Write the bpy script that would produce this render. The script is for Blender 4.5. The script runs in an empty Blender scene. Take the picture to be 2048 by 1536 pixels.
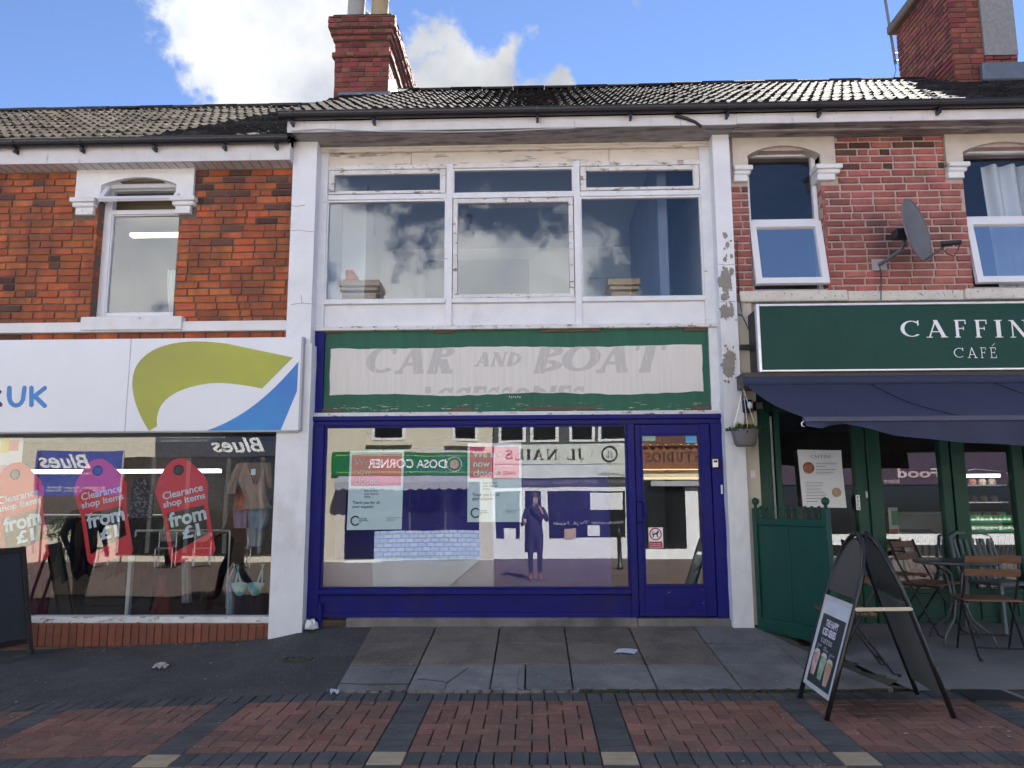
import bpy, bmesh, math, random
from mathutils import Vector, Matrix
rnd = random.Random(7)
S = bpy.context.scene
COL = S.collection
R = math.radians

# ------------------------------------------------------------------ camera
F = 1550.0                                    # focal length in photo pixels (2048 wide)
CAM = Vector((0.0, -7.8, 1.21))
PITCH, YAW, ROLL = math.atan(237/F), math.atan(44/F), -0.0040
MC = Matrix.Rotation(YAW,4,'Z') @ Matrix.Rotation(math.pi/2+PITCH,4,'X') @ Matrix.Rotation(ROLL,4,'Z')
cd = bpy.data.cameras.new('camera'); cam = bpy.data.objects.new('camera', cd); COL.objects.link(cam)
cd.sensor_width = 36; cd.lens = F/2048*36; cd.clip_end = 2000; cd.clip_start = .03
cam.matrix_world = Matrix.Translation(CAM) @ MC
S.camera = cam

def ray(px, py): return (MC.to_3x3() @ Vector(((px-1024)/F, -(py-768)/F, -1))).normalized()
def P(px, py, Y=0.0):
    d = ray(px, py); t = (Y-CAM.y)/d.y
    return CAM + d*t
def PX(px, py, Y=0.0): return P(px,py,Y).x
def PZ(px, py, Y=0.0): return P(px,py,Y).z

# ------------------------------------------------------------------ sky and sun
SUN_AZ, SUN_EL = R(21), R(43)                 # from +Y (behind the shops) towards +X
W = bpy.data.worlds.new('World'); S.world = W; W.use_nodes = True
nt = W.node_tree; nt.nodes.clear()
def N(t, **k):
    n = nt.nodes.new(t)
    for a,b in k.items(): setattr(n,a,b)
    return n
def L(a,b): nt.links.new(a,b)
sky = N('ShaderNodeTexSky', sky_type='NISHITA', sun_disc=False)
sky.sun_elevation = SUN_EL; sky.sun_rotation = SUN_AZ
sky.altitude = 100; sky.air_density = 0.28; sky.dust_density = 0.0; sky.ozone_density = 1.6
tc = N('ShaderNodeTexCoord')
nrm = N('ShaderNodeVectorMath', operation='NORMALIZE'); L(tc.outputs['Generated'], nrm.inputs[0])
warp = N('ShaderNodeTexNoise'); warp.inputs['Scale'].default_value = 9; warp.inputs['Detail'].default_value = 6
L(nrm.outputs[0], warp.inputs['Vector'])
wm = N('ShaderNodeVectorMath', operation='MULTIPLY_ADD')
wsub = N('ShaderNodeVectorMath', operation='SUBTRACT'); L(warp.outputs['Color'], wsub.inputs[0]); wsub.inputs[1].default_value = (.5,.5,.5)
L(wsub.outputs[0], wm.inputs[0]); wm.inputs[1].default_value = (.13,.13,.13); L(nrm.outputs[0], wm.inputs[2])
lobes = [(ray(480,50),.085,1),(ray(590,110),.095,1),(ray(440,150),.05,1),(ray(540,190),.09,1),(ray(650,50),.06,1),(ray(560,-60),.11,1),(ray(905,145),.074,1),(ray(1000,175),.062,1),
         (ray(850,180),.08,1),(ray(1065,190),.055,.9),(ray(1275,-4),.05,.22),(ray(335,190),.04,.2),(ray(1068,88),.03,.12),(ray(690,190),.07,1),(ray(1140,190),.05,.15)]
def mir(px,py): d = ray(px,py); return Vector((d.x,-d.y,d.z))
lobes += [(mir(1040,600),.13,1),(mir(930,640),.12,1),(mir(1090,560),.06,1),(mir(690,480),.085,1),(mir(640,420),.06,1),(mir(760,540),.04,1),(mir(800,690),.14,1),(mir(1180,700),.12,1)]
lr = random.Random(21)
while len(lobes) < 46:                          # the rest of the dome: scattered cumulus like those in view
    a = lr.uniform(0,6.283); e = R(lr.uniform(10,65))
    d = Vector((math.cos(e)*math.sin(a), math.cos(e)*math.cos(a), math.sin(e)))
    if abs(math.degrees(math.atan2(d.x,d.y))) < 48: continue
    if any((d-Vector(q)).length < .42 for q in ((.26,-.73,.63),(.40,-.68,.61))): continue
    if min((d-q).length-w for q,w,_ in lobes) < .05: continue
    lobes.append((d, lr.uniform(.08,.2), 1)); lobes.append((( d+Vector((lr.uniform(-.12,.12),lr.uniform(-.12,.12),-.02))).normalized(), lr.uniform(.07,.14), 1))
prev = None
for d,r_,pk in lobes:
    ds = N('ShaderNodeVectorMath', operation='DISTANCE'); L(wm.outputs[0], ds.inputs[0]); ds.inputs[1].default_value = d
    mr = N('ShaderNodeMath', operation='MULTIPLY_ADD'); L(ds.outputs['Value'], mr.inputs[0]); mr.inputs[1].default_value = -1/r_; mr.inputs[2].default_value = pk
    if prev is None: prev = mr.outputs[0]
    else:
        mx = N('ShaderNodeMath', operation='SMOOTH_MAX'); L(prev, mx.inputs[0]); L(mr.outputs[0], mx.inputs[1]); mx.inputs[2].default_value = .12; prev = mx.outputs[0]
fb = N('ShaderNodeTexNoise'); fb.inputs['Scale'].default_value = 16; fb.inputs['Detail'].default_value = 12; fb.inputs['Roughness'].default_value = .58
L(nrm.outputs[0], fb.inputs['Vector'])
ad = N('ShaderNodeMath', operation='MULTIPLY_ADD'); L(fb.outputs['Fac'], ad.inputs[0]); ad.inputs[1].default_value = 2.15; ad.inputs[2].default_value = -1.07
ad2 = N('ShaderNodeMath', operation='ADD'); L(ad.outputs[0], ad2.inputs[0]); L(prev, ad2.inputs[1])
msk = N('ShaderNodeMapRange', interpolation_type='SMOOTHSTEP'); L(ad2.outputs[0], msk.inputs['Value'])
msk.inputs['From Min'].default_value = .0; msk.inputs['From Max'].default_value = .42
shade = N('ShaderNodeTexNoise'); shade.inputs['Scale'].default_value = 11; shade.inputs['Detail'].default_value = 8
L(nrm.outputs[0], shade.inputs['Vector'])
cr = N('ShaderNodeMapRange'); L(shade.outputs['Fac'], cr.inputs['Value']); cr.inputs['From Min'].default_value=.35; cr.inputs['From Max'].default_value=.68
cmix = N('ShaderNodeMix', data_type='RGBA'); L(cr.outputs[0], cmix.inputs[0])
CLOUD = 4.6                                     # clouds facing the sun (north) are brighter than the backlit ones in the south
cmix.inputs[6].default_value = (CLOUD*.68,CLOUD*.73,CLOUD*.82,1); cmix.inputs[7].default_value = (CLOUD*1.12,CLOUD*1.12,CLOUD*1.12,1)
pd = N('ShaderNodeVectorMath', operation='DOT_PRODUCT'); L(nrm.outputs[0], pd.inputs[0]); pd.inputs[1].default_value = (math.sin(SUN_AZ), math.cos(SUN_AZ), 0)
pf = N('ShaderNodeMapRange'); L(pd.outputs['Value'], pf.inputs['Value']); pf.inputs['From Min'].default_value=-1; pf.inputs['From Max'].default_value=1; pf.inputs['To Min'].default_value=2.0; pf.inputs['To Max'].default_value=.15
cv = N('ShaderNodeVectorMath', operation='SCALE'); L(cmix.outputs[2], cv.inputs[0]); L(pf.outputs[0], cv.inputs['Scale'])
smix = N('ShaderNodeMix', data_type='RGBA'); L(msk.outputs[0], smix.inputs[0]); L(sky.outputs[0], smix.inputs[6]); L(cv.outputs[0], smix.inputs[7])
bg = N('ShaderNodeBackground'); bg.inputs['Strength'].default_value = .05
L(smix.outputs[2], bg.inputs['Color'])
wo = N('ShaderNodeOutputWorld'); L(bg.outputs[0], wo.inputs['Surface'])

sd = bpy.data.lights.new('sun','SUN'); sun = bpy.data.objects.new('sun', sd); COL.objects.link(sun)
sd.energy = 3.0; sd.angle = R(.53); sd.color = (1,.955,.88)
sdir = Vector((math.sin(SUN_AZ)*math.cos(SUN_EL), math.cos(SUN_AZ)*math.cos(SUN_EL), math.sin(SUN_EL)))
sun.rotation_euler = sdir.to_track_quat('Z','Y').to_euler(); sun.location = (4,10,14)

S.view_settings.view_transform = 'Standard'; S.view_settings.look = 'None'
S.view_settings.gamma = 1; S.view_settings.use_curve_mapping = False
S.view_settings.exposure = 3.25
S.render.engine = 'CYCLES'; S.cycles.max_bounces = 8; S.cycles.transparent_max_bounces = 16; S.cycles.diffuse_bounces = 4

# ------------------------------------------------------------------ materials
def lin(h):
    v = [int(h[i:i+2],16)/255 for i in (0,2,4)]
    return tuple((c/12.92 if c<=.04045 else ((c+.055)/1.055)**2.4) for c in v)
MATS = {}
def mat(name, c1, c2=None, scale=6, rough=.6, bump=.0, bscale=60, metal=0, spec=.5, rand=0, hue=0, wear=None, wthr=.62, wscale=(9,9,9), wsoft=.03,
        stretch=(1,1,1), dirt=None, dthr=.55, coat=0, wave=None, obj=True):
    """procedural surface: two tones by noise, optional worn-through colour, dirt blotches, per-piece variation and fine relief"""
    if name in MATS: return MATS[name]
    m = bpy.data.materials.new(name); m.use_nodes = True; MATS[name] = m
    t = m.node_tree; n = t.nodes; b = n['Principled BSDF']
    def nn(k): return n.new(k)
    tcx = nn('ShaderNodeNewGeometry').outputs['Position'] if not obj else nn('ShaderNodeTexCoord').outputs['Object']
    def noise(sc, det=6, st=(1,1,1), ro=.55):
        mp = nn('ShaderNodeMapping'); mp.inputs['Scale'].default_value = st; t.links.new(tcx, mp.inputs[0])
        q = nn('ShaderNodeTexNoise'); q.inputs['Scale'].default_value = sc; q.inputs['Detail'].default_value = det; q.inputs['Roughness'].default_value = ro
        t.links.new(mp.outputs[0], q.inputs['Vector']); return q.outputs['Fac']
    def ramp(v, a, z):
        r = nn('ShaderNodeMapRange'); r.inputs['From Min'].default_value = a; r.inputs['From Max'].default_value = z; t.links.new(v, r.inputs[0]); return r.outputs[0]
    def mixc(f, a, c):
        x = nn('ShaderNodeMix'); x.data_type = 'RGBA'
        if isinstance(f,(int,float)): x.inputs[0].default_value = f
        else: t.links.new(f, x.inputs[0])
        for i,v in ((6,a),(7,c)):
            if isinstance(v,tuple): x.inputs[i].default_value = (*v,1)
            else: t.links.new(v, x.inputs[i])
        return x.outputs[2]
    c2 = c2 or tuple(v*.8 for v in c1)
    col = mixc(ramp(noise(scale,6,stretch),.3,.7), c1, c2)
    if rand:
        oi = nn('ShaderNodeObjectInfo').outputs['Random']; gi = nn('ShaderNodeNewGeometry').outputs['Random Per Island']
        s = nn('ShaderNodeMath'); s.operation='ADD'; t.links.new(oi,s.inputs[0]); t.links.new(gi,s.inputs[1])
        fr = nn('ShaderNodeMath'); fr.operation='FRACT'; t.links.new(s.outputs[0],fr.inputs[0])
        hs = nn('ShaderNodeHueSaturation')
        v = nn('ShaderNodeMapRange'); v.inputs['To Min'].default_value = 1-rand; v.inputs['To Max'].default_value = 1+rand*.8; t.links.new(fr.outputs[0], v.inputs[0])
        t.links.new(v.outputs[0], hs.inputs['Value']); t.links.new(col, hs.inputs['Color'])
        if hue:
            f2 = nn('ShaderNodeMath'); f2.operation='MULTIPLY'; f2.inputs[1].default_value = 7.31; t.links.new(fr.outputs[0], f2.inputs[0])
            f3 = nn('ShaderNodeMath'); f3.operation='FRACT'; t.links.new(f2.outputs[0], f3.inputs[0])
            h = nn('ShaderNodeMapRange'); h.inputs['To Min'].default_value = .5-hue; h.inputs['To Max'].default_value = .5+hue; t.links.new(f3.outputs[0], h.inputs[0])
            t.links.new(h.outputs[0], hs.inputs['Hue'])
        col = hs.outputs[0]
    if dirt:
        col = mixc(ramp(noise(2.3,8,(1,1,.6),.62),dthr,dthr+.25), col, dirt)
    hgt = noise(bscale,4,stretch) if bump else None
    if wear:
        wf = ramp(noise(1,9,wscale,.66), wthr, wthr+wsoft)
        col = mixc(wf, col, wear)
    if isinstance(col,tuple): b.inputs['Base Color'].default_value = (*col,1)
    else: t.links.new(col, b.inputs['Base Color'])
    b.inputs['Roughness'].default_value = rough; b.inputs['Metallic'].default_value = metal
    b.inputs['Specular IOR Level'].default_value = spec; b.inputs['Coat Weight'].default_value = coat
    if bump:
        bp = nn('ShaderNodeBump'); bp.inputs['Strength'].default_value = min(1,bump*1.0); bp.inputs['Distance'].default_value = .004
        t.links.new(hgt, bp.inputs['Height']); t.links.new(bp.outputs[0], b.inputs['Normal'])
    return m
def glass(name, refl=.10, tint=(.93,.95,.96), ior=1.5, wob=.0):
    """single-sheet pane: clear transmission plus a mirror share that follows Fresnel"""
    m = bpy.data.materials.new(name); m.use_nodes = True; t = m.node_tree; n = t.nodes; n.clear()
    tr = n.new('ShaderNodeBsdfTransparent'); tr.inputs[0].default_value = (*tint,1)
    gl = n.new('ShaderNodeBsdfGlossy'); gl.inputs['Roughness'].default_value = 0.0; gl.inputs['Color'].default_value = (1,1,1,1)
    lw = n.new('ShaderNodeLayerWeight'); pw = n.new('ShaderNodeMath'); pw.operation = 'POWER'; pw.inputs[1].default_value = 5; t.links.new(lw.outputs['Facing'], pw.inputs[0])   # Schlick, same from both sides
    lw.inputs['Blend'].default_value = .5
    ad = n.new('ShaderNodeMath'); ad.operation = 'MULTIPLY_ADD'; ad.use_clamp = True; ad.inputs[1].default_value = .9; ad.inputs[2].default_value = refl+.04; t.links.new(pw.outputs[0], ad.inputs[0])
    if wob:
        g = n.new('ShaderNodeNewGeometry'); q = n.new('ShaderNodeTexNoise'); q.inputs['Scale'].default_value = 1.3; q.inputs['Detail'].default_value = 1
        t.links.new(g.outputs['Position'], q.inputs['Vector'])
        bp = n.new('ShaderNodeBump'); bp.inputs['Strength'].default_value = 1; bp.inputs['Distance'].default_value = wob
        t.links.new(q.outputs['Fac'], bp.inputs['Height']); t.links.new(bp.outputs[0], gl.inputs['Normal'])
    mx = n.new('ShaderNodeMixShader'); t.links.new(ad.outputs[0], mx.inputs[0]); t.links.new(tr.outputs[0], mx.inputs[1]); t.links.new(gl.outputs[0], mx.inputs[2])
    o = n.new('ShaderNodeOutputMaterial'); t.links.new(mx.outputs[0], o.inputs[0]); MATS[name] = m
    return m
def emit(name, c, s):
    m = bpy.data.materials.new(name); m.use_nodes = True; b = m.node_tree.nodes['Principled BSDF']
    b.inputs['Base Color'].default_value = (*c,1); b.inputs['Emission Color'].default_value = (*c,1); b.inputs['Emission Strength'].default_value = s; MATS[name] = m; return m

WHITE = mat('white_masonry_paint', (.80,.81,.83), (.72,.73,.76), 5, .55, .25, 55, dirt=(.56,.55,.53), dthr=.58, obj=False)
WWOOD = mat('white_wood_paint', (.80,.81,.83), (.70,.71,.74), 8, .4, .15, 60, wear=(.30,.25,.21), wthr=.655, wscale=(7,7,40), obj=False)
WORN = mat('worn_white_wood_paint', (.78,.77,.76), (.62,.60,.58), 7, .5, .3, 70, wear=(.26,.20,.16), wthr=.575, wscale=(9,9,30), dirt=(.45,.42,.40), dthr=.55, obj=False)
CREAM = mat('cream_wood_paint', (.74,.68,.60), (.66,.61,.56), 5, .55, .25, 60, wear=(.33,.29,.27), wthr=.56, wscale=(3.5,3.5,22), wsoft=.08, obj=False)
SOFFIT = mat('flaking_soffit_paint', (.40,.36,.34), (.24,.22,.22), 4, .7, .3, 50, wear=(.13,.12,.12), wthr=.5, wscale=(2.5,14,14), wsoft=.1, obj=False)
FASCIA = mat('fascia_paint', (.70,.68,.68), (.60,.58,.58), 5, .5, .1, 60, wear=(.34,.30,.28), wthr=.60, wscale=(26,5,3), wsoft=.12, obj=False)
STONE = mat('painted_stone', (.80,.80,.80), (.72,.71,.70), 8, .65, .35, 60, wear=(.38,.36,.33), wthr=.67, wscale=(14,14,14), obj=False)
STONE2 = mat('buff_stone', (.60,.54,.46), (.50,.44,.38), 6, .75, .4, 70, dirt=(.42,.37,.33), dthr=.55, obj=False)
SILL2 = mat('spalled_cream_sill', (.72,.69,.62), (.62,.58,.50), 9, .75, .6, 60, wear=(.24,.22,.19), wthr=.60, wscale=(26,26,26), obj=False)
BLUE = mat('blue_gloss_paint', (.012,.014,.185), (.010,.011,.145), 5, .42, .2, 45, spec=.15, dirt=(.022,.022,.12), dthr=.5, wear=(.30,.30,.42), wthr=.715, wscale=(7,7,30), obj=False)
BLUEW = mat('scratched_blue_paint', (.012,.014,.185), (.010,.011,.145), 5, .42, .2, 45, spec=.15, wear=(.45,.45,.55), wthr=.66, wscale=(10,10,40), obj=False)
GREENB = mat('green_board_paint', (.022,.135,.078), (.018,.10,.064), 3, .5, .2, 60, spec=.3, wear=(.50,.48,.38), wthr=.70, wscale=(8,8,60), stretch=(5,5,.5), obj=False)
GREENB2 = mat('flaking_green_board_paint', (.022,.135,.078), (.018,.10,.064), 3, .5, .2, 60, spec=.3, wear=(.55,.50,.38), wthr=.60, wscale=(9,9,70), stretch=(5,5,.5), obj=False)
BOARDW = mat('bare_white_board', (.76,.73,.68), (.68,.65,.61), 6, .6, .3, 40, stretch=(9,9,.35), wear=(.50,.44,.40), wthr=.68, wscale=(70,70,3), wsoft=.06, obj=False)
GHOST = mat('ghost_letter_grey', (.58,.56,.53), (.52,.50,.475), 9, .7, .2, 40, stretch=(6,6,.5), wear=(.70,.67,.63), wthr=.56, wscale=(60,60,5), wsoft=.1, obj=False)
OLDWOOD = mat('bare_brown_wood', (.16,.10,.075), (.10,.065,.05), 9, .8, .4, 50, stretch=(1,1,6), obj=False)
BLACKP = mat('black_plastic', (.018,.018,.022), (.012,.012,.015), 5, .35, 0)
BLACKM = mat('black_metal', (.022,.022,.026), (.014,.014,.017), 9, .38, .05, 80)
CHROME = mat('aluminium_trim', (.78,.78,.80), (.65,.65,.68), 9, .3, 0, metal=.6)
BRICKL = mat('orange_red_brick', (.52,.140,.046), (.37,.092,.034), 14, .85, .9, 45, rand=.26, hue=.008, dirt=(.12,.048,.03), dthr=.43, obj=False)
BRICKS = mat('sooty_brick', (.13,.055,.035), (.08,.04,.03), 9, .85, .7, 60, rand=.4, hue=.01, obj=False)
BRICKR = mat('red_brick', (.44,.145,.115), (.32,.10,.085), 14, .85, .9, 45, rand=.26, hue=.009, dirt=(.15,.07,.065), dthr=.45, obj=False)
BRICKC = mat('chimney_brick', (.24,.06,.035), (.15,.04,.028), 9, .85, .8, 60, rand=.4, hue=.016, dirt=(.07,.035,.03), dthr=.6, obj=False)
MORT = mat('dark_mortar', (.17,.12,.09), (.11,.085,.07), 30, .9, .5, 90, obj=False)
MORTR = mat('pale_mortar', (.50,.385,.34), (.42,.32,.285), 30, .9, .6, 90, obj=False)
PLINTH = mat('plinth_brick', (.24,.075,.04), (.19,.06,.035), 12, .75, .4, 60, rand=.15, obj=False)
TILE = mat('roof_tile', (.034,.027,.025), (.019,.016,.016), 14, .95, .9, 70, spec=.025, rand=.45, wear=(.22,.21,.17), wthr=.68, wscale=(18,18,18), obj=False)
TILER = mat('worn_roof_tile', (.045,.036,.033), (.024,.02,.02), 14, .8, 1, 60, spec=.03, rand=.4, wear=(.16,.15,.12), wthr=.66, wscale=(16,16,16), obj=False)
TILEL = mat('pale_roof_tile', (.075,.064,.053), (.036,.031,.027), 14, .95, .9, 60, spec=.02, rand=.4, wear=(.20,.19,.155), wthr=.62, wscale=(16,16,16), obj=False)
TAR = mat('asphalt', (.085,.083,.080), (.050,.050,.050), 1.6, .9, 1, 90, spec=.3, dirt=(.034,.036,.036), dthr=.5, wear=(.20,.20,.195), wthr=.60, wscale=(60,60,60), obj=False)
SLABA = mat('brown_slab', (.19,.163,.138), (.125,.11,.097), 5, .9, .9, 90, spec=.3, rand=.18, dirt=(.085,.08,.07), dthr=.5, wear=(.30,.27,.235), wthr=.60, wscale=(50,50,50), obj=False)
SLABB = mat('grey_slab', (.225,.225,.23), (.15,.152,.16), 3, .88, .8, 90, spec=.3, rand=.16, dirt=(.105,.10,.095), dthr=.48, wear=(.33,.33,.335), wthr=.615, wscale=(50,50,50), obj=False)
CONC = mat('concrete', (.24,.22,.20), (.15,.14,.13), 5, .85, .8, 90, dirt=(.07,.065,.055), dthr=.5, obj=False)
TERR = mat('terrace_concrete', (.20,.198,.20), (.155,.154,.158), 3, .85, .5, 110, dirt=(.08,.08,.08), dthr=.6, obj=False)
MOSS = mat('moss', (.045,.052,.018), (.03,.035,.015), 14, .95, 1, 120, obj=False)
EARTH = mat('joint_earth', (.062,.056,.042), (.038,.035,.026), 12, .95, .8, 90, obj=False)
PAVR = mat('red_paver', (.25,.128,.100), (.185,.10,.082), 6, .92, .9, 90, rand=.2, hue=.010, spec=.2, dirt=(.13,.095,.08), dthr=.46, wear=(.34,.25,.215), wthr=.615, wscale=(45,45,45), obj=False)
PAVC = mat('charcoal_paver', (.100,.102,.105), (.072,.075,.079), 5, .92, .8, 90, rand=.18, spec=.2, dirt=(.06,.06,.058), dthr=.48, wear=(.17,.17,.17), wthr=.62, wscale=(45,45,45), obj=False)
PAVB = mat('buff_paver', (.40,.325,.22), (.32,.26,.18), 14, .85, .6, 110, rand=.08, wear=(.08,.07,.05), wthr=.66, wscale=(70,70,70), obj=False)
PLASTICW = mat('white_upvc', (.80,.81,.84), (.76,.77,.80), 3, .3, 0)
NAVY = mat('navy_canvas', (.036,.044,.092), (.030,.037,.076), 3, .8, .3, 200, obj=False)
GREENP = mat('dark_green_paint', (.010,.070,.048), (.008,.055,.040), 4, .42, .1, 60, spec=.3, obj=False)
SIGNG = mat('green_sign_face', (.012,.066,.050), (.011,.058,.044), 2, .45, 0, spec=.2, obj=False)
SIGNW = mat('white_sign_face', (.80,.82,.86), (.76,.78,.82), 2, .35, 0, obj=False)
WHITEP = mat('white_print', (.85,.86,.88), (.82,.83,.85), 2, .5, 0)
GL = glass('window_glass', .02)
GLU = glass('upper_window_glass', .006)
GLS = glass('shop_window_glass', .02, wob=.0012)
GLB = glass('coated_sash_glass', .62, wob=.001)
GLD = glass('door_glass', .03)
# ------------------------------------------------------------------ mesh helpers
class MB:
    def __init__(s): s.v=[]; s.f=[]
    def box(s,x0,x1,y0,y1,z0,z1):
        x0,x1=min(x0,x1),max(x0,x1); y0,y1=min(y0,y1),max(y0,y1); z0,z1=min(z0,z1),max(z0,z1)
        b=len(s.v); s.v+=[(x,y,z) for z in (z0,z1) for y in (y0,y1) for x in (x0,x1)]
        s.f+=[tuple(b+i for i in q) for q in ((0,2,3,1),(4,5,7,6),(0,1,5,4),(2,6,7,3),(0,4,6,2),(1,3,7,5))]; return s
    def frame(s,x0,x1,y0,y1,z0,z1,wl,wr=None,wt=None,wb=None):
        wr=wl if wr is None else wr; wt=wl if wt is None else wt; wb=wl if wb is None else wb
        s.box(x0,x0+wl,y0,y1,z0,z1); s.box(x1-wr,x1,y0,y1,z0,z1)
        e=.0015
        s.box(x0+wl,x1-wr,y0+e,y1-e,z1-wt,z1-e); s.box(x0+wl,x1-wr,y0+e,y1-e,z0+e,z0+wb); return s
    def bar(s,a,b,w,h=None,up=(0,0,1)):
        a,b=Vector(a),Vector(b); h=h or w; d=(b-a).normalized(); u=Vector(up)
        if abs(d.dot(u))>.98: u=Vector((0,1,0))
        r=d.cross(u).normalized(); u=r.cross(d).normalized(); k=len(s.v)
        for p in (a,b):
            for i,j in ((-1,-1),(1,-1),(1,1),(-1,1)): s.v.append(tuple(p+r*i*w/2+u*j*h/2))
        s.f+=[tuple(k+i for i in q) for q in ((3,2,1,0),(4,5,6,7),(0,1,5,4),(1,2,6,5),(2,3,7,6),(3,0,4,7))]; return s
    def tube(s,pts,r,n=10,cap=True):
        pts=[Vector(p) for p in pts]; rs=r if isinstance(r,(list,tuple)) else [r]*len(pts); k=len(s.v); u=None
        for i,p in enumerate(pts):
            d=(pts[min(i+1,len(pts)-1)]-pts[max(i-1,0)]).normalized()
            if u is None:
                u=Vector((0,0,1)) if abs(d.z)<.9 else Vector((1,0,0))
            u=(u-d*u.dot(d)).normalized(); w=d.cross(u)
            for j in range(n):
                a=2*math.pi*j/n; s.v.append(tuple(p+(u*math.cos(a)+w*math.sin(a))*rs[i]))
        for i in range(len(pts)-1):
            for j in range(n):
                a=k+i*n+j; b=k+i*n+(j+1)%n; s.f.append((a,b,b+n,a+n))
        if cap: s.f.append(tuple(k+j for j in reversed(range(n)))); s.f.append(tuple(k+(len(pts)-1)*n+j for j in range(n)))
        return s
    def lathe(s,prof,c=(0,0,0),n=20):
        k=len(s.v)
        for r,z in prof:
            for j in range(n):
                a=2*math.pi*j/n; s.v.append((c[0]+r*math.cos(a),c[1]+r*math.sin(a),c[2]+z))
        for i in range(len(prof)-1):
            for j in range(n):
                a=k+i*n+j; b=k+i*n+(j+1)%n; s.f.append((a,b,b+n,a+n))
        s.f.append(tuple(k+j for j in reversed(range(n)))); s.f.append(tuple(k+(len(prof)-1)*n+j for j in range(n))); return s
    def prism(s,pts,y0,y1):
        """outline in (x,z), extruded from y0 (front) to y1"""
        k=len(s.v); n=len(pts)
        s.v+=[(x,y0,z) for x,z in pts]+[(x,y1,z) for x,z in pts]
        s.f.append(tuple(k+i for i in range(n))); s.f.append(tuple(k+n+i for i in reversed(range(n))))
        for i in range(n): s.f.append((k+i,k+n+i,k+n+(i+1)%n,k+(i+1)%n))
        return s
    def face(s,*pts):
        k=len(s.v); s.v+=[tuple(p) for p in pts]; s.f.append(tuple(range(k,k+len(pts)))); return s
    def grid(s,fn,nu,nv):
        k=len(s.v)
        for i in range(nu+1):
            for j in range(nv+1): s.v.append(tuple(fn(i/nu,j/nv)))
        for i in range(nu):
            for j in range(nv):
                a=k+i*(nv+1)+j; s.f.append((a,a+nv+1,a+nv+2,a+1))
        return s
    def mesh(s,name,m=None,bevel=0,smooth=False):
        me=bpy.data.meshes.new(name); me.from_pydata(s.v,[],s.f); me.update()
        if bevel or True:
            bm=bmesh.new(); bm.from_mesh(me)
            bmesh.ops.recalc_face_normals(bm,faces=bm.faces)
            if bevel: bmesh.ops.bevel(bm,geom=[e for e in bm.edges if len(e.link_faces)==2 and e.calc_face_angle(0)>.6],offset=bevel,segments=1,affect='EDGES',clamp_overlap=True)
            bm.to_mesh(me); bm.free()
        if smooth: me.shade_smooth()
        if m: me.materials.append(m)
        return me
    def obj(s,name,m,parent=None,bevel=0,smooth=False): return add(name,s.mesh(name,m,bevel,smooth),parent)
def add(name,me,parent=None,loc=None):
    o=bpy.data.objects.new(name,me); COL.objects.link(o)
    if loc is not None: o.location=loc
    if parent is not None:
        o.parent=parent
        if '_wl' in parent: o.matrix_parent_inverse=Matrix.Translation(-Vector(parent['_wl']))
    return o
LOCS=[]
def thing(name,label,cat,loc=(0,0,0),group=None,world=True,rz=0):
    """an Empty at the thing's base; parts are built in world coordinates (world=True) or in the thing's own frame"""
    o=bpy.data.objects.new(name,None); COL.objects.link(o); o.location=loc; o.rotation_euler=(0,0,rz); o.empty_display_size=.1
    o['label']=label; o['category']=cat
    if group: o['group']=group
    if world: o['_wl']=tuple(loc); LOCS.append(o)
    return o
def tag(o,label,cat,group=None):
    o['label']=label; o['category']=cat
    if group: o['group']=group
    return o
def kind(o,k): o['kind']=k; return o
def copy_tree(o,parent=None):
    c=o.copy(); COL.objects.link(c); c.parent=parent
    for ch in list(o.children): copy_tree(ch,c)
    return c
def text_me(s,m,w=None,h=None,bold=0,shear=0,align='LEFT',depth=0,space=1.0,size=1,lines=1.0):
    """built-in font turned into a mesh in the x-z plane facing -y, fitted to w x h"""
    cu=bpy.data.curves.new('t','FONT'); cu.body=s; cu.offset=bold; cu.shear=shear; cu.extrude=depth; cu.space_character=space; cu.align_x=align; cu.space_line=lines; cu.resolution_u=4
    o=bpy.data.objects.new('t',cu); COL.objects.link(o)
    dg=bpy.context.evaluated_depsgraph_get(); me=bpy.data.meshes.new_from_object(o.evaluated_get(dg)); bpy.data.objects.remove(o); bpy.data.curves.remove(cu)
    xs=[v.co.x for v in me.vertices]; ys=[v.co.y for v in me.vertices]
    x0,x1,y0,y1=min(xs),max(xs),min(ys),max(ys)
    sx=w/(x1-x0) if w else None; sy=h/(y1-y0) if h else None
    sx=sx or sy or size; sy=sy or sx
    for v in me.vertices: v.co=Vector(((v.co.x-x0)*sx, -v.co.z, (v.co.y-y0)*sy))
    me.materials.clear(); me.materials.append(m); return me
def text(name,s,m,x,y,z,parent=None,w=None,h=None,rot=0,**k):
    """lower left corner of the lettering at x,y,z"""
    o=add(name,text_me(s,m,w,h,**k),parent,(x,y,z)); o.rotation_euler=(0,rot,0); return o
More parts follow.
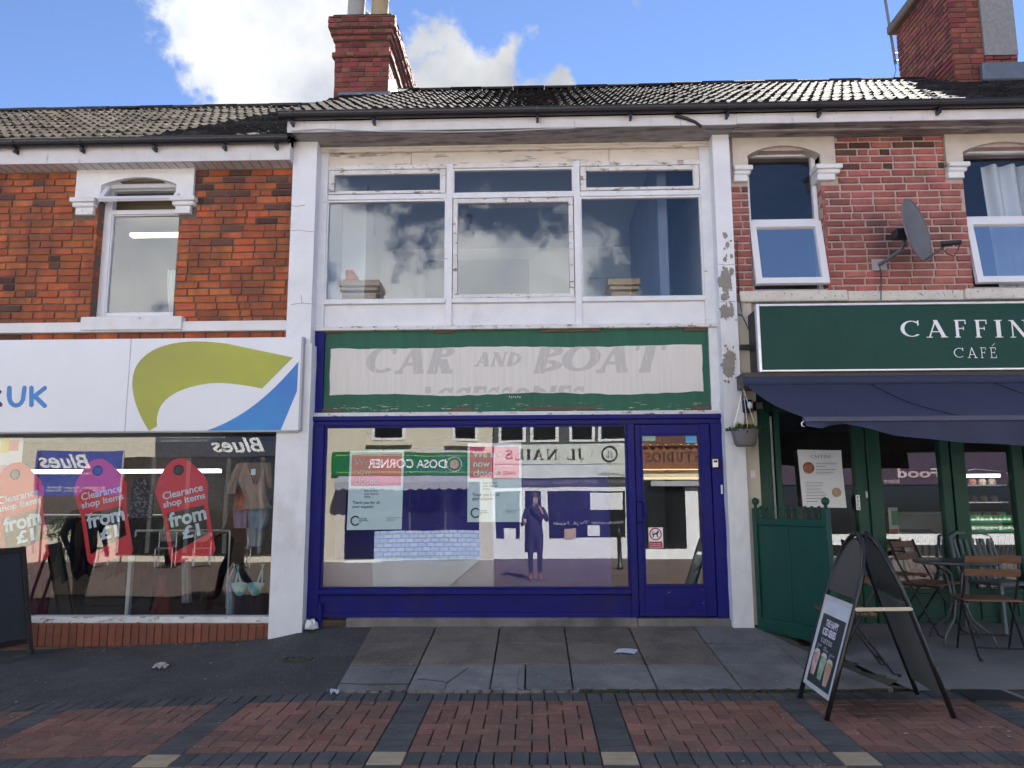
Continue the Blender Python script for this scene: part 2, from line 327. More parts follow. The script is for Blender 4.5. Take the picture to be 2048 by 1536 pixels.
# hand-drawn serif letters: strokes (x0,z0,x1,z1,thickness) and arcs (cx,cz,rx,rz,a0,a1,thick,thin) in a box 1 high
def gl_strokes(ch,T,t,slab):
    s=slab; A=[]
    def st(x0,z0,x1,z1,w): A.append(('s',x0,z0,x1,z1,w))
    def sf(x,z,w=None): A.append(('s',x-(w or .16),z,x+(w or .16),z,s))
    def arc(cx,cz,rx,rz,a0,a1,wx,wz): A.append(('a',cx,cz,rx,rz,a0,a1,wx,wz))
    h=s/2
    if ch=='C': arc(.46,.5,.40,.46,48,312,T,t); st(.74,.98,.74,.68,t*1.2); wid=.86
    elif ch=='A':
        st(.14,0,.44,1,t*1.2); st(.42,1,.76,0,T); st(.26,.33,.62,.33,t*1.1); sf(.14,h,.13); sf(.76,h,.15); wid=.92
    elif ch in 'FE':
        st(.2,0,.2,1,T); st(.2,1-h,.66,1-h,t*1.2); st(.2,.52,.54,.52,t*1.1); st(.66,1,.66,.76,t*1.1); st(.54,.62,.54,.42,t); sf(.2,h); st(.06,1-h,.2,1-h,t*1.2)
        if ch=='E': st(.2,h,.7,h,t*1.2); st(.7,0,.7,.26,t*1.1)
        wid=.74
    elif ch=='I': st(.18,0,.18,1,T); sf(.18,h); sf(.18,1-h); wid=.36
    elif ch=='N': st(.16,0,.16,1,t*1.2); st(.14,1,.74,0,T); st(.76,0,.76,1,t*1.2); sf(.16,h,.13); sf(.10,1-h,.1); sf(.76,1-h,.13); wid=.94
    elif ch=='J': st(.36,1,.36,.18,T); arc(.18,.16,.18,.14,180,360,t,t*1.4); sf(.36,1-h); wid=.56
    elif ch=='L': st(.2,0,.2,1,T); sf(.2,1-h); st(.05,h,.66,h,t*1.2); st(.66,0,.66,.28,t*1.1); wid=.72
    elif ch=='S': arc(.32,.74,.21,.23,20,250,t*1.2,t*1.2); arc(.32,.27,.24,.24,-170,90,t*1.6,t*1.2); st(.22,.60,.44,.42,T); st(.53,.98,.53,.76,t); st(.08,.02,.08,.26,t); wid=.64
    elif ch in 'RBPD':
        st(.2,0,.2,1,T); sf(.2,h); sf(.16,1-h,.12)
        if ch=='D': arc(.2,.5,.52,.5-h,-90,90,T,t); wid=.82
        else:
            arc(.24,.74,.36,.26-h,-90,90,T*.9,t)
            st(.2,1-h,.28,1-h,t); st(.2,.49,.28,.49,t)
            if ch=='B': arc(.24,.26,.42,.26-h,-90,90,T,t); st(.2,h,.28,h,t); wid=.78
            else: st(.40,.50,.66,0,T); sf(.70,h,.12); wid=.84
    elif ch=='O': arc(.46,.5,.40,.5-h,0,360,T,t); wid=.92
    elif ch=='T': st(.42,0,.42,1,T); st(.04,1-h,.80,1-h,t*1.2); st(.05,1,.05,.74,t*1.1); st(.79,1,.79,.74,t*1.1); sf(.42,h); wid=.84
    elif ch=='U': st(.2,.3,.2,1,T); st(.66,.3,.66,1,t*1.2); arc(.43,.3,.23,.3-h,180,360,(T+t)/2,t); sf(.2,1-h,.14); sf(.66,1-h,.12); wid=.86
    else: wid=.4
    return A,wid
def serif_me(s,m,w,h,T=.17,t=.055,slab=.05,space=.16,shear=0,clip=None):
    b=MB(); x=0; k=0
    for ch in s:
        A,wid=gl_strokes(ch,T,t,slab)
        for q in A:
            k+=1; y=-.00012*(k%23)
            if q[0]=='s':
                _,x0,z0,x1,z1,ww=q; d=Vector((x1-x0,z1-z0)); n_=Vector((-d.y,d.x)).normalized()*ww/2
                if abs(d.y)>.3 and abs(d.x)>.05: n_=Vector((ww/2*1.05,0))     # slanted strokes end level
                pts=[(x0-n_.x,z0-n_.y),(x0+n_.x,z0+n_.y),(x1+n_.x,z1+n_.y),(x1-n_.x,z1-n_.y)]
                b.face(*[(x+a,y,c) for a,c in pts])
            else:
                _,cx,cz,rx,rz,a0,a1,wx,wz=q; n=20
                P_=[]
                for i in range(n+1):
                    a=R(a0+(a1-a0)*i/n); c,s_=math.cos(a),math.sin(a); P_.append(((x+cx+rx*c+wx/2*c,y,cz+rz*s_+wz/2*s_*0),(x+cx+(rx-wx/2)*c,y,cz+(rz-wz)*s_)))
                for i in range(n): b.face(P_[i][0],P_[i+1][0],P_[i+1][1],P_[i][1])
        x+=wid+space
    tot=x-space
    b.v=[((vx+shear*vz)*w/(tot+shear), vy*h, vz*h) for vx,vy,vz in b.v]
    me=bpy.data.meshes.new('lettering'); me.from_pydata(b.v,[],b.f); me.update(); me.materials.append(m)
    if clip:
        bm=bmesh.new(); bm.from_mesh(me)
        for co,no in clip: bmesh.ops.bisect_plane(bm,geom=bm.verts[:]+bm.edges[:]+bm.faces[:],plane_co=co,plane_no=no,clear_outer=True)
        bm.to_mesh(me); bm.free()
    return me

# ------------------------------------------------------------------ bricks
def brick_meshes(m,n=6,seed=1,rough=1.0):
    r=random.Random(seed); out=[]
    for i in range(n):
        v=[]; 
        for y,ix,iz in ((.5,0,0),(-.30,0,0),(-.5,.022,.07)):
            for sx,sz in ((-1,-1),(1,-1),(1,1),(-1,1)):
                v.append((sx*(.5-ix)+r.uniform(-.012,.012)*rough*(y<.4), y+(r.uniform(-.06,.06)*rough if y<0 else 0), sz*(.5-iz)+r.uniform(-.035,.035)*rough*(y<.4)))
        f=[(8,9,10,11)]
        for k in (0,4): f+=[(k+j,k+(j+1)%4,k+4+(j+1)%4,k+4+j) for j in range(4)]
        me=bpy.data.meshes.new('brick'); me.from_pydata(v,[],f); me.update(); me.materials.append(m); out.append(me)
    return out
def in_view(p,mg=40):
    d=MC.to_3x3().transposed()@(Vector(p)-CAM)
    if d.z>-.1: return False
    x=1024+F*d.x/-d.z; y=768-F*d.y/-d.z
    return -mg<x<2048+mg and -mg<y<1536+mg
def put_bricks(parent,cells,meshes,Yf,depth=.05,name='brick',limit=300,seed=3,axis='y',alt=None,altp=None):
    """cells: (a0,a1,z0,z1); axis 'y': wall faces -y at y=Yf and a is x; axis '+x'/'-x': wall faces that way at x=Yf and a is y"""
    r=random.Random(seed); st=MB(); sa=MB(); vis=[]
    def rest_box(st,c,Yf,depth,axis):
        mm=alt if alt and r.random()<altp(c) else meshes; tg=sa if mm is alt else st; me=r.choice(mm); k=len(tg.v)
        ca,cz=(c[0]+c[1])/2,(c[2]+c[3])/2; w,h=c[1]-c[0],c[3]-c[2]
        for v in me.vertices:
            x,y,z=v.co.x*w,v.co.y*depth,v.co.z*h
            if axis=='y': tg.v.append((ca+x,Yf+depth/2+y,cz+z))
            elif axis=='+x': tg.v.append((Yf-depth/2-y,ca+x,cz+z))
            else: tg.v.append((Yf+depth/2+y,ca-x,cz+z))
        tg.f+=[tuple(k+i for i in p.vertices) for p in me.polygons]
    for c in cells:
        mid=((c[0]+c[1])/2,Yf,(c[2]+c[3])/2) if axis=='y' else (Yf,(c[0]+c[1])/2,(c[2]+c[3])/2)
        if in_view(mid): vis.append((c,mid))
        elif in_view(mid,700): rest_box(st,c,Yf,depth,axis)
    for c,mid in vis[limit:]: rest_box(st,c,Yf,depth,axis)
    for c,mid in vis[:limit]:
        me=r.choice(meshes)
        if alt and r.random()<altp(c): me=r.choice(alt)
        o=bpy.data.objects.new(name,me); COL.objects.link(o); o.parent=parent
        dy=r.uniform(-.003,.003)
        if axis=='y': o.location=(mid[0],Yf+depth/2+dy,mid[2])
        else:
            sg=1 if axis=='+x' else -1
            o.location=(Yf-sg*depth/2+dy,mid[1],mid[2]); o.rotation_euler=(0,0,sg*math.pi/2)
        o.scale=(c[1]-c[0],depth,c[3]-c[2])
    for q,mm in ((st,meshes),(sa,alt)):
        if q.f: o=q.obj(name+'_rest',mm[0].materials[0]); o.parent=parent; o['kind']='stuff'
def bond(a0,a1,z0,z1,holes,bl=.232,ch=.0775,mj=.011,seed=5,hdr=.0,off=0):
    r=random.Random(seed); out=[]; z=z0; k=0
    while z<z1-.02:
        zt=min(z+ch,z1); a=a0-(bl*.5 if k%2 else 0)-off-r.uniform(0,.03)
        segs=[(a0,a1)]
        for h in holes:
            if h[2]<zt-.012 and h[3]>z+.012:
                ns=[]
                for s in segs:
                    if h[1]<=s[0] or h[0]>=s[1]: ns.append(s)
                    else:
                        if h[0]>s[0]: ns.append((s[0],h[0]))
                        if h[1]<s[1]: ns.append((h[1],s[1]))
                segs=ns
        while a<a1:
            l=bl*(.5 if r.random()<hdr else 1)+r.uniform(-.006,.006)
            for s in segs:
                p,q=max(a+mj/2,s[0]+.002),min(a+l-mj/2,s[1]-.002)
                if q-p>.03: out.append((p,q,z+mj/2,zt-mj/2))
            a+=l
        z+=ch; k+=1
    return out
# ------------------------------------------------------------------ ground
def interp(x,tab):
    if x<=tab[0][0]: return tab[0][1]
    for (a,va),(b,vb) in zip(tab,tab[1:]):
        if x<=b: return va+(vb-va)*(x-a)/(b-a)
    return tab[-1][1]
ZF=[(-9,-.34),(-5,-.20),(-2.75,-.10),(-2.5,-.05),(-2.2,.02),(-1.8,.035),(6,.04),(9,.05)]
ZE=[(-9,-.38),(-4.3,-.27),(-1.6,-.165),(2,-.152),(3.9,-.125),(9,-.08)]
YE=-1.82
def gz(x,y):
    f=interp(x,ZF); e=interp(x,ZE)
    if y>=0: return f
    if y>=YE:
        t=y/YE; return f+(e-f)*(t**.9)
    far=-.34+.006*max(-9,min(9,x))
    t=min(1,(YE-y)/(7.8+YE)); return e+(far-e)*t
def ground_hit(px,py,lift=0):
    d=ray(px,py); t=.5
    for i in range(4000):
        p=CAM+d*t
        if p.z<=gz(p.x,p.y)+lift: return p
        t+=.005
    return p
xs=[-400,-120,-40,-20,-12]+[-9+.25*i for i in range(73)]+[12,20,40,120,400]
ys=[-400,-120,-50,-30,-22,-18]+[-15+.5*i for i in range(20)]+[-5+.2*i for i in range(27)]+[.4,3,12,40,120,400]
b=MB(); n=len(ys)
for x in xs:
    for y in ys: b.v.append((x,y,gz(x,y)-.03-(.12 if y>.3 else 0)))
for i in range(len(xs)-1):
    for j in range(n-1): b.f.append((i*n+j,(i+1)*n+j,(i+1)*n+j+1,i*n+j+1))
kind(b.obj('ground',EARTH),'structure')
def sheet(name,m,fn,nu,nv,lift,par=None):
    def g(u,v):
        x,y=fn(u,v); return (x,y,gz(x,y)+lift)
    return MB().grid(g,nu,nv).obj(name,m,par)
# left: black asphalt in front of the charity shop; its right edge runs along the slabs
SLX0=ground_hit(740,1257).x; SLX1=ground_hit(660,1390).x
def sl_left(y): return SLX0+(SLX1-SLX0)*(y/YE)
kind(sheet('asphalt_pavement',TAR,lambda u,v:(-16+(sl_left(v*YE)+16)*u,.45*(1-v)+(YE-.052)*v),60,14,-.002),'structure')
# slabs
slabs=bpy.data.objects.new('paving_slabs',None); COL.objects.link(slabs); kind(slabs,'structure')
row_y=[-.0,-.60,-1.21,-1.80]
SW=.618; x_first=ground_hit(857,1288).x-SW
def slab_mesh(m,seed):
    r=random.Random(seed); b=MB(); k=.006
    b.box(-.5,.5,-.5,.5,-.5,.5); me=b.mesh('slab',m,bevel=.012); return me
sr=random.Random(4)
def quad_slab(x0,x1,y0,y1,m,par,name='slab',th=.05,lift=.004,jt=.006,jy=.013):
    b=MB(); c=[]
    dz=sr.uniform(-.003,.003)
    xa0,xa1=(x0 if not callable(x0) else x0(y0))+jt,(x1 if not callable(x1) else x1(y0))-jt
    xb0,xb1=(x0 if not callable(x0) else x0(y1))+jt,(x1 if not callable(x1) else x1(y1))-jt
    top=[(xa0,y0-jy),(xa1,y0-jy),(xb1,y1+jy),(xb0,y1+jy)]
    i=.004
    for (x,y),(sx,sy) in zip(top,((1,-1),(-1,-1),(-1,1),(1,1))): c.append((x+sx*i,y+sy*i,gz(x,y)+lift+dz))
    for (x,y) in top: c.append((x,y,gz(x,y)+lift+dz-.005))
    for (x,y) in top: c.append((x,y,gz(x,y)+lift+dz-th))
    b.v=c; b.f=[(0,1,2,3)]+[(k+j,k+(j+1)%4,k+4+(j+1)%4,k+4+j) for k in (0,4) for j in range(4)]
    return b.obj(name,m,par)
def edge_right(y): return interp(-y,[(0,PX(1500,1252,-.0)),(1.0,2.36),(1.82,2.62)])
for r_ in range(3):
    cols=[x_first+SW*i for i in range(0,7)]
    if r_==2: cols.insert(3,x_first+SW*2.42)
    for i in range(len(cols)):
        a=cols[i]; z=cols[i+1] if i+1<len(cols) else edge_right
        if i==0: a=sl_left
        xm=a if not callable(a) else a(row_y[r_])
        if not callable(z) and z>edge_right(row_y[r_]): z=edge_right
        m=SLABB if (r_==2 or xm>1.35 or (r_==0 and xm>.9)) else SLABA
        quad_slab(a,z,row_y[r_],row_y[r_+1],m,slabs)
        if z is edge_right: break
# broken mortar strip in front of the slabs
for i in range(46):
    x=sl_left(YE)+.03+i*.092; 
    if x>2.5: break
    w=sr.uniform(.05,.10); y=-1.845+sr.uniform(-.012,.008); h=.015*sr.random()
    pts=[]
    for k in range(7):
        a=6.283*k/7; pts.append((x+w*.62*math.cos(a)*sr.uniform(.7,1.1),y+.03*math.sin(a)*sr.uniform(.6,1.1)))
    q=MB(); q.v=[(a,c,gz(a,c)+.002+h) for a,c in pts]+[(a,c,gz(a,c)-.03) for a,c in pts]
    q.f=[tuple(range(7))]+[(j,(j+1)%7,7+(j+1)%7,7+j) for j in range(7)]
    m=CONC if x<.35 else MOSS
    o=q.obj('mortar_fragment',m,slabs)
# moss along joints
mo=MB()
def tuft(mb,x,y,n,rad,h,r):
    for i in range(n):
        a=r.uniform(0,6.283); q=r.random()**.5*rad; xx,yy=x+math.cos(a)*q,y+math.sin(a)*q*.5; z=gz(xx,yy)-.004
        hh=h*r.uniform(.3,1); t=r.uniform(0,6.283); w=.003+.003*r.random(); l=r.uniform(.2,.9)*hh
        mb.face((xx-w*math.cos(t),yy-w*math.sin(t),z),(xx+w*math.cos(t),yy+w*math.sin(t),z),(xx+l*math.sin(t),yy-l*math.cos(t)*.6,z+hh))
for i in range(260):
    c=sr.random()
    if c<.45: x=sr.uniform(.3,2.5); y=-1.83+sr.uniform(-.02,.02)
    elif c<.75: x=x_first+SW*sr.choice([1,2,3,4,5]); y=sr.uniform(-1.8,-.05)
    else: x=sr.uniform(SLX0,2.2); y=sr.choice(row_y[:2])
    tuft(mo,x+sr.uniform(-.006,.006),y,12,.022,.012,sr)
kind(mo.obj('joint_moss',MOSS,slabs),'stuff')
for ln in ([(677,1366),(740,1369),(800,1368),(819,1368)],[(836,1358),(870,1361),(894,1365),(936,1336)],[(894,1365),(889,1379)],[(1040,1333),(1034,1362),(1037,1380)]):
    MB().tube([ground_hit(x,y,.006)+Vector((0,0,.0)) for x,y in ln],.0028,5).obj('slab_crack',EARTH,slabs)
# concrete strip and cafe terrace
kind(sheet('terrace_paving',TERR,lambda u,v:(edge_right(YE*v)+.10+(13-edge_right(YE*v))*u**1.5,.6*(1-v)+(YE-.05)*v),30,12,.002),'structure')
kind(sheet('mossy_strip',mat('mossy_ground',(.060,.055,.035),(.10,.09,.075),6,.95,1,60,wear=(.035,.045,.015),wthr=.5,wscale=(6,6,6),wsoft=.15,obj=False),lambda u,v:(edge_right(YE*v)+(.10+.05*math.sin(v*31)+.03*math.sin(v*77+1))*u,-.02+(YE+.02)*v),4,60,.005),'structure')

# ------------------------------------------------------------------ brick paving
pav=bpy.data.objects.new('brick_paving',None); COL.objects.link(pav); kind(pav,'structure')
def paver_mesh(m):
    b=MB(); i=.035
    me=[]
    b.v=[(sx*.5*(1-k*.03),sy*.5*(1-k*.05),z) for k,z in ((1,0),(0,-.08),(0,-1)) for sx,sy in ((-1,-1),(1,-1),(1,1),(-1,1))]
    b.f=[(0,1,2,3)]+[(k+j,k+(j+1)%4,k+4+(j+1)%4,k+4+j) for k in (0,4) for j in range(4)]
    return b.mesh('paver',m)
PM={'r':paver_mesh(PAVR),'c':paver_mesh(PAVC),'b':paver_mesh(PAVB)}
cells=[]
pl,pw=.204,.102
BX=[ground_hit(775,1512).x+1.306*i for i in range(-6,8)]      # centre lines of the charcoal bands
BW=pl/2; y_a=-1.875; nrow=10
def add_header_row(ytop,kindmap):
    x=BX[0]
    for i in range(len(BX)-1):
        n=11; a=BX[i]+BW; w=(BX[i+1]-BW-a)/n
        for k in range(n): cells.append((a+w*k,a+w*(k+1),ytop-pl,ytop,'c'))
        if kindmap=='b':
            for k in (0,1): cells.append((BX[i]-BW,BX[i]+BW,ytop-pw*(k+1),ytop-pw*k,'b'))
        else:
            for k in (0,1): cells.append((BX[i]-BW+pw*k,BX[i]-BW+pw*(k+1),ytop-pl,ytop,'c'))
def herring(x0,x1,y0,y1):
    """90 degree herringbone clipped to the panel"""
    u=pw; nx=int((x1-x0)/u)+6; ny=int((y1-y0)/u)+6; seen=set()
    for j in range(-4,ny+4):
        for i in range(-4,nx+4):
            q=(i-j)%4
            if q==0: r=(i,j,i+2,j+1)
            elif q==3: r=(i,j,i+1,j+2)
            else: continue
            a,c=max(x0,x0+r[0]*u),min(x1,x0+r[2]*u); d,e=max(y0,y0+r[1]*u),min(y1,y0+r[3]*u)
            if c-a>.02 and e-d>.02: cells.append((a,c,d,e,'r'))
yt=y_a
for blk in range(3):
    add_header_row(yt,'c' if blk==0 else 'b'); yt-=pl
    yb=yt-nrow*pw
    for i in range(len(BX)-1):
        if abs((BX[i]+BX[i+1])/2)>6: continue
        herring(BX[i]+BW,BX[i+1]-BW,yb,yt)
    for i in range(len(BX)):
        for k in range(nrow): cells.append((BX[i]-BW,BX[i]+BW,yt-pw*(k+1),yt-pw*k,'c'))
    yt=yb
PAV_END=yt
vis=[];rest=[]
for c in cells:
    x,y=(c[0]+c[1])/2,(c[2]+c[3])/2
    (vis if in_view((x,y,gz(x,y)),10) else rest).append(c)
vis.sort(key=lambda c:c[2])
jr=random.Random(9)
jt=.004
for c in vis[:300]+[]:
    x,y=(c[0]+c[1])/2,(c[2]+c[3])/2; o=bpy.data.objects.new('paver',PM[c[4]]); COL.objects.link(o); o.parent=pav
    o.location=(x,y,gz(x,y)+jr.uniform(-.0015,.0015)); o.scale=(c[1]-c[0]-2*jt,c[3]-c[2]-.013,.05)
    sl=math.atan((gz(x,y+.05)-gz(x,y-.05))/.1); o.rotation_euler=(sl,0,jr.uniform(-.012,.012))
st={'r':MB(),'c':MB(),'b':MB()}
for c in vis[300:]+[c for c in rest if abs(c[0])<9 and c[2]>-5.5]:
    x0,x1,y0,y1=c[0]+jt,c[1]-jt,c[2]+.0065,c[3]-.0065; q=st[c[4]]; k=len(q.v); dz=jr.uniform(-.0015,.0015)
    T_=[(x0,y0),(x1,y0),(x1,y1),(x0,y1)]; i=.003
    q.v+=[(x+(i if x==x0 else -i),y+(i if y==y0 else -i),gz(x,y)+dz) for x,y in T_]+[(x,y,gz(x,y)+dz-.004) for x,y in T_]+[(x,y,gz(x,y)-.05) for x,y in T_]
    q.f+=[(k,k+1,k+2,k+3)]+[(k+m_+j,k+m_+(j+1)%4,k+m_+4+(j+1)%4,k+m_+4+j) for m_ in (0,4) for j in range(4)]
for kx,mm in (('r',PAVR),('c',PAVC),('b',PAVB)):
    if st[kx].f: kind(st[kx].obj('paver_rest',mm,pav),'stuff')
# the street beyond: same paving, seen only in reflections
FARP=mat('far_street_paving',(.115,.075,.062),(.085,.06,.052),.8,.85,.5,40,wear=(.07,.07,.072),wthr=.56,wscale=(1.2,1.2,1.2),wsoft=.04,obj=False)
def street(u,v): return (-30+60*u, PAV_END-.01+(-16-PAV_END)*v)
kind(sheet('street_paving',FARP,street,60,30,-.004),'structure')

# ------------------------------------------------------------------ roof tiles
def roof_tile_me(m,w=.229,Ln=.40,th=.022,seed=0):
    r=random.Random(seed); b=MB(); n=12
    def h(u):
        p=w/2; return .026*max(0,math.cos(2*math.pi*(u/p)-math.pi))**.8 if math.cos(2*math.pi*(u/p)-math.pi)>0 else 0
    rows=[]
    for v,lift in ((0,.034),(Ln*.5,.02),(Ln,.006)):
        rows.append([(u*w/n,v+(r.uniform(-.004,.004)),lift+h(u*w/n)+r.uniform(-.0015,.0015)) for u in range(n+1)])
    low=[(x,y,z-th) for x,y,z in rows[0]]
    k=0; b.v=low+[p for q in rows for p in q]; m_=n+1
    for q in range(3):
        for i in range(n): b.f.append((q*m_+i,q*m_+i+1,(q+1)*m_+i+1,(q+1)*m_+i))
    me=bpy.data.meshes.new('roof_tile'); me.from_pydata(b.v,[],b.f); me.update(); me.materials.append(m); return me
def tiled_roof(parent,x0,x1,ye,ze,yr,zr,mats,holes=(),seed=0,gauge=.335,limit=300):
    s=math.atan2(zr-ze,yr-ye); ln=math.hypot(zr-ze,yr-ye); nr=int(ln/gauge)+1; g=ln/nr; w=.229; r=random.Random(seed)
    MS=[roof_tile_me(mats[i%len(mats)],seed=seed*10+i) for i in range(6)]
    deck=MB(); deck.face((x0,ye,ze-.03),(x1,ye,ze-.03),(x1,yr,zr-.03),(x0,yr,zr-.03)); deck.face((x0,yr,zr-.03),(x1,yr,zr-.03),(x1,yr+(yr-ye),ze),(x0,yr+(yr-ye),ze))
    roof=deck.obj('roof',TILE,parent); k=0; rest=MB()
    M0=Matrix.Rotation(s,4,'X')
    nc=int(math.ceil((x1-x0)/w)); w2=(x1-x0)/nc
    for j in range(nr):
        for i in range(nc):
            x=x0+i*w2; y=ye+math.cos(s)*g*j; z=ze+math.sin(s)*g*j
            if any(h[0]<x+w2*.5<h[1] and h[2]<y+.15<h[3] for h in holes): continue
            me=r.choice(MS); M=Matrix.Translation((x,y,z))@Matrix.Rotation(r.uniform(-.02,.02),4,'Y')@Matrix.Translation((r.uniform(-.004,.004),r.uniform(-.012,.012),r.uniform(-.003,.006)))@M0@Matrix.Diagonal((w2/w,1,1,1))
            if k<limit and in_view((x,y,z),60):
                o=bpy.data.objects.new('roof_tile',me); COL.objects.link(o); o.parent=roof; o.matrix_local=M; k+=1
            else:
                q=len(rest.v); rest.v+=[tuple(M@v.co) for v in me.vertices]; rest.f+=[tuple(q+a for a in p.vertices) for p in me.polygons]
    if rest.f: kind(rest.obj('roof_tile_rest',mats[0],roof),'stuff')
    # half-round ridge
    n=int((x1-x0)/.45); wr=(x1-x0)/n
    for i in range(n):
        c=x0+i*wr
        if any(h[0]<c+wr/2<h[1] and h[2]<yr<h[3] for h in holes): continue
        q=MB(); 
        q.grid(lambda u,v:(c+.004+(wr-.008)*u, yr+.13*math.cos(math.pi*v), zr-.02+(.085+.006*(i%2))*math.sin(math.pi*v)),1,8)
        q.obj('ridge_tile',mats[0],roof)
    return roof
def gutter(parent,x0,x1,y,z,br,drop=.002):
    b=MB(); n=8
    def g(u,v): return (x0+(x1-x0)*u, y-.058*math.cos(math.pi*v), z-drop*u-.062*math.sin(math.pi*v))
    b.grid(g,6,n)
    def g2(u,v): return (x0+(x1-x0)*u, y-.052*math.cos(math.pi*v), z-drop*u-.056*math.sin(math.pi*v)+.001)
    b.grid(g2,6,n)
    b.box(x0,x1,y-.062,y-.052,z-.006-drop,z+.006); b.box(x0,x1,y+.05,y+.058,z-.006-drop,z+.006)
    o=b.obj('gutter',BLACKP,parent)
    for x in br:
        q=MB(); q.grid(lambda u,v:(x-.014+.028*u,y-.066*math.cos(math.pi*v),z-.07*math.sin(math.pi*v)-.003),1,8)
        q.box(x-.012,x+.012,y-.01,y+.066,z-.115,z-.066)
        q.obj('gutter_bracket',BLACKP,o)
    return o
# ------------------------------------------------------------------ terrace: the white-pillared shop in the middle
PF=-.12; WF=.06                                # pillar front, window-frame plane
XPL0,XPL1=PX(581,450,PF),PX(629,450,PF)        # left pillar
XPR0,XPR1=PX(1432,450,PF),PX(1466,450,PF)      # right pillar
ZSOF=PZ(900,257,-.36)
ZG=5.13
XB0=XPL0; XB1=XPR1
mid=thing('shop_building','empty shop with white pillars, peeling upper window and blue shopfront','building',(0,0,0))
def wobble_box(x0,x1,y0,y1,z0,z1,seed,amp=.004,nz=16,nx=3):
    """rendered pillar with slightly uneven faces"""
    r=random.Random(seed); b=MB()
    for fx,fy in (((x0,x1),(y0,y0)),((x0,x0),(y0,y1)),((x1,x1),(y0,y1))):
        b.grid(lambda u,v:(fx[0]+(fx[1]-fx[0])*u+r.uniform(-amp,amp)*(.3 if u in(0,1) else 1)*(fx[0]==fx[1])*(0 if u==0 else 1),fy[0]+(fy[1]-fy[0])*u+(r.uniform(-amp,amp) if fy[0]==fy[1] and 0<u<1 else 0),z0+(z1-z0)*v),nx,nz)
    b.face((x0,y0,z1),(x1,y0,z1),(x1,y1,z1),(x0,y1,z1)); b.face((x0,y0,z0),(x1,y0,z0),(x1,y1,z0),(x0,y1,z0))
    return b
pl=wobble_box(XPL0,XPL1,PF,.2,PZ(600,690,PF),ZSOF+.02,1).obj('pillar',WHITE,mid)
LX0,LX1=PX(546,1060,PF),PX(611,1060,PF)
wobble_box(LX0,LX1+.004,PF-.02,.2,gz(LX0,0)-.06,PZ(600,688,PF),2).obj('pillar',WHITE,mid)
wobble_box(XPR0,XPR1,PF,.2,PZ(1480,800,PF),ZSOF+.02,3).obj('pillar',WHITE,mid)
RX0,RX1=PX(1458,1060,PF),PX(1499,1060,PF)
wobble_box(RX0,RX1,PF-.006,.2,gz(RX0,0)-.06,PZ(1480,800,PF)+.003,4).obj('pillar',WHITE,mid)
# cracks and blown paint on the pillars
GREYR=mat('bare_grey_render',(.30,.28,.25),(.24,.22,.20),12,.9,.7,70,obj=False)
CRK=mat('hairline_crack',(.16,.15,.15),(.10,.10,.10),9,.9,0)
def patch(par,px,py,w,h,Y,seed,m=GREYR,lobes=(),name='peeled_patch'):
    r=random.Random(seed); c=P(px,py,Y); pts=[]
    n=30; sc=(P(px+w/2,py,Y).x-c.x,c.z-P(px,py+h/2,Y).z)
    for i in range(n):
        a=6.283*i/n; q=r.uniform(.66,1.14); pts.append((c.x+sc[0]*q*math.cos(a),c.z+sc[1]*q*math.sin(a)))
    MB().prism(pts,Y-.003,Y+.004).obj(name,m,par)
for i,(x,y,w,h) in enumerate([(1451,471,8,13),(1455,490,9,14),(1450,519,8,12),(1463,512,6,10),(1451,560,30,48),(1463,543,10,16),(1439,562,8,18),(1449,593,15,18),(1450,623,25,32),(1464,622,9,26),(1463,610,6,9),(1459,715,26,32),(1458,745,20,22),(1456,732,30,34),(1445,594,6,12)]):
    patch(mid,x,y,w,h,PF-.002-.0006*i,i,GREYR)
pr=random.Random(77)
for i in range(46):
    y=pr.choice([pr.uniform(465,640),pr.uniform(690,765)]); x=1452+pr.gauss(0,8)+(y-560)*.03
    if 1438+(y-450)*.03<x<1467+(y-450)*.03: patch(mid,x,y,pr.uniform(2.5,6),pr.uniform(2.5,8),PF-.0012-.0002*i,200+i,GREYR)
def crack(par,pts,Y,w=.004):
    q=[P(a,c,Y-.004) for a,c in pts]; MB().tube(q,w/2,5).obj('crack',CRK,par)
crack(mid,[(583,411),(592,413),(601,411),(610,410)],PF); crack(mid,[(583,461),(600,460),(615,463),(628,463)],PF); crack(mid,[(582,609),(604,606),(626,608)],PF); crack(mid,[(602,590),(604,606)],PF)
crack(mid,[(1436,528),(1452,530),(1468,529)],PF); crack(mid,[(1440,604),(1470,603)],PF)
# pillar foot, broken render
q=MB(); c=P(620,1245,-.2); q.lathe([(.02,-.06),(.07,-.05),(.068,-.01),(.045,.015),(.02,.03)],(c.x-.01,-.12,c.z-.015),9); rj=random.Random(8); q.v=[(x+rj.uniform(-.014,.014),y+rj.uniform(-.014,.014),z+rj.uniform(-.012,.012)) for x,y,z in q.v]; q.obj('render_lump',WHITE,mid)

# upper wall of timber and glass
def row_z(y,x=1000,Y=WF): return PZ(x,y,Y)
X0,X1=XPL1-.005,XPR0+.005
fx0,fx1=PX(648,450,WF),PX(1409,450,WF)
zt=ZSOF-.01
Z={k:row_z(v) for k,v in dict(a=287,b=302,c=327,d=336,e=386,f=396,g=597,h=606,i=652,j=660).items()}
MB().box(X0,X1,WF-.03,WF+.10,Z['b'],zt+.06).obj('head_board',CREAM,mid,bevel=.004)
mb=MB().box(X0,X1,WF-.045,WF-.025,Z['b']+.03,Z['b']+.055); mb.obj('moulding',CREAM,mid,bevel=.005)
xm_=PX(822,315,WF); xm2=PX(1218,300,WF)
for a,c in ((fx0+.03,xm_-.002),(xm_+.002,xm2-.002),(xm2+.002,fx1-.03)): MB().box(a,c,WF+.012,WF+.05,Z['c'],Z['b']).obj('panel',CREAM,mid,bevel=.003)
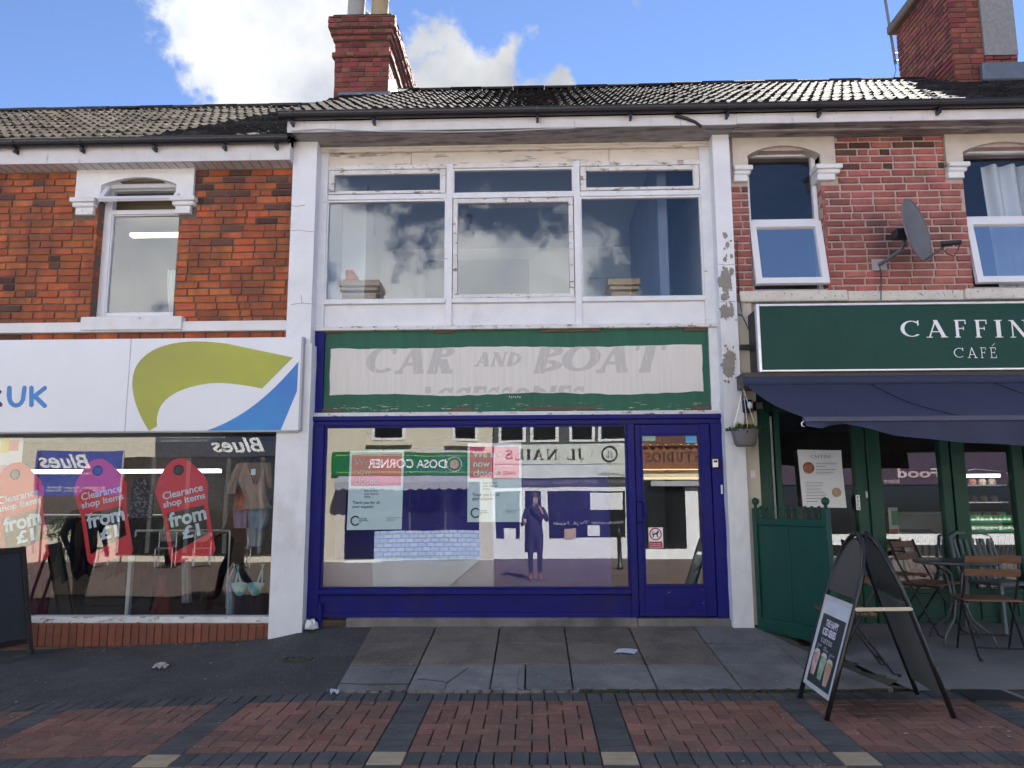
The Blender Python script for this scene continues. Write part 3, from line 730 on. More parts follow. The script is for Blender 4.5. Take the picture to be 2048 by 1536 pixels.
# side posts and mullions
MB().box(X0,fx0+.032,WF-.02,WF+.09,Z['j'],Z['b']).obj('post',WWOOD,mid,bevel=.004)
MB().box(fx1-.032,X1,WF-.02,WF+.09,Z['j'],Z['b']).obj('post',WWOOD,mid,bevel=.004)
mx=[(PX(892,450,WF),PX(905,450,WF)),(PX(1148,450,WF),PX(1161,450,WF))]
for a,c in mx: MB().box(a,c,WF-.012,WF+.08,Z['i'],Z['c']).obj('mullion',WWOOD,mid,bevel=.004)
SEG=[(fx0+.032,mx[0][0]),(mx[0][1],mx[1][0]),(mx[1][1],fx1-.032)]
def hbar(z0,z1,name,m,dy=0.0,y1=.085):
    for a,c in SEG: MB().box(a,c,WF-.016+dy,WF+y1,z0,z1).obj(name,m,mid,bevel=.004)
hbar(Z['d'],Z['c'],'rail',WORN); hbar(Z['f'],Z['e'],'rail',WWOOD); 
hbar(Z['h'],Z['g'],'sill',WWOOD,-.02)
for a,c in SEG: MB().box(a,c,WF+.012,WF+.06,Z['i'],Z['h']).obj('apron_panel',WHITE,mid,bevel=.003)
MB().box(X0,X1,WF-.06,WF+.09,Z['j'],Z['i']).obj('ledge',WORN,mid,bevel=.004)
def pane(par,x0,x1,z0,z1,y,m,name='pane'):
    return MB().box(x0,x1,y,y+.004,z0,z1).obj(name,m,par)
for i,(a,c) in enumerate(SEG):
    w=MB()
    if i!=1:
        fr=MB().frame(a+.006,c-.006,WF-.02,WF+.03,Z['e']+.006,Z['d']-.006,.062,.062,.05,.035).obj('window_casement',WORN,mid,bevel=.004)
        pane(fr,a+.06,c-.06,Z['e']+.035,Z['d']-.05,WF+.012,GLU)
        bead=MB().frame(a,c,WF+.0,WF+.05,Z['g'],Z['f'],.014,.014,.02,.012).obj('window',WWOOD,mid)
        pane(bead,a+.012,c-.012,Z['g']+.01,Z['f']-.018,WF+.03,GLU)
    else:
        bead=MB().frame(a,c,WF+.0,WF+.05,Z['e'],Z['d'],.014,.014,.02,.012).obj('window',WWOOD,mid)
        pane(bead,a+.012,c-.012,Z['e']+.01,Z['d']-.018,WF+.03,GLU)
        fr=MB().frame(a+.008,c-.008,WF-.022,WF+.03,Z['g']+.004,Z['f']-.008,.048,.048,.05,.042).obj('window_casement',WORN,mid,bevel=.004)
        pane(fr,a+.054,c-.054,Z['g']+.044,Z['f']-.056,WF+.012,GLU)
# upper room
ROOM=mat('pale_room_paint',(.84,.88,.90),(.80,.84,.86),2,.8,0,obj=False); DOORP=mat('grey_room_door',(.42,.45,.46),(.38,.40,.42),3,.6,0)
RCEIL=mat('ceiling_tile_white',(.62,.67,.74),(.58,.63,.70),2,.9,0)
ry1=3.6; rz0,rz1=Z['g']-.75,Z['c']+.25
MB().box(X0-.05,X1+.05,ry1,ry1+.1,rz0,rz1).obj('room_wall',ROOM,mid)
MB().box(X0-.15,X0-.05,.2,ry1,rz0,rz1).obj('room_wall',ROOM,mid); MB().box(X1+.05,X1+.15,.2,ry1,rz0,rz1).obj('room_wall',ROOM,mid)
MB().box(X0-.15,X1+.15,.17,ry1+.1,rz1,rz1+.05).obj('room_ceiling',RCEIL,mid)
FLG=mat('grey_floor',(.22,.22,.22),(.18,.18,.18),2,.7,0)
MB().box(X0-.15,X1+.15,.17,ry1+.1,rz0-.06,rz0).obj('room_floor',FLG,mid)
c=P(955,555,ry1); MB().box(PX(852,560,ry1),PX(1058,560,ry1),ry1-.05,ry1-.003,rz0,PZ(955,522,ry1)).obj('room_door',DOORP,mid)
xk=PX(1220,560,ry1); MB().frame(PX(1168,560,ry1),PX(1275,560,ry1),ry1-.05,ry1-.003,rz0,PZ(1220,548,ry1),.07).obj('room_door_frame',ROOM,mid)
MB().box(X0-.04,X0+.25,1.2,1.6,rz0,rz1).obj('chimney_breast',ROOM,mid)
# fittings on the ceiling
pz=rz1
q=MB(); a=P(940,424,1.7); q.box(a.x-.02,a.x+1.25,1.62,1.78,pz-.08,pz-.002); tag(q.obj('ceiling_light',PLASTICW,None,bevel=.01),'long white tube light under upstairs ceiling','ceiling light')
q=MB(); a=P(937,450,2.2); q.lathe([(.045,-.12),(.055,-.09),(.055,-.03),(.04,-.002)],(a.x,2.2,pz),14); tag(q.obj('alarm_sounder',mat('alarm_red',(.16,.02,.06),None,3,.4)),'small dark red fire alarm sounder under upstairs ceiling','alarm')
q=MB(); a=P(995,447,2.5); q.lathe([(.03,-.06),(.055,-.045),(.06,-.02),(.06,-.002)],(a.x,2.5,pz),14); tag(q.obj('smoke_detector',PLASTICW),'small round white smoke detector under upstairs ceiling','smoke detector')
q=MB(); a=P(972,475,ry1-.05); q.box(a.x-.14,a.x+.14,ry1-.10,ry1-.003,a.z-.05,a.z+.05); tag(q.obj('exit_lamp',PLASTICW,None,bevel=.01),'white box lamp on upstairs rear wall above the door','wall lamp')

# eaves: soffit, fascia, gutter, roof (the right-hand neighbour shares the roof plane)
GX0=PX(560,232,-.42)
XR_END=9.0
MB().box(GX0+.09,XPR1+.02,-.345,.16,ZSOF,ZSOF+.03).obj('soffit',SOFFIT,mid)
MB().box(GX0+.06,XPR1+.02,-.365,-.345,ZSOF-.012,ZG-.02).obj('fascia_board',FASCIA,mid,bevel=.003)
gut=gutter(mid,GX0,XPR1+.03,-.43,ZG+.03,[PX(v,240,-.43) for v in (584,747,1075,1262)],drop=-.0)
ZRG=PZ(1000,184,3.0)
chx=(PX(668,150,2.45)-.05,PX(778,150,2.45)+.05,2.30,4.4)
tiled_roof(mid,GX0-.02,XPR1,-.40,ZG+.02,3.0,ZRG,[TILE],holes=[chx],seed=1)
# sagging cable along the fascia, hanging end of pipe
MB().tube([P(582,262,-.38),P(640,258,-.38),P(760,263,-.38),P(900,264,-.38),P(1000,262,-.38),P(1150,256,-.38)],.006,6).obj('cable',mat('pale_cable',(.5,.5,.5),None,3,.5),mid)
MB().tube([P(1350,231,-.40),P(1370,236,-.39),P(1390,244,-.37),P(1403,254,-.35)],.017,8).obj('loose_pipe',BLACKP,mid)

# ground floor: sign board, blue shopfront
bx0,bx1=PX(650,740,WF),PX(1417,740,WF)
zs1,zs0=Z['j'],PZ(1000,824,WF)
sb=thing('shop_signboard','old green painted signboard with bare white patch and ghost lettering','sign',(0,WF,zs0))
MB().box(bx0-.01,bx1+.01,WF+.01,WF+.05,zs0+.09,zs1).obj('board',GREENB,sb)
MB().box(bx0-.01,bx1+.01,WF+.008,WF+.05,zs0,zs0+.09).obj('board',GREENB2,sb)
r=random.Random(12); pts=[]
xa,xb=PX(660,745,WF),PX(1406,745,WF); za,zb=PZ(1000,788,WF),PZ(1000,694,WF)
for i in range(41): pts.append((xa+(xb-xa)*i/40, za+r.uniform(-.006,.006)+.012*math.sin(i*.35)))
for i in range(9): pts.append((xb+r.uniform(-.006,.003),za+(zb-za)*(i+.5)/9))
for i in range(41): pts.append((xb+(xa-xb)*i/40, zb+r.uniform(-.005,.005)+.008*math.sin(i*.3+1)))
for i in range(9): pts.append((xa+r.uniform(-.004,.003),zb+(za-zb)*(i+.5)/9))
MB().prism(pts,WF+.005,WF+.02).obj('bare_patch',BOARDW,sb)
def ghost(s_,x0,x1,y0,y1,Y,clipz=None,**k):
    a,c=PX(x0,(y0+y1)/2,Y),PX(x1,(y0+y1)/2,Y); z0,z1=PZ((x0+x1)/2,y1,Y),PZ((x0+x1)/2,y0,Y)
    cl=None
    if clipz=='top': cl=[((0,0,zb-.004-z0),(0,0,1))]
    if clipz=='bot': cl=[((0,0,za+.014-z0),(0,0,-1))]
    add('lettering',serif_me(s_,GHOST,c-a,z1-z0,T=.29,t=.10,slab=.12,space=.05,clip=cl,**k),sb,(a,Y,z0))
GYH=WF+.0035
ghost('CAR',730,921,689,748,GYH,'top',shear=.25); ghost('AND',948,1046,704,733,GYH,None,shear=.25); ghost('BOAT',1063,1335,686,746,GYH,'top',shear=.25)
ghost('ACCESSORIES',830,1172,772,832,GYH,'bot',shear=.25)
for i in range(6): patch(sb,1019+4.2*i,793.5+(i%2),2.6,4.2,WF+.0045,300+i,mat('pale_green_print',(.5,.55,.48),None,3,.6),name='paint_fleck')
for x0,x1,y in ((649,682,663),(867,908,663),(1080,1202,661),(1367,1418,659)): MB().box(PX(x0,y,WF),PX(x1,y,WF),WF-.012,WF+.006,PZ(x0,y+3.5,WF),PZ(x0,y-2.5,WF)).obj('batten',OLDWOOD,sb)
for x0,x1,y in ((644,683,821),(904,942,820),(1052,1189,817),(1383,1424,816)): MB().box(PX(x0,y,WF),PX(x1,y,WF),WF-.012,WF+.006,PZ(x0,y+3.5,WF),PZ(x0,y-3,WF)).obj('batten',OLDWOOD,sb)
MB().box(X0,bx0-.012,WF-.02,WF+.06,zs0+.001,zs1-.001).obj('side_strip',BLUE,mid); MB().box(bx1+.012,X1,WF-.02,WF+.06,zs0+.001,zs1-.001).obj('side_strip',WWOOD,mid)
zl=PZ(1000,832,WF)
MB().box(X0,X1+.03,WF-.055,WF+.06,zl,zs0-.001).obj('ledge',WORN,mid,bevel=.004)
# blue frame
SFY=.03
xL=PX(634,1000,SFY); xR=PX(1443,1060,SFY)
zH1=zl-.001; zH0=PZ(1000,850,SFY); zSill1=PZ(1000,1177,SFY); zSill0=PZ(1000,1188,SFY); zB=PZ(1000,1233,SFY)
gx0,gx1=PX(645,1000,SFY),PX(1257,1000,SFY); mxa,mxb=gx1,PX(1271,1000,SFY)
front=MB().box(X0,X1+.02,SFY-.055,SFY+.07,zH0+.05,zH1).obj('shopfront_head',BLUE,mid,bevel=.004)
MB().box(X0,X1+.015,SFY-.02,SFY+.07,zH0,zH0+.049).obj('shopfront_head',BLUE,mid,bevel=.003)
MB().box(LX1,gx0,SFY-.03,SFY+.07,zB-.01,zH0).obj('shopfront_post',BLUE,mid,bevel=.004)
MB().box(mxa,mxb,SFY-.035,SFY+.07,zB-.01,zH0).obj('shopfront_post',BLUE,mid,bevel=.004)
dx0,dx1=mxb,PX(1428,1060,SFY)
MB().box(dx1,RX0+.01,SFY-.03,SFY+.07,zB-.015,zH0).obj('shopfront_post',BLUE,mid,bevel=.004)
sw=MB().frame(gx0,gx1,SFY+.0,SFY+.05,zSill1,zH0,.02,.02,.02,.015).obj('shop_window',BLUE,mid)
pane(sw,gx0+.015,gx1-.015,zSill1+.01,zH0-.015,SFY+.02,GLS)
MB().box(gx0,gx1,SFY-.07,SFY+.07,zSill0,zSill1).obj('sill',BLUE,mid,bevel=.008)
MB().box(gx0,gx1,SFY-.0,SFY+.07,zB-.01,zSill0).obj('stall_riser',BLUE,mid)
MB().box(gx0,gx1,SFY-.018,SFY-.001,zB-.008,PZ(1000,1224,SFY)).obj('skirting',BLUE,mid,bevel=.005)
MB().tube([(gx0+.02,SFY-.035,zB-.10),(gx0+.02,SFY-.035,zB+.13)],.026,10).obj('pipe_stub',BLUE,mid)
# door
door=thing('shop_door','blue glazed shop door with pull handle and letter slot','door',((dx0+dx1)/2,SFY,zB))
dz1=zH0-.006; dz0=zB+.0
ga,gb=PX(1284,1000,SFY),PX(1405,1020,SFY); gzt,gzb=PZ(1340,868,SFY),PZ(1345,1170,SFY)
leaf=MB(); leaf.box(dx0+.006,ga,SFY-.012,SFY+.035,dz0,dz1); leaf.box(gb,dx1-.006,SFY-.012,SFY+.035,dz0,dz1); leaf.box(ga,gb,SFY-.0105,SFY+.034,gzt,dz1-.001)
leaf.obj('door_stile',BLUE,door,bevel=.004)
dl=MB().box(ga,gb,SFY-.0105,SFY+.034,dz0+.001,gzb-.02).obj('bottom_rail',BLUEW,door,bevel=.004)
MB().frame(ga,gb,SFY-.02,SFY+.03,gzb-.02,gzt,.018,.018,.018,.028).obj('glazing_bead',BLUE,door)
pane(door,ga+.012,gb-.012,gzb,gzt-.012,SFY+.008,GLD)
hx=PX(1290,1020,SFY-.05); h1,h0=PZ(1290,1002,SFY),PZ(1290,1043,SFY)
MB().tube([(hx-.075,SFY-.015,h1),(hx-.075,SFY-.05,h1),(hx-.02,SFY-.06,h1),(hx,SFY-.06,h1-.02),(hx,SFY-.06,h0+.02),(hx-.02,SFY-.06,h0),(hx-.075,SFY-.05,h0),(hx-.075,SFY-.015,h0)],.011,8).obj('pull_handle',BLUE,door,smooth=True)
MB().frame(PX(1328,1205,SFY),PX(1386,1205,SFY),SFY-.02,SFY-.008,PZ(1345,1216,SFY),PZ(1345,1195,SFY),.012).obj('letter_slot',BLUEW,door)
MB().box(PX(1332,1205,SFY),PX(1381,1205,SFY),SFY-.015,SFY-.0115,PZ(1345,1212,SFY),PZ(1345,1200,SFY)).obj('letter_flap',BLUE,door)
MB().lathe([(.014,0),(.014,.004)],(0,0,0),10)
# stickers on door glass
gy=SFY+.003
def stick(name,label,cat,x0,y0,x1,y1,c,Y=gy,par=None):
    o=MB().box(PX(x0,y0,Y),PX(x1,y1,Y),Y,Y+.001,PZ((x0+x1)/2,y1,Y),PZ((x0+x1)/2,y0,Y)).obj(name,mat(name+'_'+''.join(str(int(v*99)) for v in c),c,c,3,.5))
    return tag(o,label,cat)
stick('door_sticker','pale green sticker at top of the blue door glass','sticker',1283,871,1311,882,(.32,.52,.40))
stick('door_sticker','light blue sticker at top of the blue door glass','sticker',1371,871,1393,886,(.10,.42,.72))
ns=thing('no_dogs_sign','white no dogs sign with red ring stuck on the blue door glass','sign',P(1311,1096,gy))
MB().box(PX(1297,1070,gy),PX(1326,1070,gy),gy-.001,gy,PZ(1311,1096,gy),PZ(1311,1055,gy)).obj('plate',WHITEP,ns)
RED=mat('sign_red',(.55,.03,.05),None,3,.5)
MB().box(PX(1298,1090,gy),PX(1325,1090,gy),gy-.002,gy-.0012,PZ(1311,1095,gy),PZ(1311,1083,gy)).obj('red_panel',RED,ns)
cc=P(1311,1068,gy-.002); rr=.055
MB().tube([(cc.x+rr*math.cos(a*.2618),gy-.002,cc.z+rr*math.sin(a*.2618)) for a in range(25)],.006,5).obj('ring',RED,ns)
MB().bar((cc.x-rr*.7,gy-.003,cc.z+rr*.7),(cc.x+rr*.7,gy-.003,cc.z-rr*.7),.01,.004).obj('slash',RED,ns)
dg=MB(); BK=mat('sign_black',(.02,.02,.02),None,3,.5)
def dogpt(u,v): return (cc.x+u*.04,cc.z+v*.04)
dg.prism([dogpt(*q) for q in ((-.7,-.8),(-.45,-.8),(-.4,-.2),(.3,-.1),(.35,-.8),(.55,-.8),(.6,.2),(.95,.5),(.75,.75),(.45,.85),(.35,.4),(-.5,.1),(-.9,.5),(-.75,.0))],gy-.0015,gy-.001)
dg.obj('dog_mark',BK,ns); text('wording','No dogs except\nassistance dogs',WHITEP,PX(1300,1090,gy),gy-.0025,PZ(1311,1093,gy),ns,w=.11,h=.035)
# key safe, switch box
ks=thing('key_safe','silver and black key safe on white post beside blue door','key safe',P(1428,935,-.0))
a=P(1428,925,SFY-.03); MB().box(a.x-.035,a.x+.035,SFY-.085,SFY-.031,a.z-.055,a.z+.055).obj('body',BLACKP,ks,bevel=.012)
MB().box(a.x-.027,a.x+.027,SFY-.092,SFY-.0855,a.z-.05,a.z+.03).obj('cover',CHROME,ks,bevel=.006); MB().box(a.x-.018,a.x+.018,SFY-.0935,SFY-.0925,a.z-.004,a.z+.018).obj('dial_window',BLACKP,ks)
# concrete step
st_=MB().box(PX(692,1245,-.05),PX(1275,1245,-.05),-.07,.35,gz(0,0)-.06,zB-.004); st_.obj('doorstep',CONC,mid,bevel=.01)
MB().box(PX(1275,1245,-.05)+.002,RX0-.002,-.06,.35,gz(0,0)-.06,zB-.012).obj('doorstep',CONC,mid,bevel=.01)
MB().box(LX1+.01,PX(692,1245,-.05)-.004,-.01,.3,gz(-2,0)-.06,zB-.03).obj('broken_brickwork',mat('crumbling_brick',(.12,.075,.045),(.06,.045,.03),14,.9,1,50,obj=False),mid,bevel=.02)
# ground floor interior
IB=mat('blue_display_cloth',(.045,.038,.40),(.03,.026,.28),1.6,.5,.4,4,spec=.5,obj=False)
IF=mat('shop_floor_vinyl',(.30,.28,.27),(.24,.22,.21),3,.5,0)
IW=mat('shop_wall_dull',(.30,.31,.33),(.26,.27,.29),3,.8,0)
iz0,iz1=zB+.02,zH1-.02; gyr=4.2
ix0,ix1=X0-.1,X1+.1
MB().box(ix0,ix1,.12,gyr,iz0-.05,iz0).obj('room_floor',IF,mid)
MB().box(ix0,ix1,.12,gyr,iz1+.15,iz1+.2).obj('room_ceiling',RCEIL,mid)
MB().box(ix0,ix1,gyr,gyr+.1,iz0,iz1+.15).obj('room_wall',IW,mid)
for a in (ix0-.1,ix1): MB().box(a,a+.1,.12,gyr,iz0,iz1+.15).obj('room_wall',IW,mid)
# blue screen across the room, white display plinth and pale bench in the window
def cloth(u,v): return (ix0+.1+(mxa-.1-ix0-.1)*u, 1.02+.05*math.sin(u*23+2*v)+.04*math.sin(u*9+v*5), iz0+.02+(iz1-iz0-.35+.10*math.sin(u*5))*v)
tag(MB().grid(cloth,60,16).obj('blue_screen',IB,smooth=True),'rumpled blue cloth screen hung inside the empty shop window','screen')
tb=thing('display_plinth','pale low display plinth lying inside the empty shop window','plinth',P(850,1150,.5))
MB().box(PX(745,1120,.75),PX(935,1120,.75),.55,1.0,iz0+.002,iz0+.42).obj('plinth_body',mat('plinth_white',(.62,.64,.64),(.5,.52,.52),3,.6,0),tb,bevel=.01)
MB().prism([(PX(x,y,.4),PZ(x,y,.4)) for x,y in ((747,1180),(745,1124),(960,1120),(888,1180))],.38,.40).obj('leaning_board',mat('board_white',(.70,.74,.74),None,3,.6),tb); MB().box(PX(655,1120,.6),PX(990,1120,.6),.42,.54,iz0+.002,PZ(800,1116,.6)).obj('plinth_step',mat('plinth_grey',(.50,.47,.50),(.42,.40,.42),3,.6,0),tb,bevel=.01)
q=MB(); a0=P(1352,1172,.9); q.box(ix1-.03,ix1-.005,.2,.9,iz0+.1,iz1-.2)
# posters inside the glass
MINT=mat('poster_mint',(.70,.84,.84),(.68,.82,.82),2,.6,0); PINK=mat('poster_pink',(.78,.055,.20),(.74,.05,.19),2,.6,0); DARKP=mat('poster_print',(.06,.07,.12),None,3,.6)
WP=mat('poster_white',(.84,.86,.86),None,3,.6)
def poster(x0,y0,x1,y1,skew,label):
    Y=SFY+.028; rt=thing('closing_notice',label,'poster',P((x0+x1)/2,y1,Y))
    a,c=PX(x0,(y0+y1)/2,Y),PX(x1,(y0+y1)/2,Y); z0,z1=PZ((x0+x1)/2,y1,Y),PZ((x0+x1)/2,y0,Y); w,h=c-a,z1-z0
    def pt(u,v,d=0): return (a+w*u-skew*(1-v), Y-d+.006*math.sin(u*3)*(1-v), z0+h*v+skew*.5*u)
    MB().grid(lambda u,v:pt(u,v),6,8).obj('sheet',MINT,rt)
    def rect(n,u0,v0,u1,v1,m,d): MB().grid(lambda u,v:pt(u0+(u1-u0)*u,v0+(v1-v0)*v,d),4,4).obj(n,m,rt)
    rect('header',0.0,.535,1,1,WP,.0008); rect('header_panel',.04,.55,.96,.955,PINK,.0016)
    def tx(s_,u,v,hh,m,sp=1.0,bold=.0,d=.003,w_=None):
        p=pt(u,v,d); o=text('wording',s_,m,p[0],Y-d,p[2],rt,h=hh*h,bold=bold,lines=sp) ; return o
    tx('We are\nnow\nclosed',.10,.575,.325,WP,1.0,.01,.004)
    tx('Scan to find\nyour nearest\nstore.',.29,.405,.10,DARKP,1.0,.006)
    tx('Thank you for all\nyour support.',.085,.265,.098,DARKP,1.0,.006)
    p=pt(.15,.115,.003); rr=.055*h
    MB().tube([(p[0]+rr*math.cos(R(40+28*k)),p[1],p[2]+rr*math.sin(R(40+28*k))) for k in range(11)],.008,5).obj('ring_emblem',DARKP,rt)
    tx('CANCER\nRESEARCH\nUK',.22,.085,.065,DARKP,1.0,.01); tx('Together we are\nbeating cancer',.72,.105,.034,DARKP,1.0); rect('rule',.70,.147,.99,.150,DARKP,.002)
    return rt
poster(698,902,807,1060,.012,'we are now closed poster hanging over the dark blue screen')
poster(935,886,1043,1044,.0,'we are now closed poster next to the white plinth end')
# ------------------------------------------------------------------ left neighbour: charity shop with orange brick upper wall
lef=thing('brick_shop_building','orange brick shop with open sash window and charity shopfront','building',(-5,0,-.2))
XLE=-8.6
zsof_l=PZ(300,322,-.22); zfa_l=PZ(300,290,-.22)
ZGL=PZ(300,279,-.29)
wx0,wx1=PX(190,500,0),PX(353,500,0)
wz0,wz1=PZ(268,637,0),PZ(268,362,0)
lx0,lx1=PX(153,360,-.03),PX(388,360,-.03); lz0,lz1=PZ(270,398,0),zsof_l
bz0=PZ(300,676,0)-.25
holes=[(wx0,wx1,wz0,wz1+.02),(lx0,lx1,lz0,lz1+.1)]
bxa,bxb=PX(144,410,-.03),PX(192,410,-.03); bxc,bxd=PX(343,410,-.03),PX(391,410,-.03); bz_1,bz_0=PZ(165,398,-.03),PZ(165,430,-.03)
holes+=[(bxa,bxb,bz_0,bz_1),(bxc,bxd,bz_0,bz_1)]
lm=MB()
for a,c,d,e in ((XLE,wx0,bz0,zsof_l+.05),(wx1,XPL0+.05,bz0,zsof_l+.05),(wx0,wx1,bz0,wz0),(wx0,wx1,wz1,zsof_l+.05)): lm.box(a,c,.012,.30,d,e)
lwall=lm.obj('wall',MORT,lef)
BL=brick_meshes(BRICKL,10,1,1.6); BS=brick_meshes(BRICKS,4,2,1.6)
cl=bond(XLE,XPL0-.004,bz0,zsof_l,holes,seed=5,hdr=.22)
ztop=zsof_l
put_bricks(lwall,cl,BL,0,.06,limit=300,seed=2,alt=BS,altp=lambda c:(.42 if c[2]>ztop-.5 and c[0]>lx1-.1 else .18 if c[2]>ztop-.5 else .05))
# left reveal bricks
rv=[(.0,.14,z+.006,z+.0715) for z in [wz0+.0775*i for i in range(int((lz0-wz0)/.0775))]]
put_bricks(lwall,rv,BL,wx0+.001,.03,axis='+x',seed=8)
# stone surround
b=MB(); n=14
zc=PZ(270,357,0); za_=PZ(270,372,0)
arch=[]
for i in range(n+1):
    u=i/n; arch.append((wx0+.03+(wx1-wx0-.06)*u, za_+(zc-za_)*math.sin(math.pi*u)**.8))
pts=[(lx0,lz1-.002),(lx0,lz0+.001)]+[(wx0+.03,lz0+.001)]+arch+[(wx1-.03,lz0+.001),(lx1,lz0+.001),(lx1,lz1-.002)]
b.prism(pts[::-1],-.035,.14).obj('lintel',STONE,lef)
for a,c in ((bxa,bxb),(bxc,bxd)):
    zb_=bz_0; h=bz_1-bz_0
    q=MB().box(a+.05,c-.02 if a==bxa else c-.05,-.045,.12,zb_,zb_+h*.45); q.obj('corbel',STONE,lef,bevel=.004)
    MB().box(a+.02,c-.0,-.07,.12,zb_+h*.451,zb_+h*.72).obj('corbel',STONE,lef,bevel=.012)
    MB().box(a,c+.01,-.09,.12,zb_+h*.721,zb_+h*.999).obj('corbel',STONE,lef,bevel=.006)
# sill band
MB().box(XLE,XPL0-.003,-.07,.2,PZ(300,663,-.07),PZ(300,643,-.07)).obj('sill_band',STONE,lef,bevel=.006)
MB().box(PX(160,650,-.1),PX(362,650,-.1),-.10,.2,PZ(300,659,-.1),wz0-.001).obj('sill',STONE,lef,bevel=.006)
crack(lef,[(403,410),(420,411),(421,419),(440,424),(444,434),(465,439),(467,448)],-.0,.006)
# sash window
WY=.13
sx0,sx1=wx0+.004,wx1+.02
hz=PZ(280,370,.06)
fr=MB().frame(sx0,sx1,WY-.02,WY+.06,wz0,hz-.016,.085,.05,.03,.05).obj('window_frame',PLASTICW,lef,bevel=.004)
ztr=PZ(280,424,WY)
MB().box(sx0+.06,sx1-.03,WY-.015,WY+.055,ztr-.03,ztr+.02).obj('transom',PLASTICW,lef,bevel=.004)
lw=MB().frame(sx0+.062,sx1-.032,WY-.005,WY+.05,wz0+.052,ztr-.032,.035,.01,.012,.045).obj('lower_light',PLASTICW,lef,bevel=.003)
pane(lw,sx0+.09,sx1-.04,wz0+.09,ztr-.04,WY+.02,GLU)
# tilted top light, hinged at its head and pushed open
tt=bpy.data.objects.new('top_light',None)
hx0,hx1=PX(194,395,.0),PX(352,395,.0); hz=PZ(280,370,.06)
q=MB(); hh=.285; ang=R(35); 
def tl(x,d,t=0): return (x,.10-math.sin(ang)*d-t*math.cos(ang),hz-math.cos(ang)*d+t*math.sin(ang))
def tbar(mb,x0,x1,d0,d1):
    k=len(mb.v); mb.v+=[tl(x,d,t) for t in (0,.035) for d in (d0,d1) for x in (x0,x1)]; mb.f+=[tuple(k+i for i in f) for f in ((0,1,3,2),(4,6,7,5),(0,4,5,1),(2,3,7,6),(0,2,6,4),(1,5,7,3))]
tbar(q,sx0+.03,sx0+.08,0,hh); tbar(q,sx1-.06,sx1-.01,0,hh); tbar(q,sx0+.08,sx1-.06,.001,.04); tbar(q,sx0+.08,sx1-.06,hh-.045,hh-.001)
tlo=q.obj('top_light',PLASTICW,lef)
MB().box(wx0+.01,wx1-.01,WY+.0,WY+.06,hz+.035,zc+.08).obj('head_infill',PLASTICW,lef)
q=MB(); q.face(tl(sx0+.07,.03,.015),tl(sx1-.05,.03,.015),tl(sx1-.05,hh-.04,.015),tl(sx0+.07,hh-.04,.015)); q.obj('pane',GL,tlo)
# room behind the sash
LROOM=mat('beige_room',(.20,.185,.155),(.17,.155,.135),2,.9,0,obj=False)
ra,rb=sx0-.7,sx1+1.0
for a in ((ra,rb,2.2,2.3,wz0-.8,zsof_l),(ra-.1,ra,.31,2.3,wz0-.8,zsof_l),(rb,rb+.1,.31,2.3,wz0-.8,zsof_l)): MB().box(*a).obj('room_wall',LROOM,lef)
MB().box(ra,rb,.31,2.3,zsof_l,zsof_l+.05).obj('room_ceiling',LROOM,lef); MB().box(ra,rb,.31,2.3,wz0-.85,wz0-.8).obj('room_floor',FLG,lef)
q=MB(); a=P(263,471,1.4); q.box(a.x,a.x+1.2,1.36,1.44,a.z-.02,a.z+.02); tag(q.obj('tube_lamp',emit('warm_tube',(1,.84,.58),.55)),'lit warm tube lamp inside the beige upstairs room','lamp')
q=MB(); q.grid(lambda u,v:(PX(338,560,.4)+.10*u+.02*math.sin(v*5), .40+.03*math.sin(u*14+v*3), wz0-.3+(PZ(340,540,.4)-wz0+.3)*v),8,8); tag(q.obj('hanging_garment',mat('pale_green_cloth',(.55,.62,.55),(.45,.52,.45),5,.8),smooth=True),'pale green garment hanging inside the beige upstairs room','garment')
# eaves
MB().box(XLE,XPL0-.003,-.205,.05,zsof_l-.004,zsof_l+.02).obj('soffit',FASCIA,lef)
q=MB()
for i in range(40):
    x=XPL0-.05-i*.1
    if x>XLE: q=MB().box(x-.003,x+.003,-.20,-.01,zsof_l-.0065,zsof_l-.0035).obj('soffit_groove',CRK,lef)
MB().box(XLE,XPL0-.001,-.225,-.205,zsof_l-.012,zfa_l).obj('fascia_board',FASCIA,lef,bevel=.003)
MB().box(XPL0-.018,XPL0-.0005,-.204,-.125,zsof_l-.01,zfa_l-.03).obj('fascia_end',FASCIA,lef)
gutter(lef,XLE,XPL0-.0,-.29,ZGL,[PX(v,285,-.29) for v in (30,163,308,448,552)])
zrl=PZ(200,224,3.0)
tiled_roof(lef,XLE+.3,GX0+.12,-.26,ZGL-.01,3.0,zrl,[TILEL],seed=2)
MB().box(XLE,XPL0,2.98,6.2,-.4,4.6).obj('rear_wall',MORT,lef)

# fascia sign
sy=-.20
sx0_,sx1_=XLE,PX(600,770,sy); sz1,sz0=PZ(300,677,sy),PZ(300,862,sy)
cs=thing('shop_fascia_sign','long white fascia sign with lime and blue swoosh','sign',(-4,sy,sz0))
xj=PX(256,770,sy)
MB().box(sx0_,xj-.002,sy,sy+.09,sz0,sz1).obj('sign_panel',SIGNW,cs,bevel=.003); MB().box(xj+.002,sx1_,sy,sy+.09,sz0,sz1).obj('sign_panel',SIGNW,cs,bevel=.003)
GEDGE=mat('grey_edge_trim',(.45,.46,.48),None,3,.4)
MB().box(sx1_,sx1_+.02,sy-.005,sy+.10,sz0-.002,sz1+.002).obj('edge_trim',GEDGE,cs); MB().box(sx0_,sx1_,sy-.004,sy+.09,sz0-.014,sz0-.001).obj('edge_trim',GEDGE,cs)
def pxp(pts,Y): return [(PX(x,y,Y),PZ(x,y,Y)) for x,y in pts]
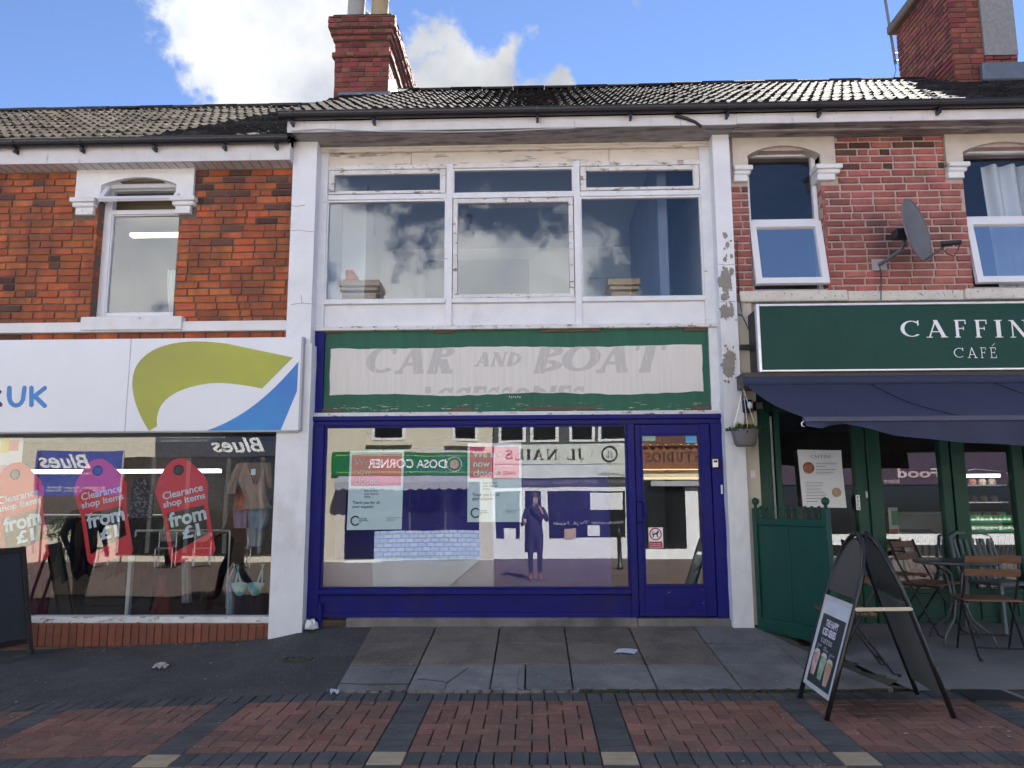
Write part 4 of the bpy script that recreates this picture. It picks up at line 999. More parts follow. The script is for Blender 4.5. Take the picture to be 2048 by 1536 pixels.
def bez(p0,p1,p2,p3,n=14): 
    return [tuple(((1-t)**3*a+3*(1-t)**2*t*b_+3*(1-t)*t*t*c_+t**3*d_) for a,b_,c_,d_ in zip(p0,p1,p2,p3)) for t in [i/n for i in range(n)]]
gpts=bez((298,862),(265,810),(255,760),(275,728))+bez((275,728),(310,676),(400,678),(470,690))+[(586,715)]+[(524,777)]+bez((524,777),(480,768),(445,764),(415,767))+bez((415,767),(330,780),(305,815),(316,862))
LIME=mat('lime_print',(.46,.52,.045),(.33,.33,.05),.9,.4,0,obj=False)
MB().prism(pxp(gpts,sy)[::-1],sy-.002,sy+.001).obj('lime_swoosh',LIME,cs)
bpts=[(597,723)]+[(594,782),(575,828),(561,861)]+[(414,861)]+bez((414,861),(490,835),(545,785),(597,723))
MB().prism(pxp(bpts,sy)[::-1],sy-.002,sy+.001).obj('blue_swoosh',mat('sign_blue_print',(.015,.30,.66),(.03,.12,.50),.8,.4,0,obj=False),cs)
# letters UK drawn as round-ended strokes
UKB=mat('uk_letter_blue',(.03,.28,.66),(.03,.18,.52),1.5,.4,0,obj=False)
def strokes(par,name,lines,Y,wpx,m):
    for k,ln in enumerate(lines):
        pts=[P(x,y,Y) for x,y in ln]; w=abs(P(ln[0][0]+wpx,ln[0][1],Y).x-P(ln[0][0],ln[0][1],Y).x)/2
        q=MB()
        for p0,p1 in zip(pts,pts[1:]):
            q.bar((p0.x,Y-.001-.0003*k,p0.z),(p1.x,Y-.001-.0003*k,p1.z),w*2,.002,up=(0,1,0)) if False else None
        L_=[];R_=[]
        for i,p in enumerate(pts):
            a=pts[max(i-1,0)]; c=pts[min(i+1,len(pts)-1)]; d=Vector((c.x-a.x,c.z-a.z)).normalized(); nx=Vector((-d.y,d.x))*w
            L_.append((p.x+nx.x,p.z+nx.y)); R_.append((p.x-nx.x,p.z-nx.y))
        d=Vector((pts[0].x-pts[1].x,pts[0].z-pts[1].z)).normalized(); d2=Vector((pts[-1].x-pts[-2].x,pts[-1].z-pts[-2].z)).normalized()
        s0=(pts[0].x+d.x*w*.7,pts[0].z+d.y*w*.7); s1=(pts[-1].x+d2.x*w*.7,pts[-1].z+d2.y*w*.7)
        q.prism(L_+[s1]+R_[::-1]+[s0],Y-.0035-.0004*k,Y-.0005); q.obj(name,m,par)
ub=[(19,774),(18,790)]+bez((18,790),(18,818),(46,818),(48,790),8)+[(49,776),(50,774)]
strokes(cs,'letter',[ub],sy,8.5,UKB)
strokes(cs,'letter',[[(63,774),(63,812)],[(91,775),(66,795)],[(70,793),(91,813)]],sy,8.5,UKB)
PURP=mat('sign_dark_purple',(.06,.02,.12),None,3,.4)
strokes(cs,'letter',[[(-30,774),(-30,812)],[(-30,775),(-8,776),(0,784),(-8,793),(-28,795)],[(-14,795),(2,811)]],sy,8.5,PURP)
# shop window
SY=.08
gx_l,gx_r=XLE,PX(540,1050,SY); gzb_,gzt_=PZ(350,1232,SY),sz0+.02
MB().box(LX0-.03,LX0+.02,SY-.12,SY+.06,gz(LX0,0)-.05,sz0+.02).obj('window_post',WHITE,lef)
q=MB().box(gx_l,LX0-.031,SY-.10,SY+.06,PZ(300,1247,SY-.1),PZ(300,1234,SY-.1)).obj('window_sill',WORN,lef,bevel=.008)
lsw=MB().box(gx_l,gx_r+.04,SY-.02,SY+.05,gzt_,gzt_+.12).obj('shop_window',WWOOD,lef)
pane(lsw,gx_l,LX0-.028,gzb_,gzt_,SY,GLS)
# plinth of upright bricks
pz1=PZ(300,1247,SY-.1)-.002
lp=MB().box(XLE,LX0-.003,-.01,.2,-.6,pz1).obj('plinth',MORT,lef)
cells_=[]; x=LX0-.006; r=random.Random(3)
while x>XLE: cells_.append((x-.068,x,pz1-.225,pz1-.004)); x-=.0775
put_bricks(lp,cells_,brick_meshes(PLINTH,4,7,.4),-.022,.04)
# interior of the charity shop
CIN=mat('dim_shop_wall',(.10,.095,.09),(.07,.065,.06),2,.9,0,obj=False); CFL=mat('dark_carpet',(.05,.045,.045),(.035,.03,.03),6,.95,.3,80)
cz0=gzb_-.12
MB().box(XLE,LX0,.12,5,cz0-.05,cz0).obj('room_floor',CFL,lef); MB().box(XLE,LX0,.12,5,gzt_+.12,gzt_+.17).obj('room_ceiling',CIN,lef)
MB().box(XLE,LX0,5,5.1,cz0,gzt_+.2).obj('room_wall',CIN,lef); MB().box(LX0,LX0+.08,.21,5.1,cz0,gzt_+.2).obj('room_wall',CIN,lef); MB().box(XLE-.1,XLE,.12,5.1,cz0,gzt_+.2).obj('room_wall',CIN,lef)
# red clearance tags stuck inside the glass
TAGR=mat('tag_red',(.72,.016,.03),(.66,.013,.025),2,.45,0); TAGW=mat('tag_white',(.70,.80,.82),None,3,.5)
def clearance(px,py,s,label):
    """px,py: bottom centre of the tag in the photo"""
    Y=SY+.012; o=P(px,py,Y); k=(P(px+100,py,Y).x-o.x)/100*s; rot=R(13)
    rt=thing('clearance_tag',label,'window sign',o,world=False); rt.rotation_euler=(0,-rot,0) if False else (0,rot*-1,0)
    rt.rotation_euler=(0,-rot,0)
    def sc(pts): return [(x*k,z*k) for x,z in pts]
    head=[(-46,100),(46,100),(54,140),(48,160),(26,190),(14,202),(-6,204),(-22,196),(-46,168),(-54,148)]
    MB().prism(sc(head),-.001,.001).obj('tag_top',TAGR,rt)
    MB().prism(sc([(-46,18),(-38,18),(-38,100),(-46,100)]),-.0012,.0008).obj('tag_edge',TAGR,rt); MB().prism(sc([(38,40),(46,40),(46,100),(38,100)]),-.0012,.0008).obj('tag_edge',TAGR,rt)
    MB().prism(sc([(-46,8),(-40,0),(40,0),(46,8),(46,44),(-46,18)]),-.001,.001).obj('tag_bottom',TAGR,rt)
    MB().lathe([(9*k,0),(9*k,.001)],(0,0,0),16)
    h=MB().tube([(0+9*k*math.cos(a*.3927),-.002,180*k+9*k*math.sin(a*.3927)) for a in range(17)],1.6*k,5).obj('tag_hole',BLACKP,rt)
    h=MB().prism([(8*k*math.cos(a*.3927),180*k+8*k*math.sin(a*.3927)) for a in range(16)],-.0016,-.0011).obj('tag_hole',BLACKP,rt)
    def tx(s_,x,z,w,h,b): add('lettering',text_me(s_,TAGW,w*k,h*k,bold=b),rt,(x*k,-.003,z*k))
    tx('Clearance',-40,128,82,15,.02); tx('shop items',-42,108,86,17,.02); tx('from',-36,70,76,30,.03); tx('£1',-14,42,36,25,.035)
    return rt
clearance(387,1118,1.0,'red clearance tag nearest the hanging clothes in the shop window')
clearance(222,1120,1.0,'middle red clearance tag between two others in the shop window')
clearance(54,1128,1.0,'red clearance tag behind the blackboard in the shop window')
# clothes
def garment(name,label,rows,Y,m,group=None,fold=.012,nf=7,bulge=.06,parts=()):
    """rows: (y,xl,xr) in the photo, top to bottom, at depth Y"""
    def mk(rows,Y,m,seed):
        q=MB(); n=18; sd=random.Random(seed); ph=sd.uniform(0,6); pts=[]
        for j,(y,xl,xr) in enumerate(rows):
            for i in range(n+1):
                u=i/n; p=P(xl+(xr-xl)*u,y,Y); p.y=Y-bulge*(1-(2*u-1)**2)-fold*math.sin(u*nf*3.1+ph+j*.4)*min(1,j*.5); pts.append(tuple(p))
        nr=len(rows); q.v=pts+[(x,Y+.5*bulge*0+.03,z) for x,y,z in pts]; K=len(pts)
        for j in range(nr-1):
            for i in range(n):
                a=j*(n+1)+i; q.f.append((a,a+n+1,a+n+2,a+1)); q.f.append((K+a,K+a+1,K+a+n+2,K+a+n+1))
        for j in range(nr-1):
            for i in (0,n): a=j*(n+1)+i; q.f.append((a,a+n+1,K+a+n+1,K+a))
        return q.mesh(name,m,smooth=True)
    t=thing(name,label,'clothing',P((rows[0][1]+rows[0][2])/2,rows[-1][0],Y),group)
    add('body',mk(rows,Y,m,1),t)
    for i,(nm,rw,mm) in enumerate(parts): add(nm,mk(rw,Y-.01,mm or m,i+2),t)
    return t
def cmat(n,c): return mat('cloth_'+n,c,tuple(v*.7 for v in c),7,.85,.4,60)
tan=cmat('tan',(.48,.32,.23)); gw=garment('blouse','tan short sleeved V-neck blouse on black hanger in shop window',[(926,478,538),(945,474,536),(965,478,532),(985,485,532),(1000,492,534),(1015,488,545),(1017,489,543)],.35,tan,parts=[('sleeve',[(928,472,490),(950,462,480),(970,455,474),(988,456,472)],None),('sleeve',[(926,526,543),(945,530,547),(965,534,548),(976,538,546)],None)])
q=MB(); 
for a,c in (((495,927),(508,968)),((527,925),(512,968))):
    q=MB().tube([P(*a,.285),P(*c,.275)],.006,6).obj('neckline',cmat('tan_dark',(.22,.13,.09)),gw)
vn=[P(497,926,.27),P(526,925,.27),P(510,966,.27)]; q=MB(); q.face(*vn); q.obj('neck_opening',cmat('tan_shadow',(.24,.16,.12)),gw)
hg=MB().tube([P(475,936,.42),P(500,925,.42),P(508,916,.42),P(518,922,.42),P(545,930,.42)],.012,8).obj('clothes_hanger',BLACKP); tag(hg,'black plastic hanger above the tan blouse','hanger')
MB().box(PX(502,940,.26),PX(511,940,.26),.262,.266,PZ(506,950,.27),PZ(506,938,.27)).obj('price_tag',WHITEP,gw)
garment('lavender_top','lavender top hanging under the tan blouse in shop window',[(985,470,510),(1020,466,500),(1050,468,498),(1056,469,497)],.55,cmat('lavender',(.46,.36,.47)))
garment('peach_top','peach frilled top hanging behind the tan blouse in shop window',[(975,475,520),(1010,467,515),(1019,464,512)],.5,cmat('peach',(.65,.26,.17)),fold=.02)
garment('pale_blue_top','pale blue top hanging below the tan blouse in shop window',[(1000,498,542),(1030,496,540),(1050,498,534),(1058,500,528)],.5,cmat('paleblue',(.28,.36,.46)))
garment('grey_skirt','pale grey skirt hanging below the lavender top in shop window',[(1052,492,530),(1075,494,528),(1092,500,524)],.58,cmat('palegrey',(.42,.43,.45)),fold=.02)
bra=thing('teal_bra','mint green bra on hanger low in the shop window corner','clothing',P(498,1198,.3))
MINTC=cmat('mint',(.30,.62,.56))
for cx in (480,511):
    q=MB(); c=P(cx,1178,.3); q.grid(lambda u,v:(c.x+.105*(2*u-1)*(1-.25*v), .3-.07*math.sin(math.pi*u)*math.sin(math.pi*(v*.8+.1)), c.z+.075-.14*v*(math.sin(math.pi*u)**.5 if 0<u<1 else 0)-.02*abs(2*u-1)),10,8); q.obj('cup',MINTC,bra,smooth=True)
for a,c in (((474,1130),(482,1168)),((528,1128),(514,1168)),((478,1130),(470,1172)),((525,1128),(524,1172))): MB().tube([P(*a,.29),P(*c,.29)],.008,6).obj('strap',MINTC,bra)
MB().tube([P(480,1166,.31),P(496,1170,.32),P(514,1166,.31)],.014,6).obj('band',MINTC,bra)
MB().tube([P(460,1137,.33),P(492,1122,.33),P(500,1112,.33),P(508,1121,.33),P(530,1128,.33)],.010,8).obj('hanger',BLACKP,bra)
garment('blue_scarf','long pale blue scarf hanging beside the mint bra',[(1130,470,477),(1165,452,464),(1195,455,468),(1232,452,466)],.4,cmat('palecyan',(.42,.52,.62)))
garment('navy_dress','dark navy dress hanging behind the mint bra',[(1130,494,514),(1165,470,530),(1232,468,532)],.62,cmat('navy',(.014,.016,.035)))
garment('floral_dress','dark floral dress hung between the two clearer red tags',[(958,268,300),(985,262,306),(1035,258,302)],.9,mat('cloth_floral',(.10,.09,.13),(.05,.05,.09),14,.8,0,wear=(.42,.36,.32),wthr=.52,wscale=(40,40,40)))
garment('maroon_skirt','dark maroon skirt hanging behind the blackboard side',[(1120,68,95),(1180,58,98),(1228,50,92)],.6,cmat('maroon',(.10,.012,.02)))
garment('red_garment','red and black garment hanging low behind the last tag',[(1150,318,332),(1190,312,336),(1232,300,340)],.8,cmat('redblack',(.16,.02,.02)))
garment('white_garment','pale grey garment hanging low behind the last tag',[(1105,362,380),(1160,364,380),(1205,364,382)],.9,cmat('offwhite',(.36,.36,.35)))
def rail(label,x0,x1,y,Y,seed):
    t=thing('clothes_rail',label,'clothes rail',P((x0+x1)/2,1235,Y)); a,c=P(x0,y,Y),P(x1,y,Y)
    MB().tube([a,c],.014,8).obj('top_bar',CHROME,t)
    for p in (a,c): MB().tube([p,(p.x,p.y,cz0)],.013,8).obj('upright',CHROME,t)
    r=random.Random(seed); n=int((c.x-a.x)/.075)
    for i in range(n):
        x=a.x+.05+i*.075; l=r.uniform(.45,.85); cc=r.choice([(.02,.02,.03),(.03,.035,.06),(.15,.03,.03),(.12,.12,.13),(.05,.08,.09),(.20,.16,.13)])
        q=MB(); q.grid(lambda u,v:(x+.018*math.sin(v*6+i)+(.02 if u>.5 else -.015)*v,Y-.22+.44*u,a.z-.03-.07*abs(2*u-1)-l*v),6,5); q.obj('hanging_item',cmat('rail%d'%(hash(cc)%97),cc),t,smooth=True)
rail('clothes rail seen through the last red tag',272,460,1062,1.6,4)
rail('clothes rail at the back of the charity shop',60,330,1030,2.9,6)
MB().box(PX(255,1180,.5),PX(262,1180,.5),.47,.53,cz0,PZ(258,1110,.5)).obj('display_post',mat('pale_post',(.55,.58,.56),None,3,.5),lef)
for i,(x0,x1,y,Y) in enumerate(((-200,440,945,2.4),(120,300,880,3.2))):
    a,c=P(x0,y,Y),P(x1,y,Y); tag(MB().box(a.x,c.x,Y-.05,Y+.05,a.z-.025,a.z+.025).obj('strip_light',emit('strip_white%d'%i,(1,.97,.9),.4)),['lit white strip light over the charity shop floor','short lit strip light far inside the charity shop'][i],'strip light')
ps=stick('window_poster','small bright poster with coloured squares at window edge','poster',-40,875,40,960,(.72,.75,.75),SY+.02)
for i,(x0,y0,x1,y1,c) in enumerate(((2,876,18,905,(.75,.60,.10)),(20,880,36,902,(.70,.12,.14)),(0,930,36,958,(.65,.25,.30)))):
    MB().box(PX(x0,y0,SY+.02),PX(x1,y1,SY+.02),SY+.018,SY+.0195,PZ(x0,y1,SY+.02),PZ(x0,y0,SY+.02)).obj('print_block',mat('pblock%d'%i,c,c,3,.5),ps)
# ------------------------------------------------------------------ chimneys
BC=brick_meshes(BRICKC,6,11,1.3)
POT=mat('buff_chimney_pot',(.42,.30,.15),(.34,.25,.14),4,.8,.4,40,obj=False); POTG=mat('grey_chimney_pot',(.36,.33,.28),(.30,.28,.24),4,.8,.4,40,obj=False)
LEAD=mat('lead_flashing',(.16,.17,.19),(.11,.12,.135),7,.45,.4,30,metal=.3,obj=False)
cy0,cy1=2.45,4.25
cxa,cxb=PX(668,150,cy0),PX(778,150,cy0)
zct=PZ(720,30,cy0); zcb=PZ(720,200,cy0)-.5
ch=thing('chimney_stack','tall red brick chimney with corbelled top above the white-pillared shop','chimney',((cxa+cxb)/2,3.3,zcb))
core=MB().box(cxa+.012,cxb-.012,cy0+.012,cy1-.012,zcb,zct).obj('stack_core',MORT,ch)
z1_=PZ(720,115,cy0); z2_=PZ(720,96,cy0); z3=PZ(720,88,cy0); z4=PZ(720,72,cy0); z5=PZ(720,40,cy0)
def band(o,za,zb_,seed):
    put_bricks(core,bond(cxa-o,cxb+o,za,zb_,[],seed=seed,hdr=.35),BC,cy0-o,.05+o,seed=seed)
    put_bricks(core,bond(cy0-o+.05,cy1+o,za,zb_,[],seed=seed+1,hdr=.35),BC,cxb+o,.05+o,axis='+x',seed=seed)
    if o: MB().box(cxa-o+.01,cxb+o-.01,cy0-o+.012,cy1+o-.01,za+.002,zb_-.002).obj('corbel_core',MORT,ch)
band(0,zcb,z1_,21); band(.035,z1_,z1_+.078,23); band(0,z1_+.078,z4-.08,25); band(.03,z4-.08,z4,27); band(.06,z4,z4+.08,29); band(.09,z4+.08,z5+.02,31)
q=MB(); q.box(cxa-.05,cxb+.05,cy0-.05,cy1+.05,z5+.02,zct); q.obj('flaunching',mat('sooty_mortar',(.05,.04,.035),(.03,.026,.024),12,.9,1,40,obj=False),ch,bevel=.03)
for px,yy,m in ((713,cy0+.35,POTG),(760,cy0+.35,POT),(728,cy0+.9,POTG)):
    x=PX(px,15,yy); MB().lathe([(.15,0),(.15,.05),(.135,.08),(.125,.5),(.14,.52),(.14,.60),(.11,.60),(.11,.3)],(x,yy,zct-.01),18).obj('chimney_pot',m,ch,smooth=True)
def roofz(y): return ZG+.02+(ZRG-ZG-.02)*(y+.40)/3.4
q=MB(); q.face((cxb+.004,cy0-.06,roofz(cy0-.06)+.07),(cxb+.22,cy0-.06,roofz(cy0-.06)+.08),(cxb+.22,3.0,ZRG+.09),(cxb+.004,3.0,ZRG+.10)); q.face((cxb+.004,cy0-.06,roofz(cy0)+.05),(cxb+.004,3.0,ZRG+.08),(cxb+.004,3.0,ZRG+.24),(cxb+.004,cy0-.06,roofz(cy0)+.22)); q.obj('flashing',LEAD,ch)
MB().box(cxa+.1,cxb+.05,cy0-.12,cy0-.01,roofz(cy0-.1)+.03,roofz(cy0-.1)+.075).obj('flashing',LEAD,ch)
# right-hand stack
dy0=2.25; dxa,dxb=PX(1905,90,dy0),PX(2032,90,dy0); dxm=PX(1965,90,dy0)
dzb=PZ(1960,165,dy0)-.5; dzt=PZ(1960,0,dy0)+.55; dy1=3.75
c2=thing('chimney_stack','wide brick chimney with grey rendered panel above the cafe','chimney',((dxa+dxb)/2,3,dzb))
core2=MB().box(dxa+.012,dxb-.0,dy0+.012,dy1-.012,dzb,dzt).obj('stack_core',MORT,c2)
put_bricks(core2,bond(dxa,dxm,dzb,dzt-.05,[],seed=41,hdr=.3),BC,dy0,.05,seed=41)
put_bricks(core2,bond(dy0+.05,dy1,dzb,dzt-.05,[],seed=43,hdr=.3),BC,dxa,.05,axis='-x',seed=43)
rz_=PZ(2000,128,dy0)
MB().box(dxm+.005,dxb,dy0-.03,dy0+.02,rz_+.12,dzt-.05).obj('rendered_panel',mat('pebble_render',(.27,.25,.24),(.19,.18,.17),26,.9,1,40,obj=False),c2)
put_bricks(core2,bond(dxm+.005,dxb,rz_-.02,rz_+.115,[],seed=45),BC,dy0-.015,.05,seed=45)
MB().box(dxm-.1,dxb+.3,dy0-.12,dy0-.012,rz_-.30,rz_-.03).obj('flashing',LEAD,c2,bevel=.02)
MB().box(dxa-.10,dxb+.1,dy0-.07,dy1+.1,dzt-.05,dzt+.1).obj('oversailing_course',MORT,c2,bevel=.02)
px_=P(1842,10,3.2); MB().lathe([(.15,0),(.14,.06),(.125,.5),(.14,.52),(.14,.6)],(dxa+.12,3.5,dzt-.62),16)
MB().lathe([(.16,-.35),(.15,.06),(.13,.5),(.15,.52),(.15,.6)],(PX(1848,0,3.45),3.45,dzt-.4),18).obj('chimney_pot',POTG,c2,smooth=True)
ae=thing('aerial_mast','thin leaning aerial mast bracketed to the chimney above the cafe','aerial',P(1790,125,3.9))
MB().tube([P(1791,128,3.9),P(1764,-40,3.9)],.022,8).obj('mast',mat('aerial_grey',(.16,.15,.17),None,4,.5),ae)
for y in (107,122): MB().tube([P(1788,y,3.9),P(1806,y-1,3.7)],.014,6).obj('bracket',BLACKM,ae)
MB().tube([P(1789,125,3.9),P(1792,140,3.85),P(1788,155,3.8),P(1791,170,3.6)],.006,5).obj('cable',BLACKP,ae)

# ------------------------------------------------------------------ right neighbour: cafe
rig=thing('cafe_building','dark red brick cafe building with white upper windows','building',(4.5,0,0))
XR0=XPR1+.002; ZSR=PZ(1700,247,-.30)
def wn(x): return PX(x,450,0)
wz0r,wz1r=PZ(1580,578,0),PZ(1570,300,0)
W1=(wn(1500),wn(1648)); W2=(wn(1936),wn(1936)+W1[1]-W1[0]+.12)
LT1=(PX(1465,330,-.02),PX(1671,330,-.02)); LT2=(PX(1893,330,-.02),W2[1]+.2)
lzb=PZ(1570,338,-.02)
kz1,kz0=PZ(1660,331,-.03),PZ(1660,360,-.03)
holes=[(W1[0],W1[1],wz0r-.02,wz1r+.1),(W2[0],W2[1],wz0r-.02,wz1r+.1),(LT1[0],LT1[1],lzb,6),(LT2[0],LT2[1],lzb,6),
       (LT1[0],PX(1502,345,-.03),kz0,kz1),(PX(1632,345,-.03),PX(1678,345,-.03),kz0,kz1),(PX(1894,345,-.03),PX(1936,345,-.03),kz0,kz1)]
rb0=PZ(1700,600,0)
q=MB()
for a,c,d,e in ((XR0,W1[0],0,ZSR+.05),(W1[1],W2[0],rb0-.1,ZSR+.05),(W2[1],9,rb0-.1,ZSR+.05),(W1[0],W1[1],wz1r,ZSR+.05),(W2[0],W2[1],wz1r,ZSR+.05),(W1[0],W1[1],rb0-.1,wz0r),(W2[0],W2[1],rb0-.1,wz0r)):
    q.box(a,c,.014,.30,max(d,rb0-.4),e)
rwall=q.obj('wall',MORTR,rig)
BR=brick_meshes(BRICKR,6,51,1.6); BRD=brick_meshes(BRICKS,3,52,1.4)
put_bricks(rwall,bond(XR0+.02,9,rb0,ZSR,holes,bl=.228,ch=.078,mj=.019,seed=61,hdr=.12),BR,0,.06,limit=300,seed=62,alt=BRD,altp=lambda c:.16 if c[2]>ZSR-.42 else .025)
for xx in (W1[1],W2[1]):
    pass
rv=[(.0,.14,z+.009,z+.069) for z in [wz0r+.078*i for i in range(int((kz0-wz0r)/.078))]]
put_bricks(rwall,rv,BR,W1[1]-.001,.03,axis='-x',seed=63)
# stone heads and corbels
def head(x0,x1,w0,w1,nm):
    zc=PZ(1570,293,0); za_=PZ(1570,312,0); n=14
    arch=[(w0+(w1-w0)*i/n, za_+(zc-za_)*math.sin(math.pi*i/n)**.8) for i in range(n+1)]
    pts=[(x0,ZSR-.002),(x0,lzb+.001),(w0,lzb+.001)]+arch+[(w1,lzb+.001),(x1,lzb+.001),(x1,ZSR-.002)]
    MB().prism(pts[::-1],-.03,.15).obj('lintel',STONE2,rig)
    for a,c in ((x0-.0,w0+.02),(w1-.05,x1+.03)):
        h=kz1-kz0
        MB().box(a+.0,c-.03 if a==x0 else c-.05,-.042,.13,kz0,kz0+h*.42).obj('corbel',STONE,rig,bevel=.004)
        MB().box(a-.0,c-.0,-.06,.13,kz0+h*.421,kz0+h*.7).obj('corbel',STONE,rig,bevel=.012)
        MB().box(a-.0 if a==x0 else a-.02,c+.02,-.085,.13,kz0+h*.701,kz0+h*.999).obj('corbel',STONE,rig,bevel=.006)
head(LT1[0]+.005,LT1[1],W1[0],W1[1],1); head(LT2[0],LT2[1],W2[0],W2[1],2)
# sills
z_s1,z_s0=PZ(1700,581,-.06),PZ(1700,602,-.06)
MB().box(PX(1478,590,-.06),PX(1696,590,-.08),-.08,.2,z_s0,z_s1+.004).obj('sill',SILL2,rig,bevel=.01)
MB().box(PX(1696,590,-.06)+.002,PX(1930,590,-.06)-.002,-.05,.2,z_s0+.004,z_s1).obj('sill_band',SILL2,rig,bevel=.008)
MB().box(PX(1930,590,-.06),9,-.08,.2,z_s0,z_s1+.004).obj('sill',SILL2,rig,bevel=.01)
# windows: fixed top light, lower sash pushed open
def upvc(w0,w1,ang,lab):
    Y=.12; zt=PZ(1570,299,Y)-.0; zm=PZ(1570,445,Y); z0=wz0r
    par=MB().frame(w0+.004,w1-.004,Y-.01,Y+.06,z0,zt+.02,.045,.045,.07,.03).obj('window_frame',PLASTICW,rig,bevel=.005)
    MB().box(w0+.05,w1-.05,Y-.008,Y+.055,zm-.03,zm+.035).obj('transom',PLASTICW,par,bevel=.004)
    pane(par,w0+.045,w1-.045,zm+.035,zt-.045,Y+.02,GLU)
    hd=MB().box(w0+.05,w1-.05,Y-.006,Y+.05,zt-.08,zt-.002).obj('head_infill',PLASTICW,par)
    q=MB(); H=zm-.035-z0; aa=R(ang)
    def s(x,d,t): return (x,Y-.02-math.sin(aa)*d-t*math.cos(aa),zm-.02-math.cos(aa)*d+t*math.sin(aa))
    def sb_(x0,x1,d0,d1):
        k=len(q.v); q.v+=[s(x,d,t) for t in (0,.05) for d in (d0,d1) for x in (x0,x1)]; q.f+=[tuple(k+i for i in f) for f in ((0,1,3,2),(4,6,7,5),(0,4,5,1),(2,3,7,6),(0,2,6,4),(1,5,7,3))]
    sb_(w0+.01,w0+.075,0,H); sb_(w1-.075,w1-.01,0,H); sb_(w0+.075,w1-.075,.001,.065); sb_(w0+.075,w1-.075,H-.065,H-.001)
    so=q.obj('opening_sash',PLASTICW,rig)
    q=MB(); q.face(s(w0+.06,.05,.02),s(w1-.06,.05,.02),s(w1-.06,H-.05,.02),s(w0+.06,H-.05,.02)); q.obj('pane',GLB,so)
upvc(W1[0],W1[1],11,'a'); upvc(W2[0],W2[1],9,'b')
RDK=mat('dim_blue_room',(.22,.25,.33),(.18,.21,.28),2,.9,0)
for a,c in (W1,W2):
    MB().box(a-.8,c+.8,2.6,2.7,wz0r-.8,ZSR).obj('room_wall',RDK,rig); MB().box(a-.9,a-.8,.31,2.7,wz0r-.8,ZSR).obj('room_wall',RDK,rig); MB().box(c+.8,c+.9,.31,2.7,wz0r-.8,ZSR).obj('room_wall',RDK,rig)
    MB().box(a-.9,c+.9,.31,2.7,ZSR,ZSR+.05).obj('room_ceiling',RDK,rig); MB().box(a-.9,c+.9,.31,2.7,wz0r-.85,wz0r-.8).obj('room_floor',FLG,rig)
CURT=mat('white_curtain',(.74,.77,.82),(.66,.70,.76),4,.9,.2,40)
q=MB(); xa=PX(1985,400,.35); q.grid(lambda u,v:(xa+.75*u+.10*(1-v)*(1-u)*0+.06*v*(1-u)*-1,.36+.045*math.sin(u*26+v*1.5),wz0r-.2+(wz1r-wz0r+.15)*v),48,6)
tag(q.obj('window_curtain',CURT,smooth=True),'white curtain drawn aside behind the upper cafe window','curtain')
# eaves
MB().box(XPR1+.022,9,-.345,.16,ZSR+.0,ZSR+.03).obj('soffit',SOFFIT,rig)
MB().box(XPR1+.021,9,-.20,-.16,ZSR-.02,ZSR+.04).obj('soffit_rail',SOFFIT,rig)
MB().box(XPR1+.022,9,-.365,-.345,ZSR-.012,ZG-.02).obj('fascia_board',FASCIA,rig,bevel=.003)
gutter(rig,XPR1+.032,9,-.43,ZG+.03,[PX(v,225,-.43) for v in (1455,1640,1880)])
tiled_roof(rig,XPR1+.001,9,-.40,ZG+.02,3.0,ZRG+.02,[TILER],holes=[(dxa-.05,dxb+.05,dy0-.1,4)],seed=3)
MB().box(XR0,9,6.1,6.2,-.4,ZG).obj('rear_wall',MORTR,rig); MB().box(XPL0,XPR1,6.1,6.2,-.4,ZG).obj('rear_wall',MORTR,mid)
MB().box(8.95,9.05,0.2,6.2,-.4,ZG).obj('side_wall',MORTR,rig)
# cafe sign
CY=-.42
ca=(PX(1515,680,CY),8.8); cz1,cz0_=PZ(1800,605,CY),PZ(1800,742,CY)
sg=thing('cafe_sign','dark green cafe fascia sign with white serif lettering and metal trim','sign',(5,CY,cz0_))
MB().box(ca[0]+.015,ca[1],CY+.006,CY+.05,cz0_+.02,cz1-.02).obj('sign_face',SIGNG,sg)
MB().box(ca[0]+.02,ca[1],CY+.051,-.06,cz0_+.03,cz1-.03).obj('sign_case',BLACKP,sg)
MB().frame(ca[0],ca[1],CY-.012,CY+.055,cz0_,cz1,.03,.03,.025,.022).obj('trim',CHROME,sg,bevel=.004)
def put_serif(s_,x0,x1,y0,y1,Y,par,m,**k):
    a,c=PX(x0,(y0+y1)/2,Y),PX(x1,(y0+y1)/2,Y); z0,z1=PZ((x0+x1)/2,y1,Y),PZ((x0+x1)/2,y0,Y)
    return add('lettering',serif_me(s_,m,c-a,z1-z0,**k),par,(a,Y-.001,z0))
for s_,x0,x1 in (('C',1802,1842),('A',1851,1895),('F',1907,1934),('F',1948,1976),('I',1988,2006),('N',2018,2058),('I',2070,2088)): put_serif(s_,x0,x1,640,675,CY+.004,sg,WHITEP,T=.17,t=.05,slab=.045)
for s_,x0,x1 in (('C',1907,1929),('A',1934,1955),('F',1960,1973),('E',1979,1993)): put_serif(s_,x0,x1,695,716,CY+.004,sg,WHITEP,T=.085,t=.05,slab=.05)
MB().bar(P(1984,692,CY+.003),P(1989,687,CY+.003),.012,.003).obj('lettering',WHITEP,sg)
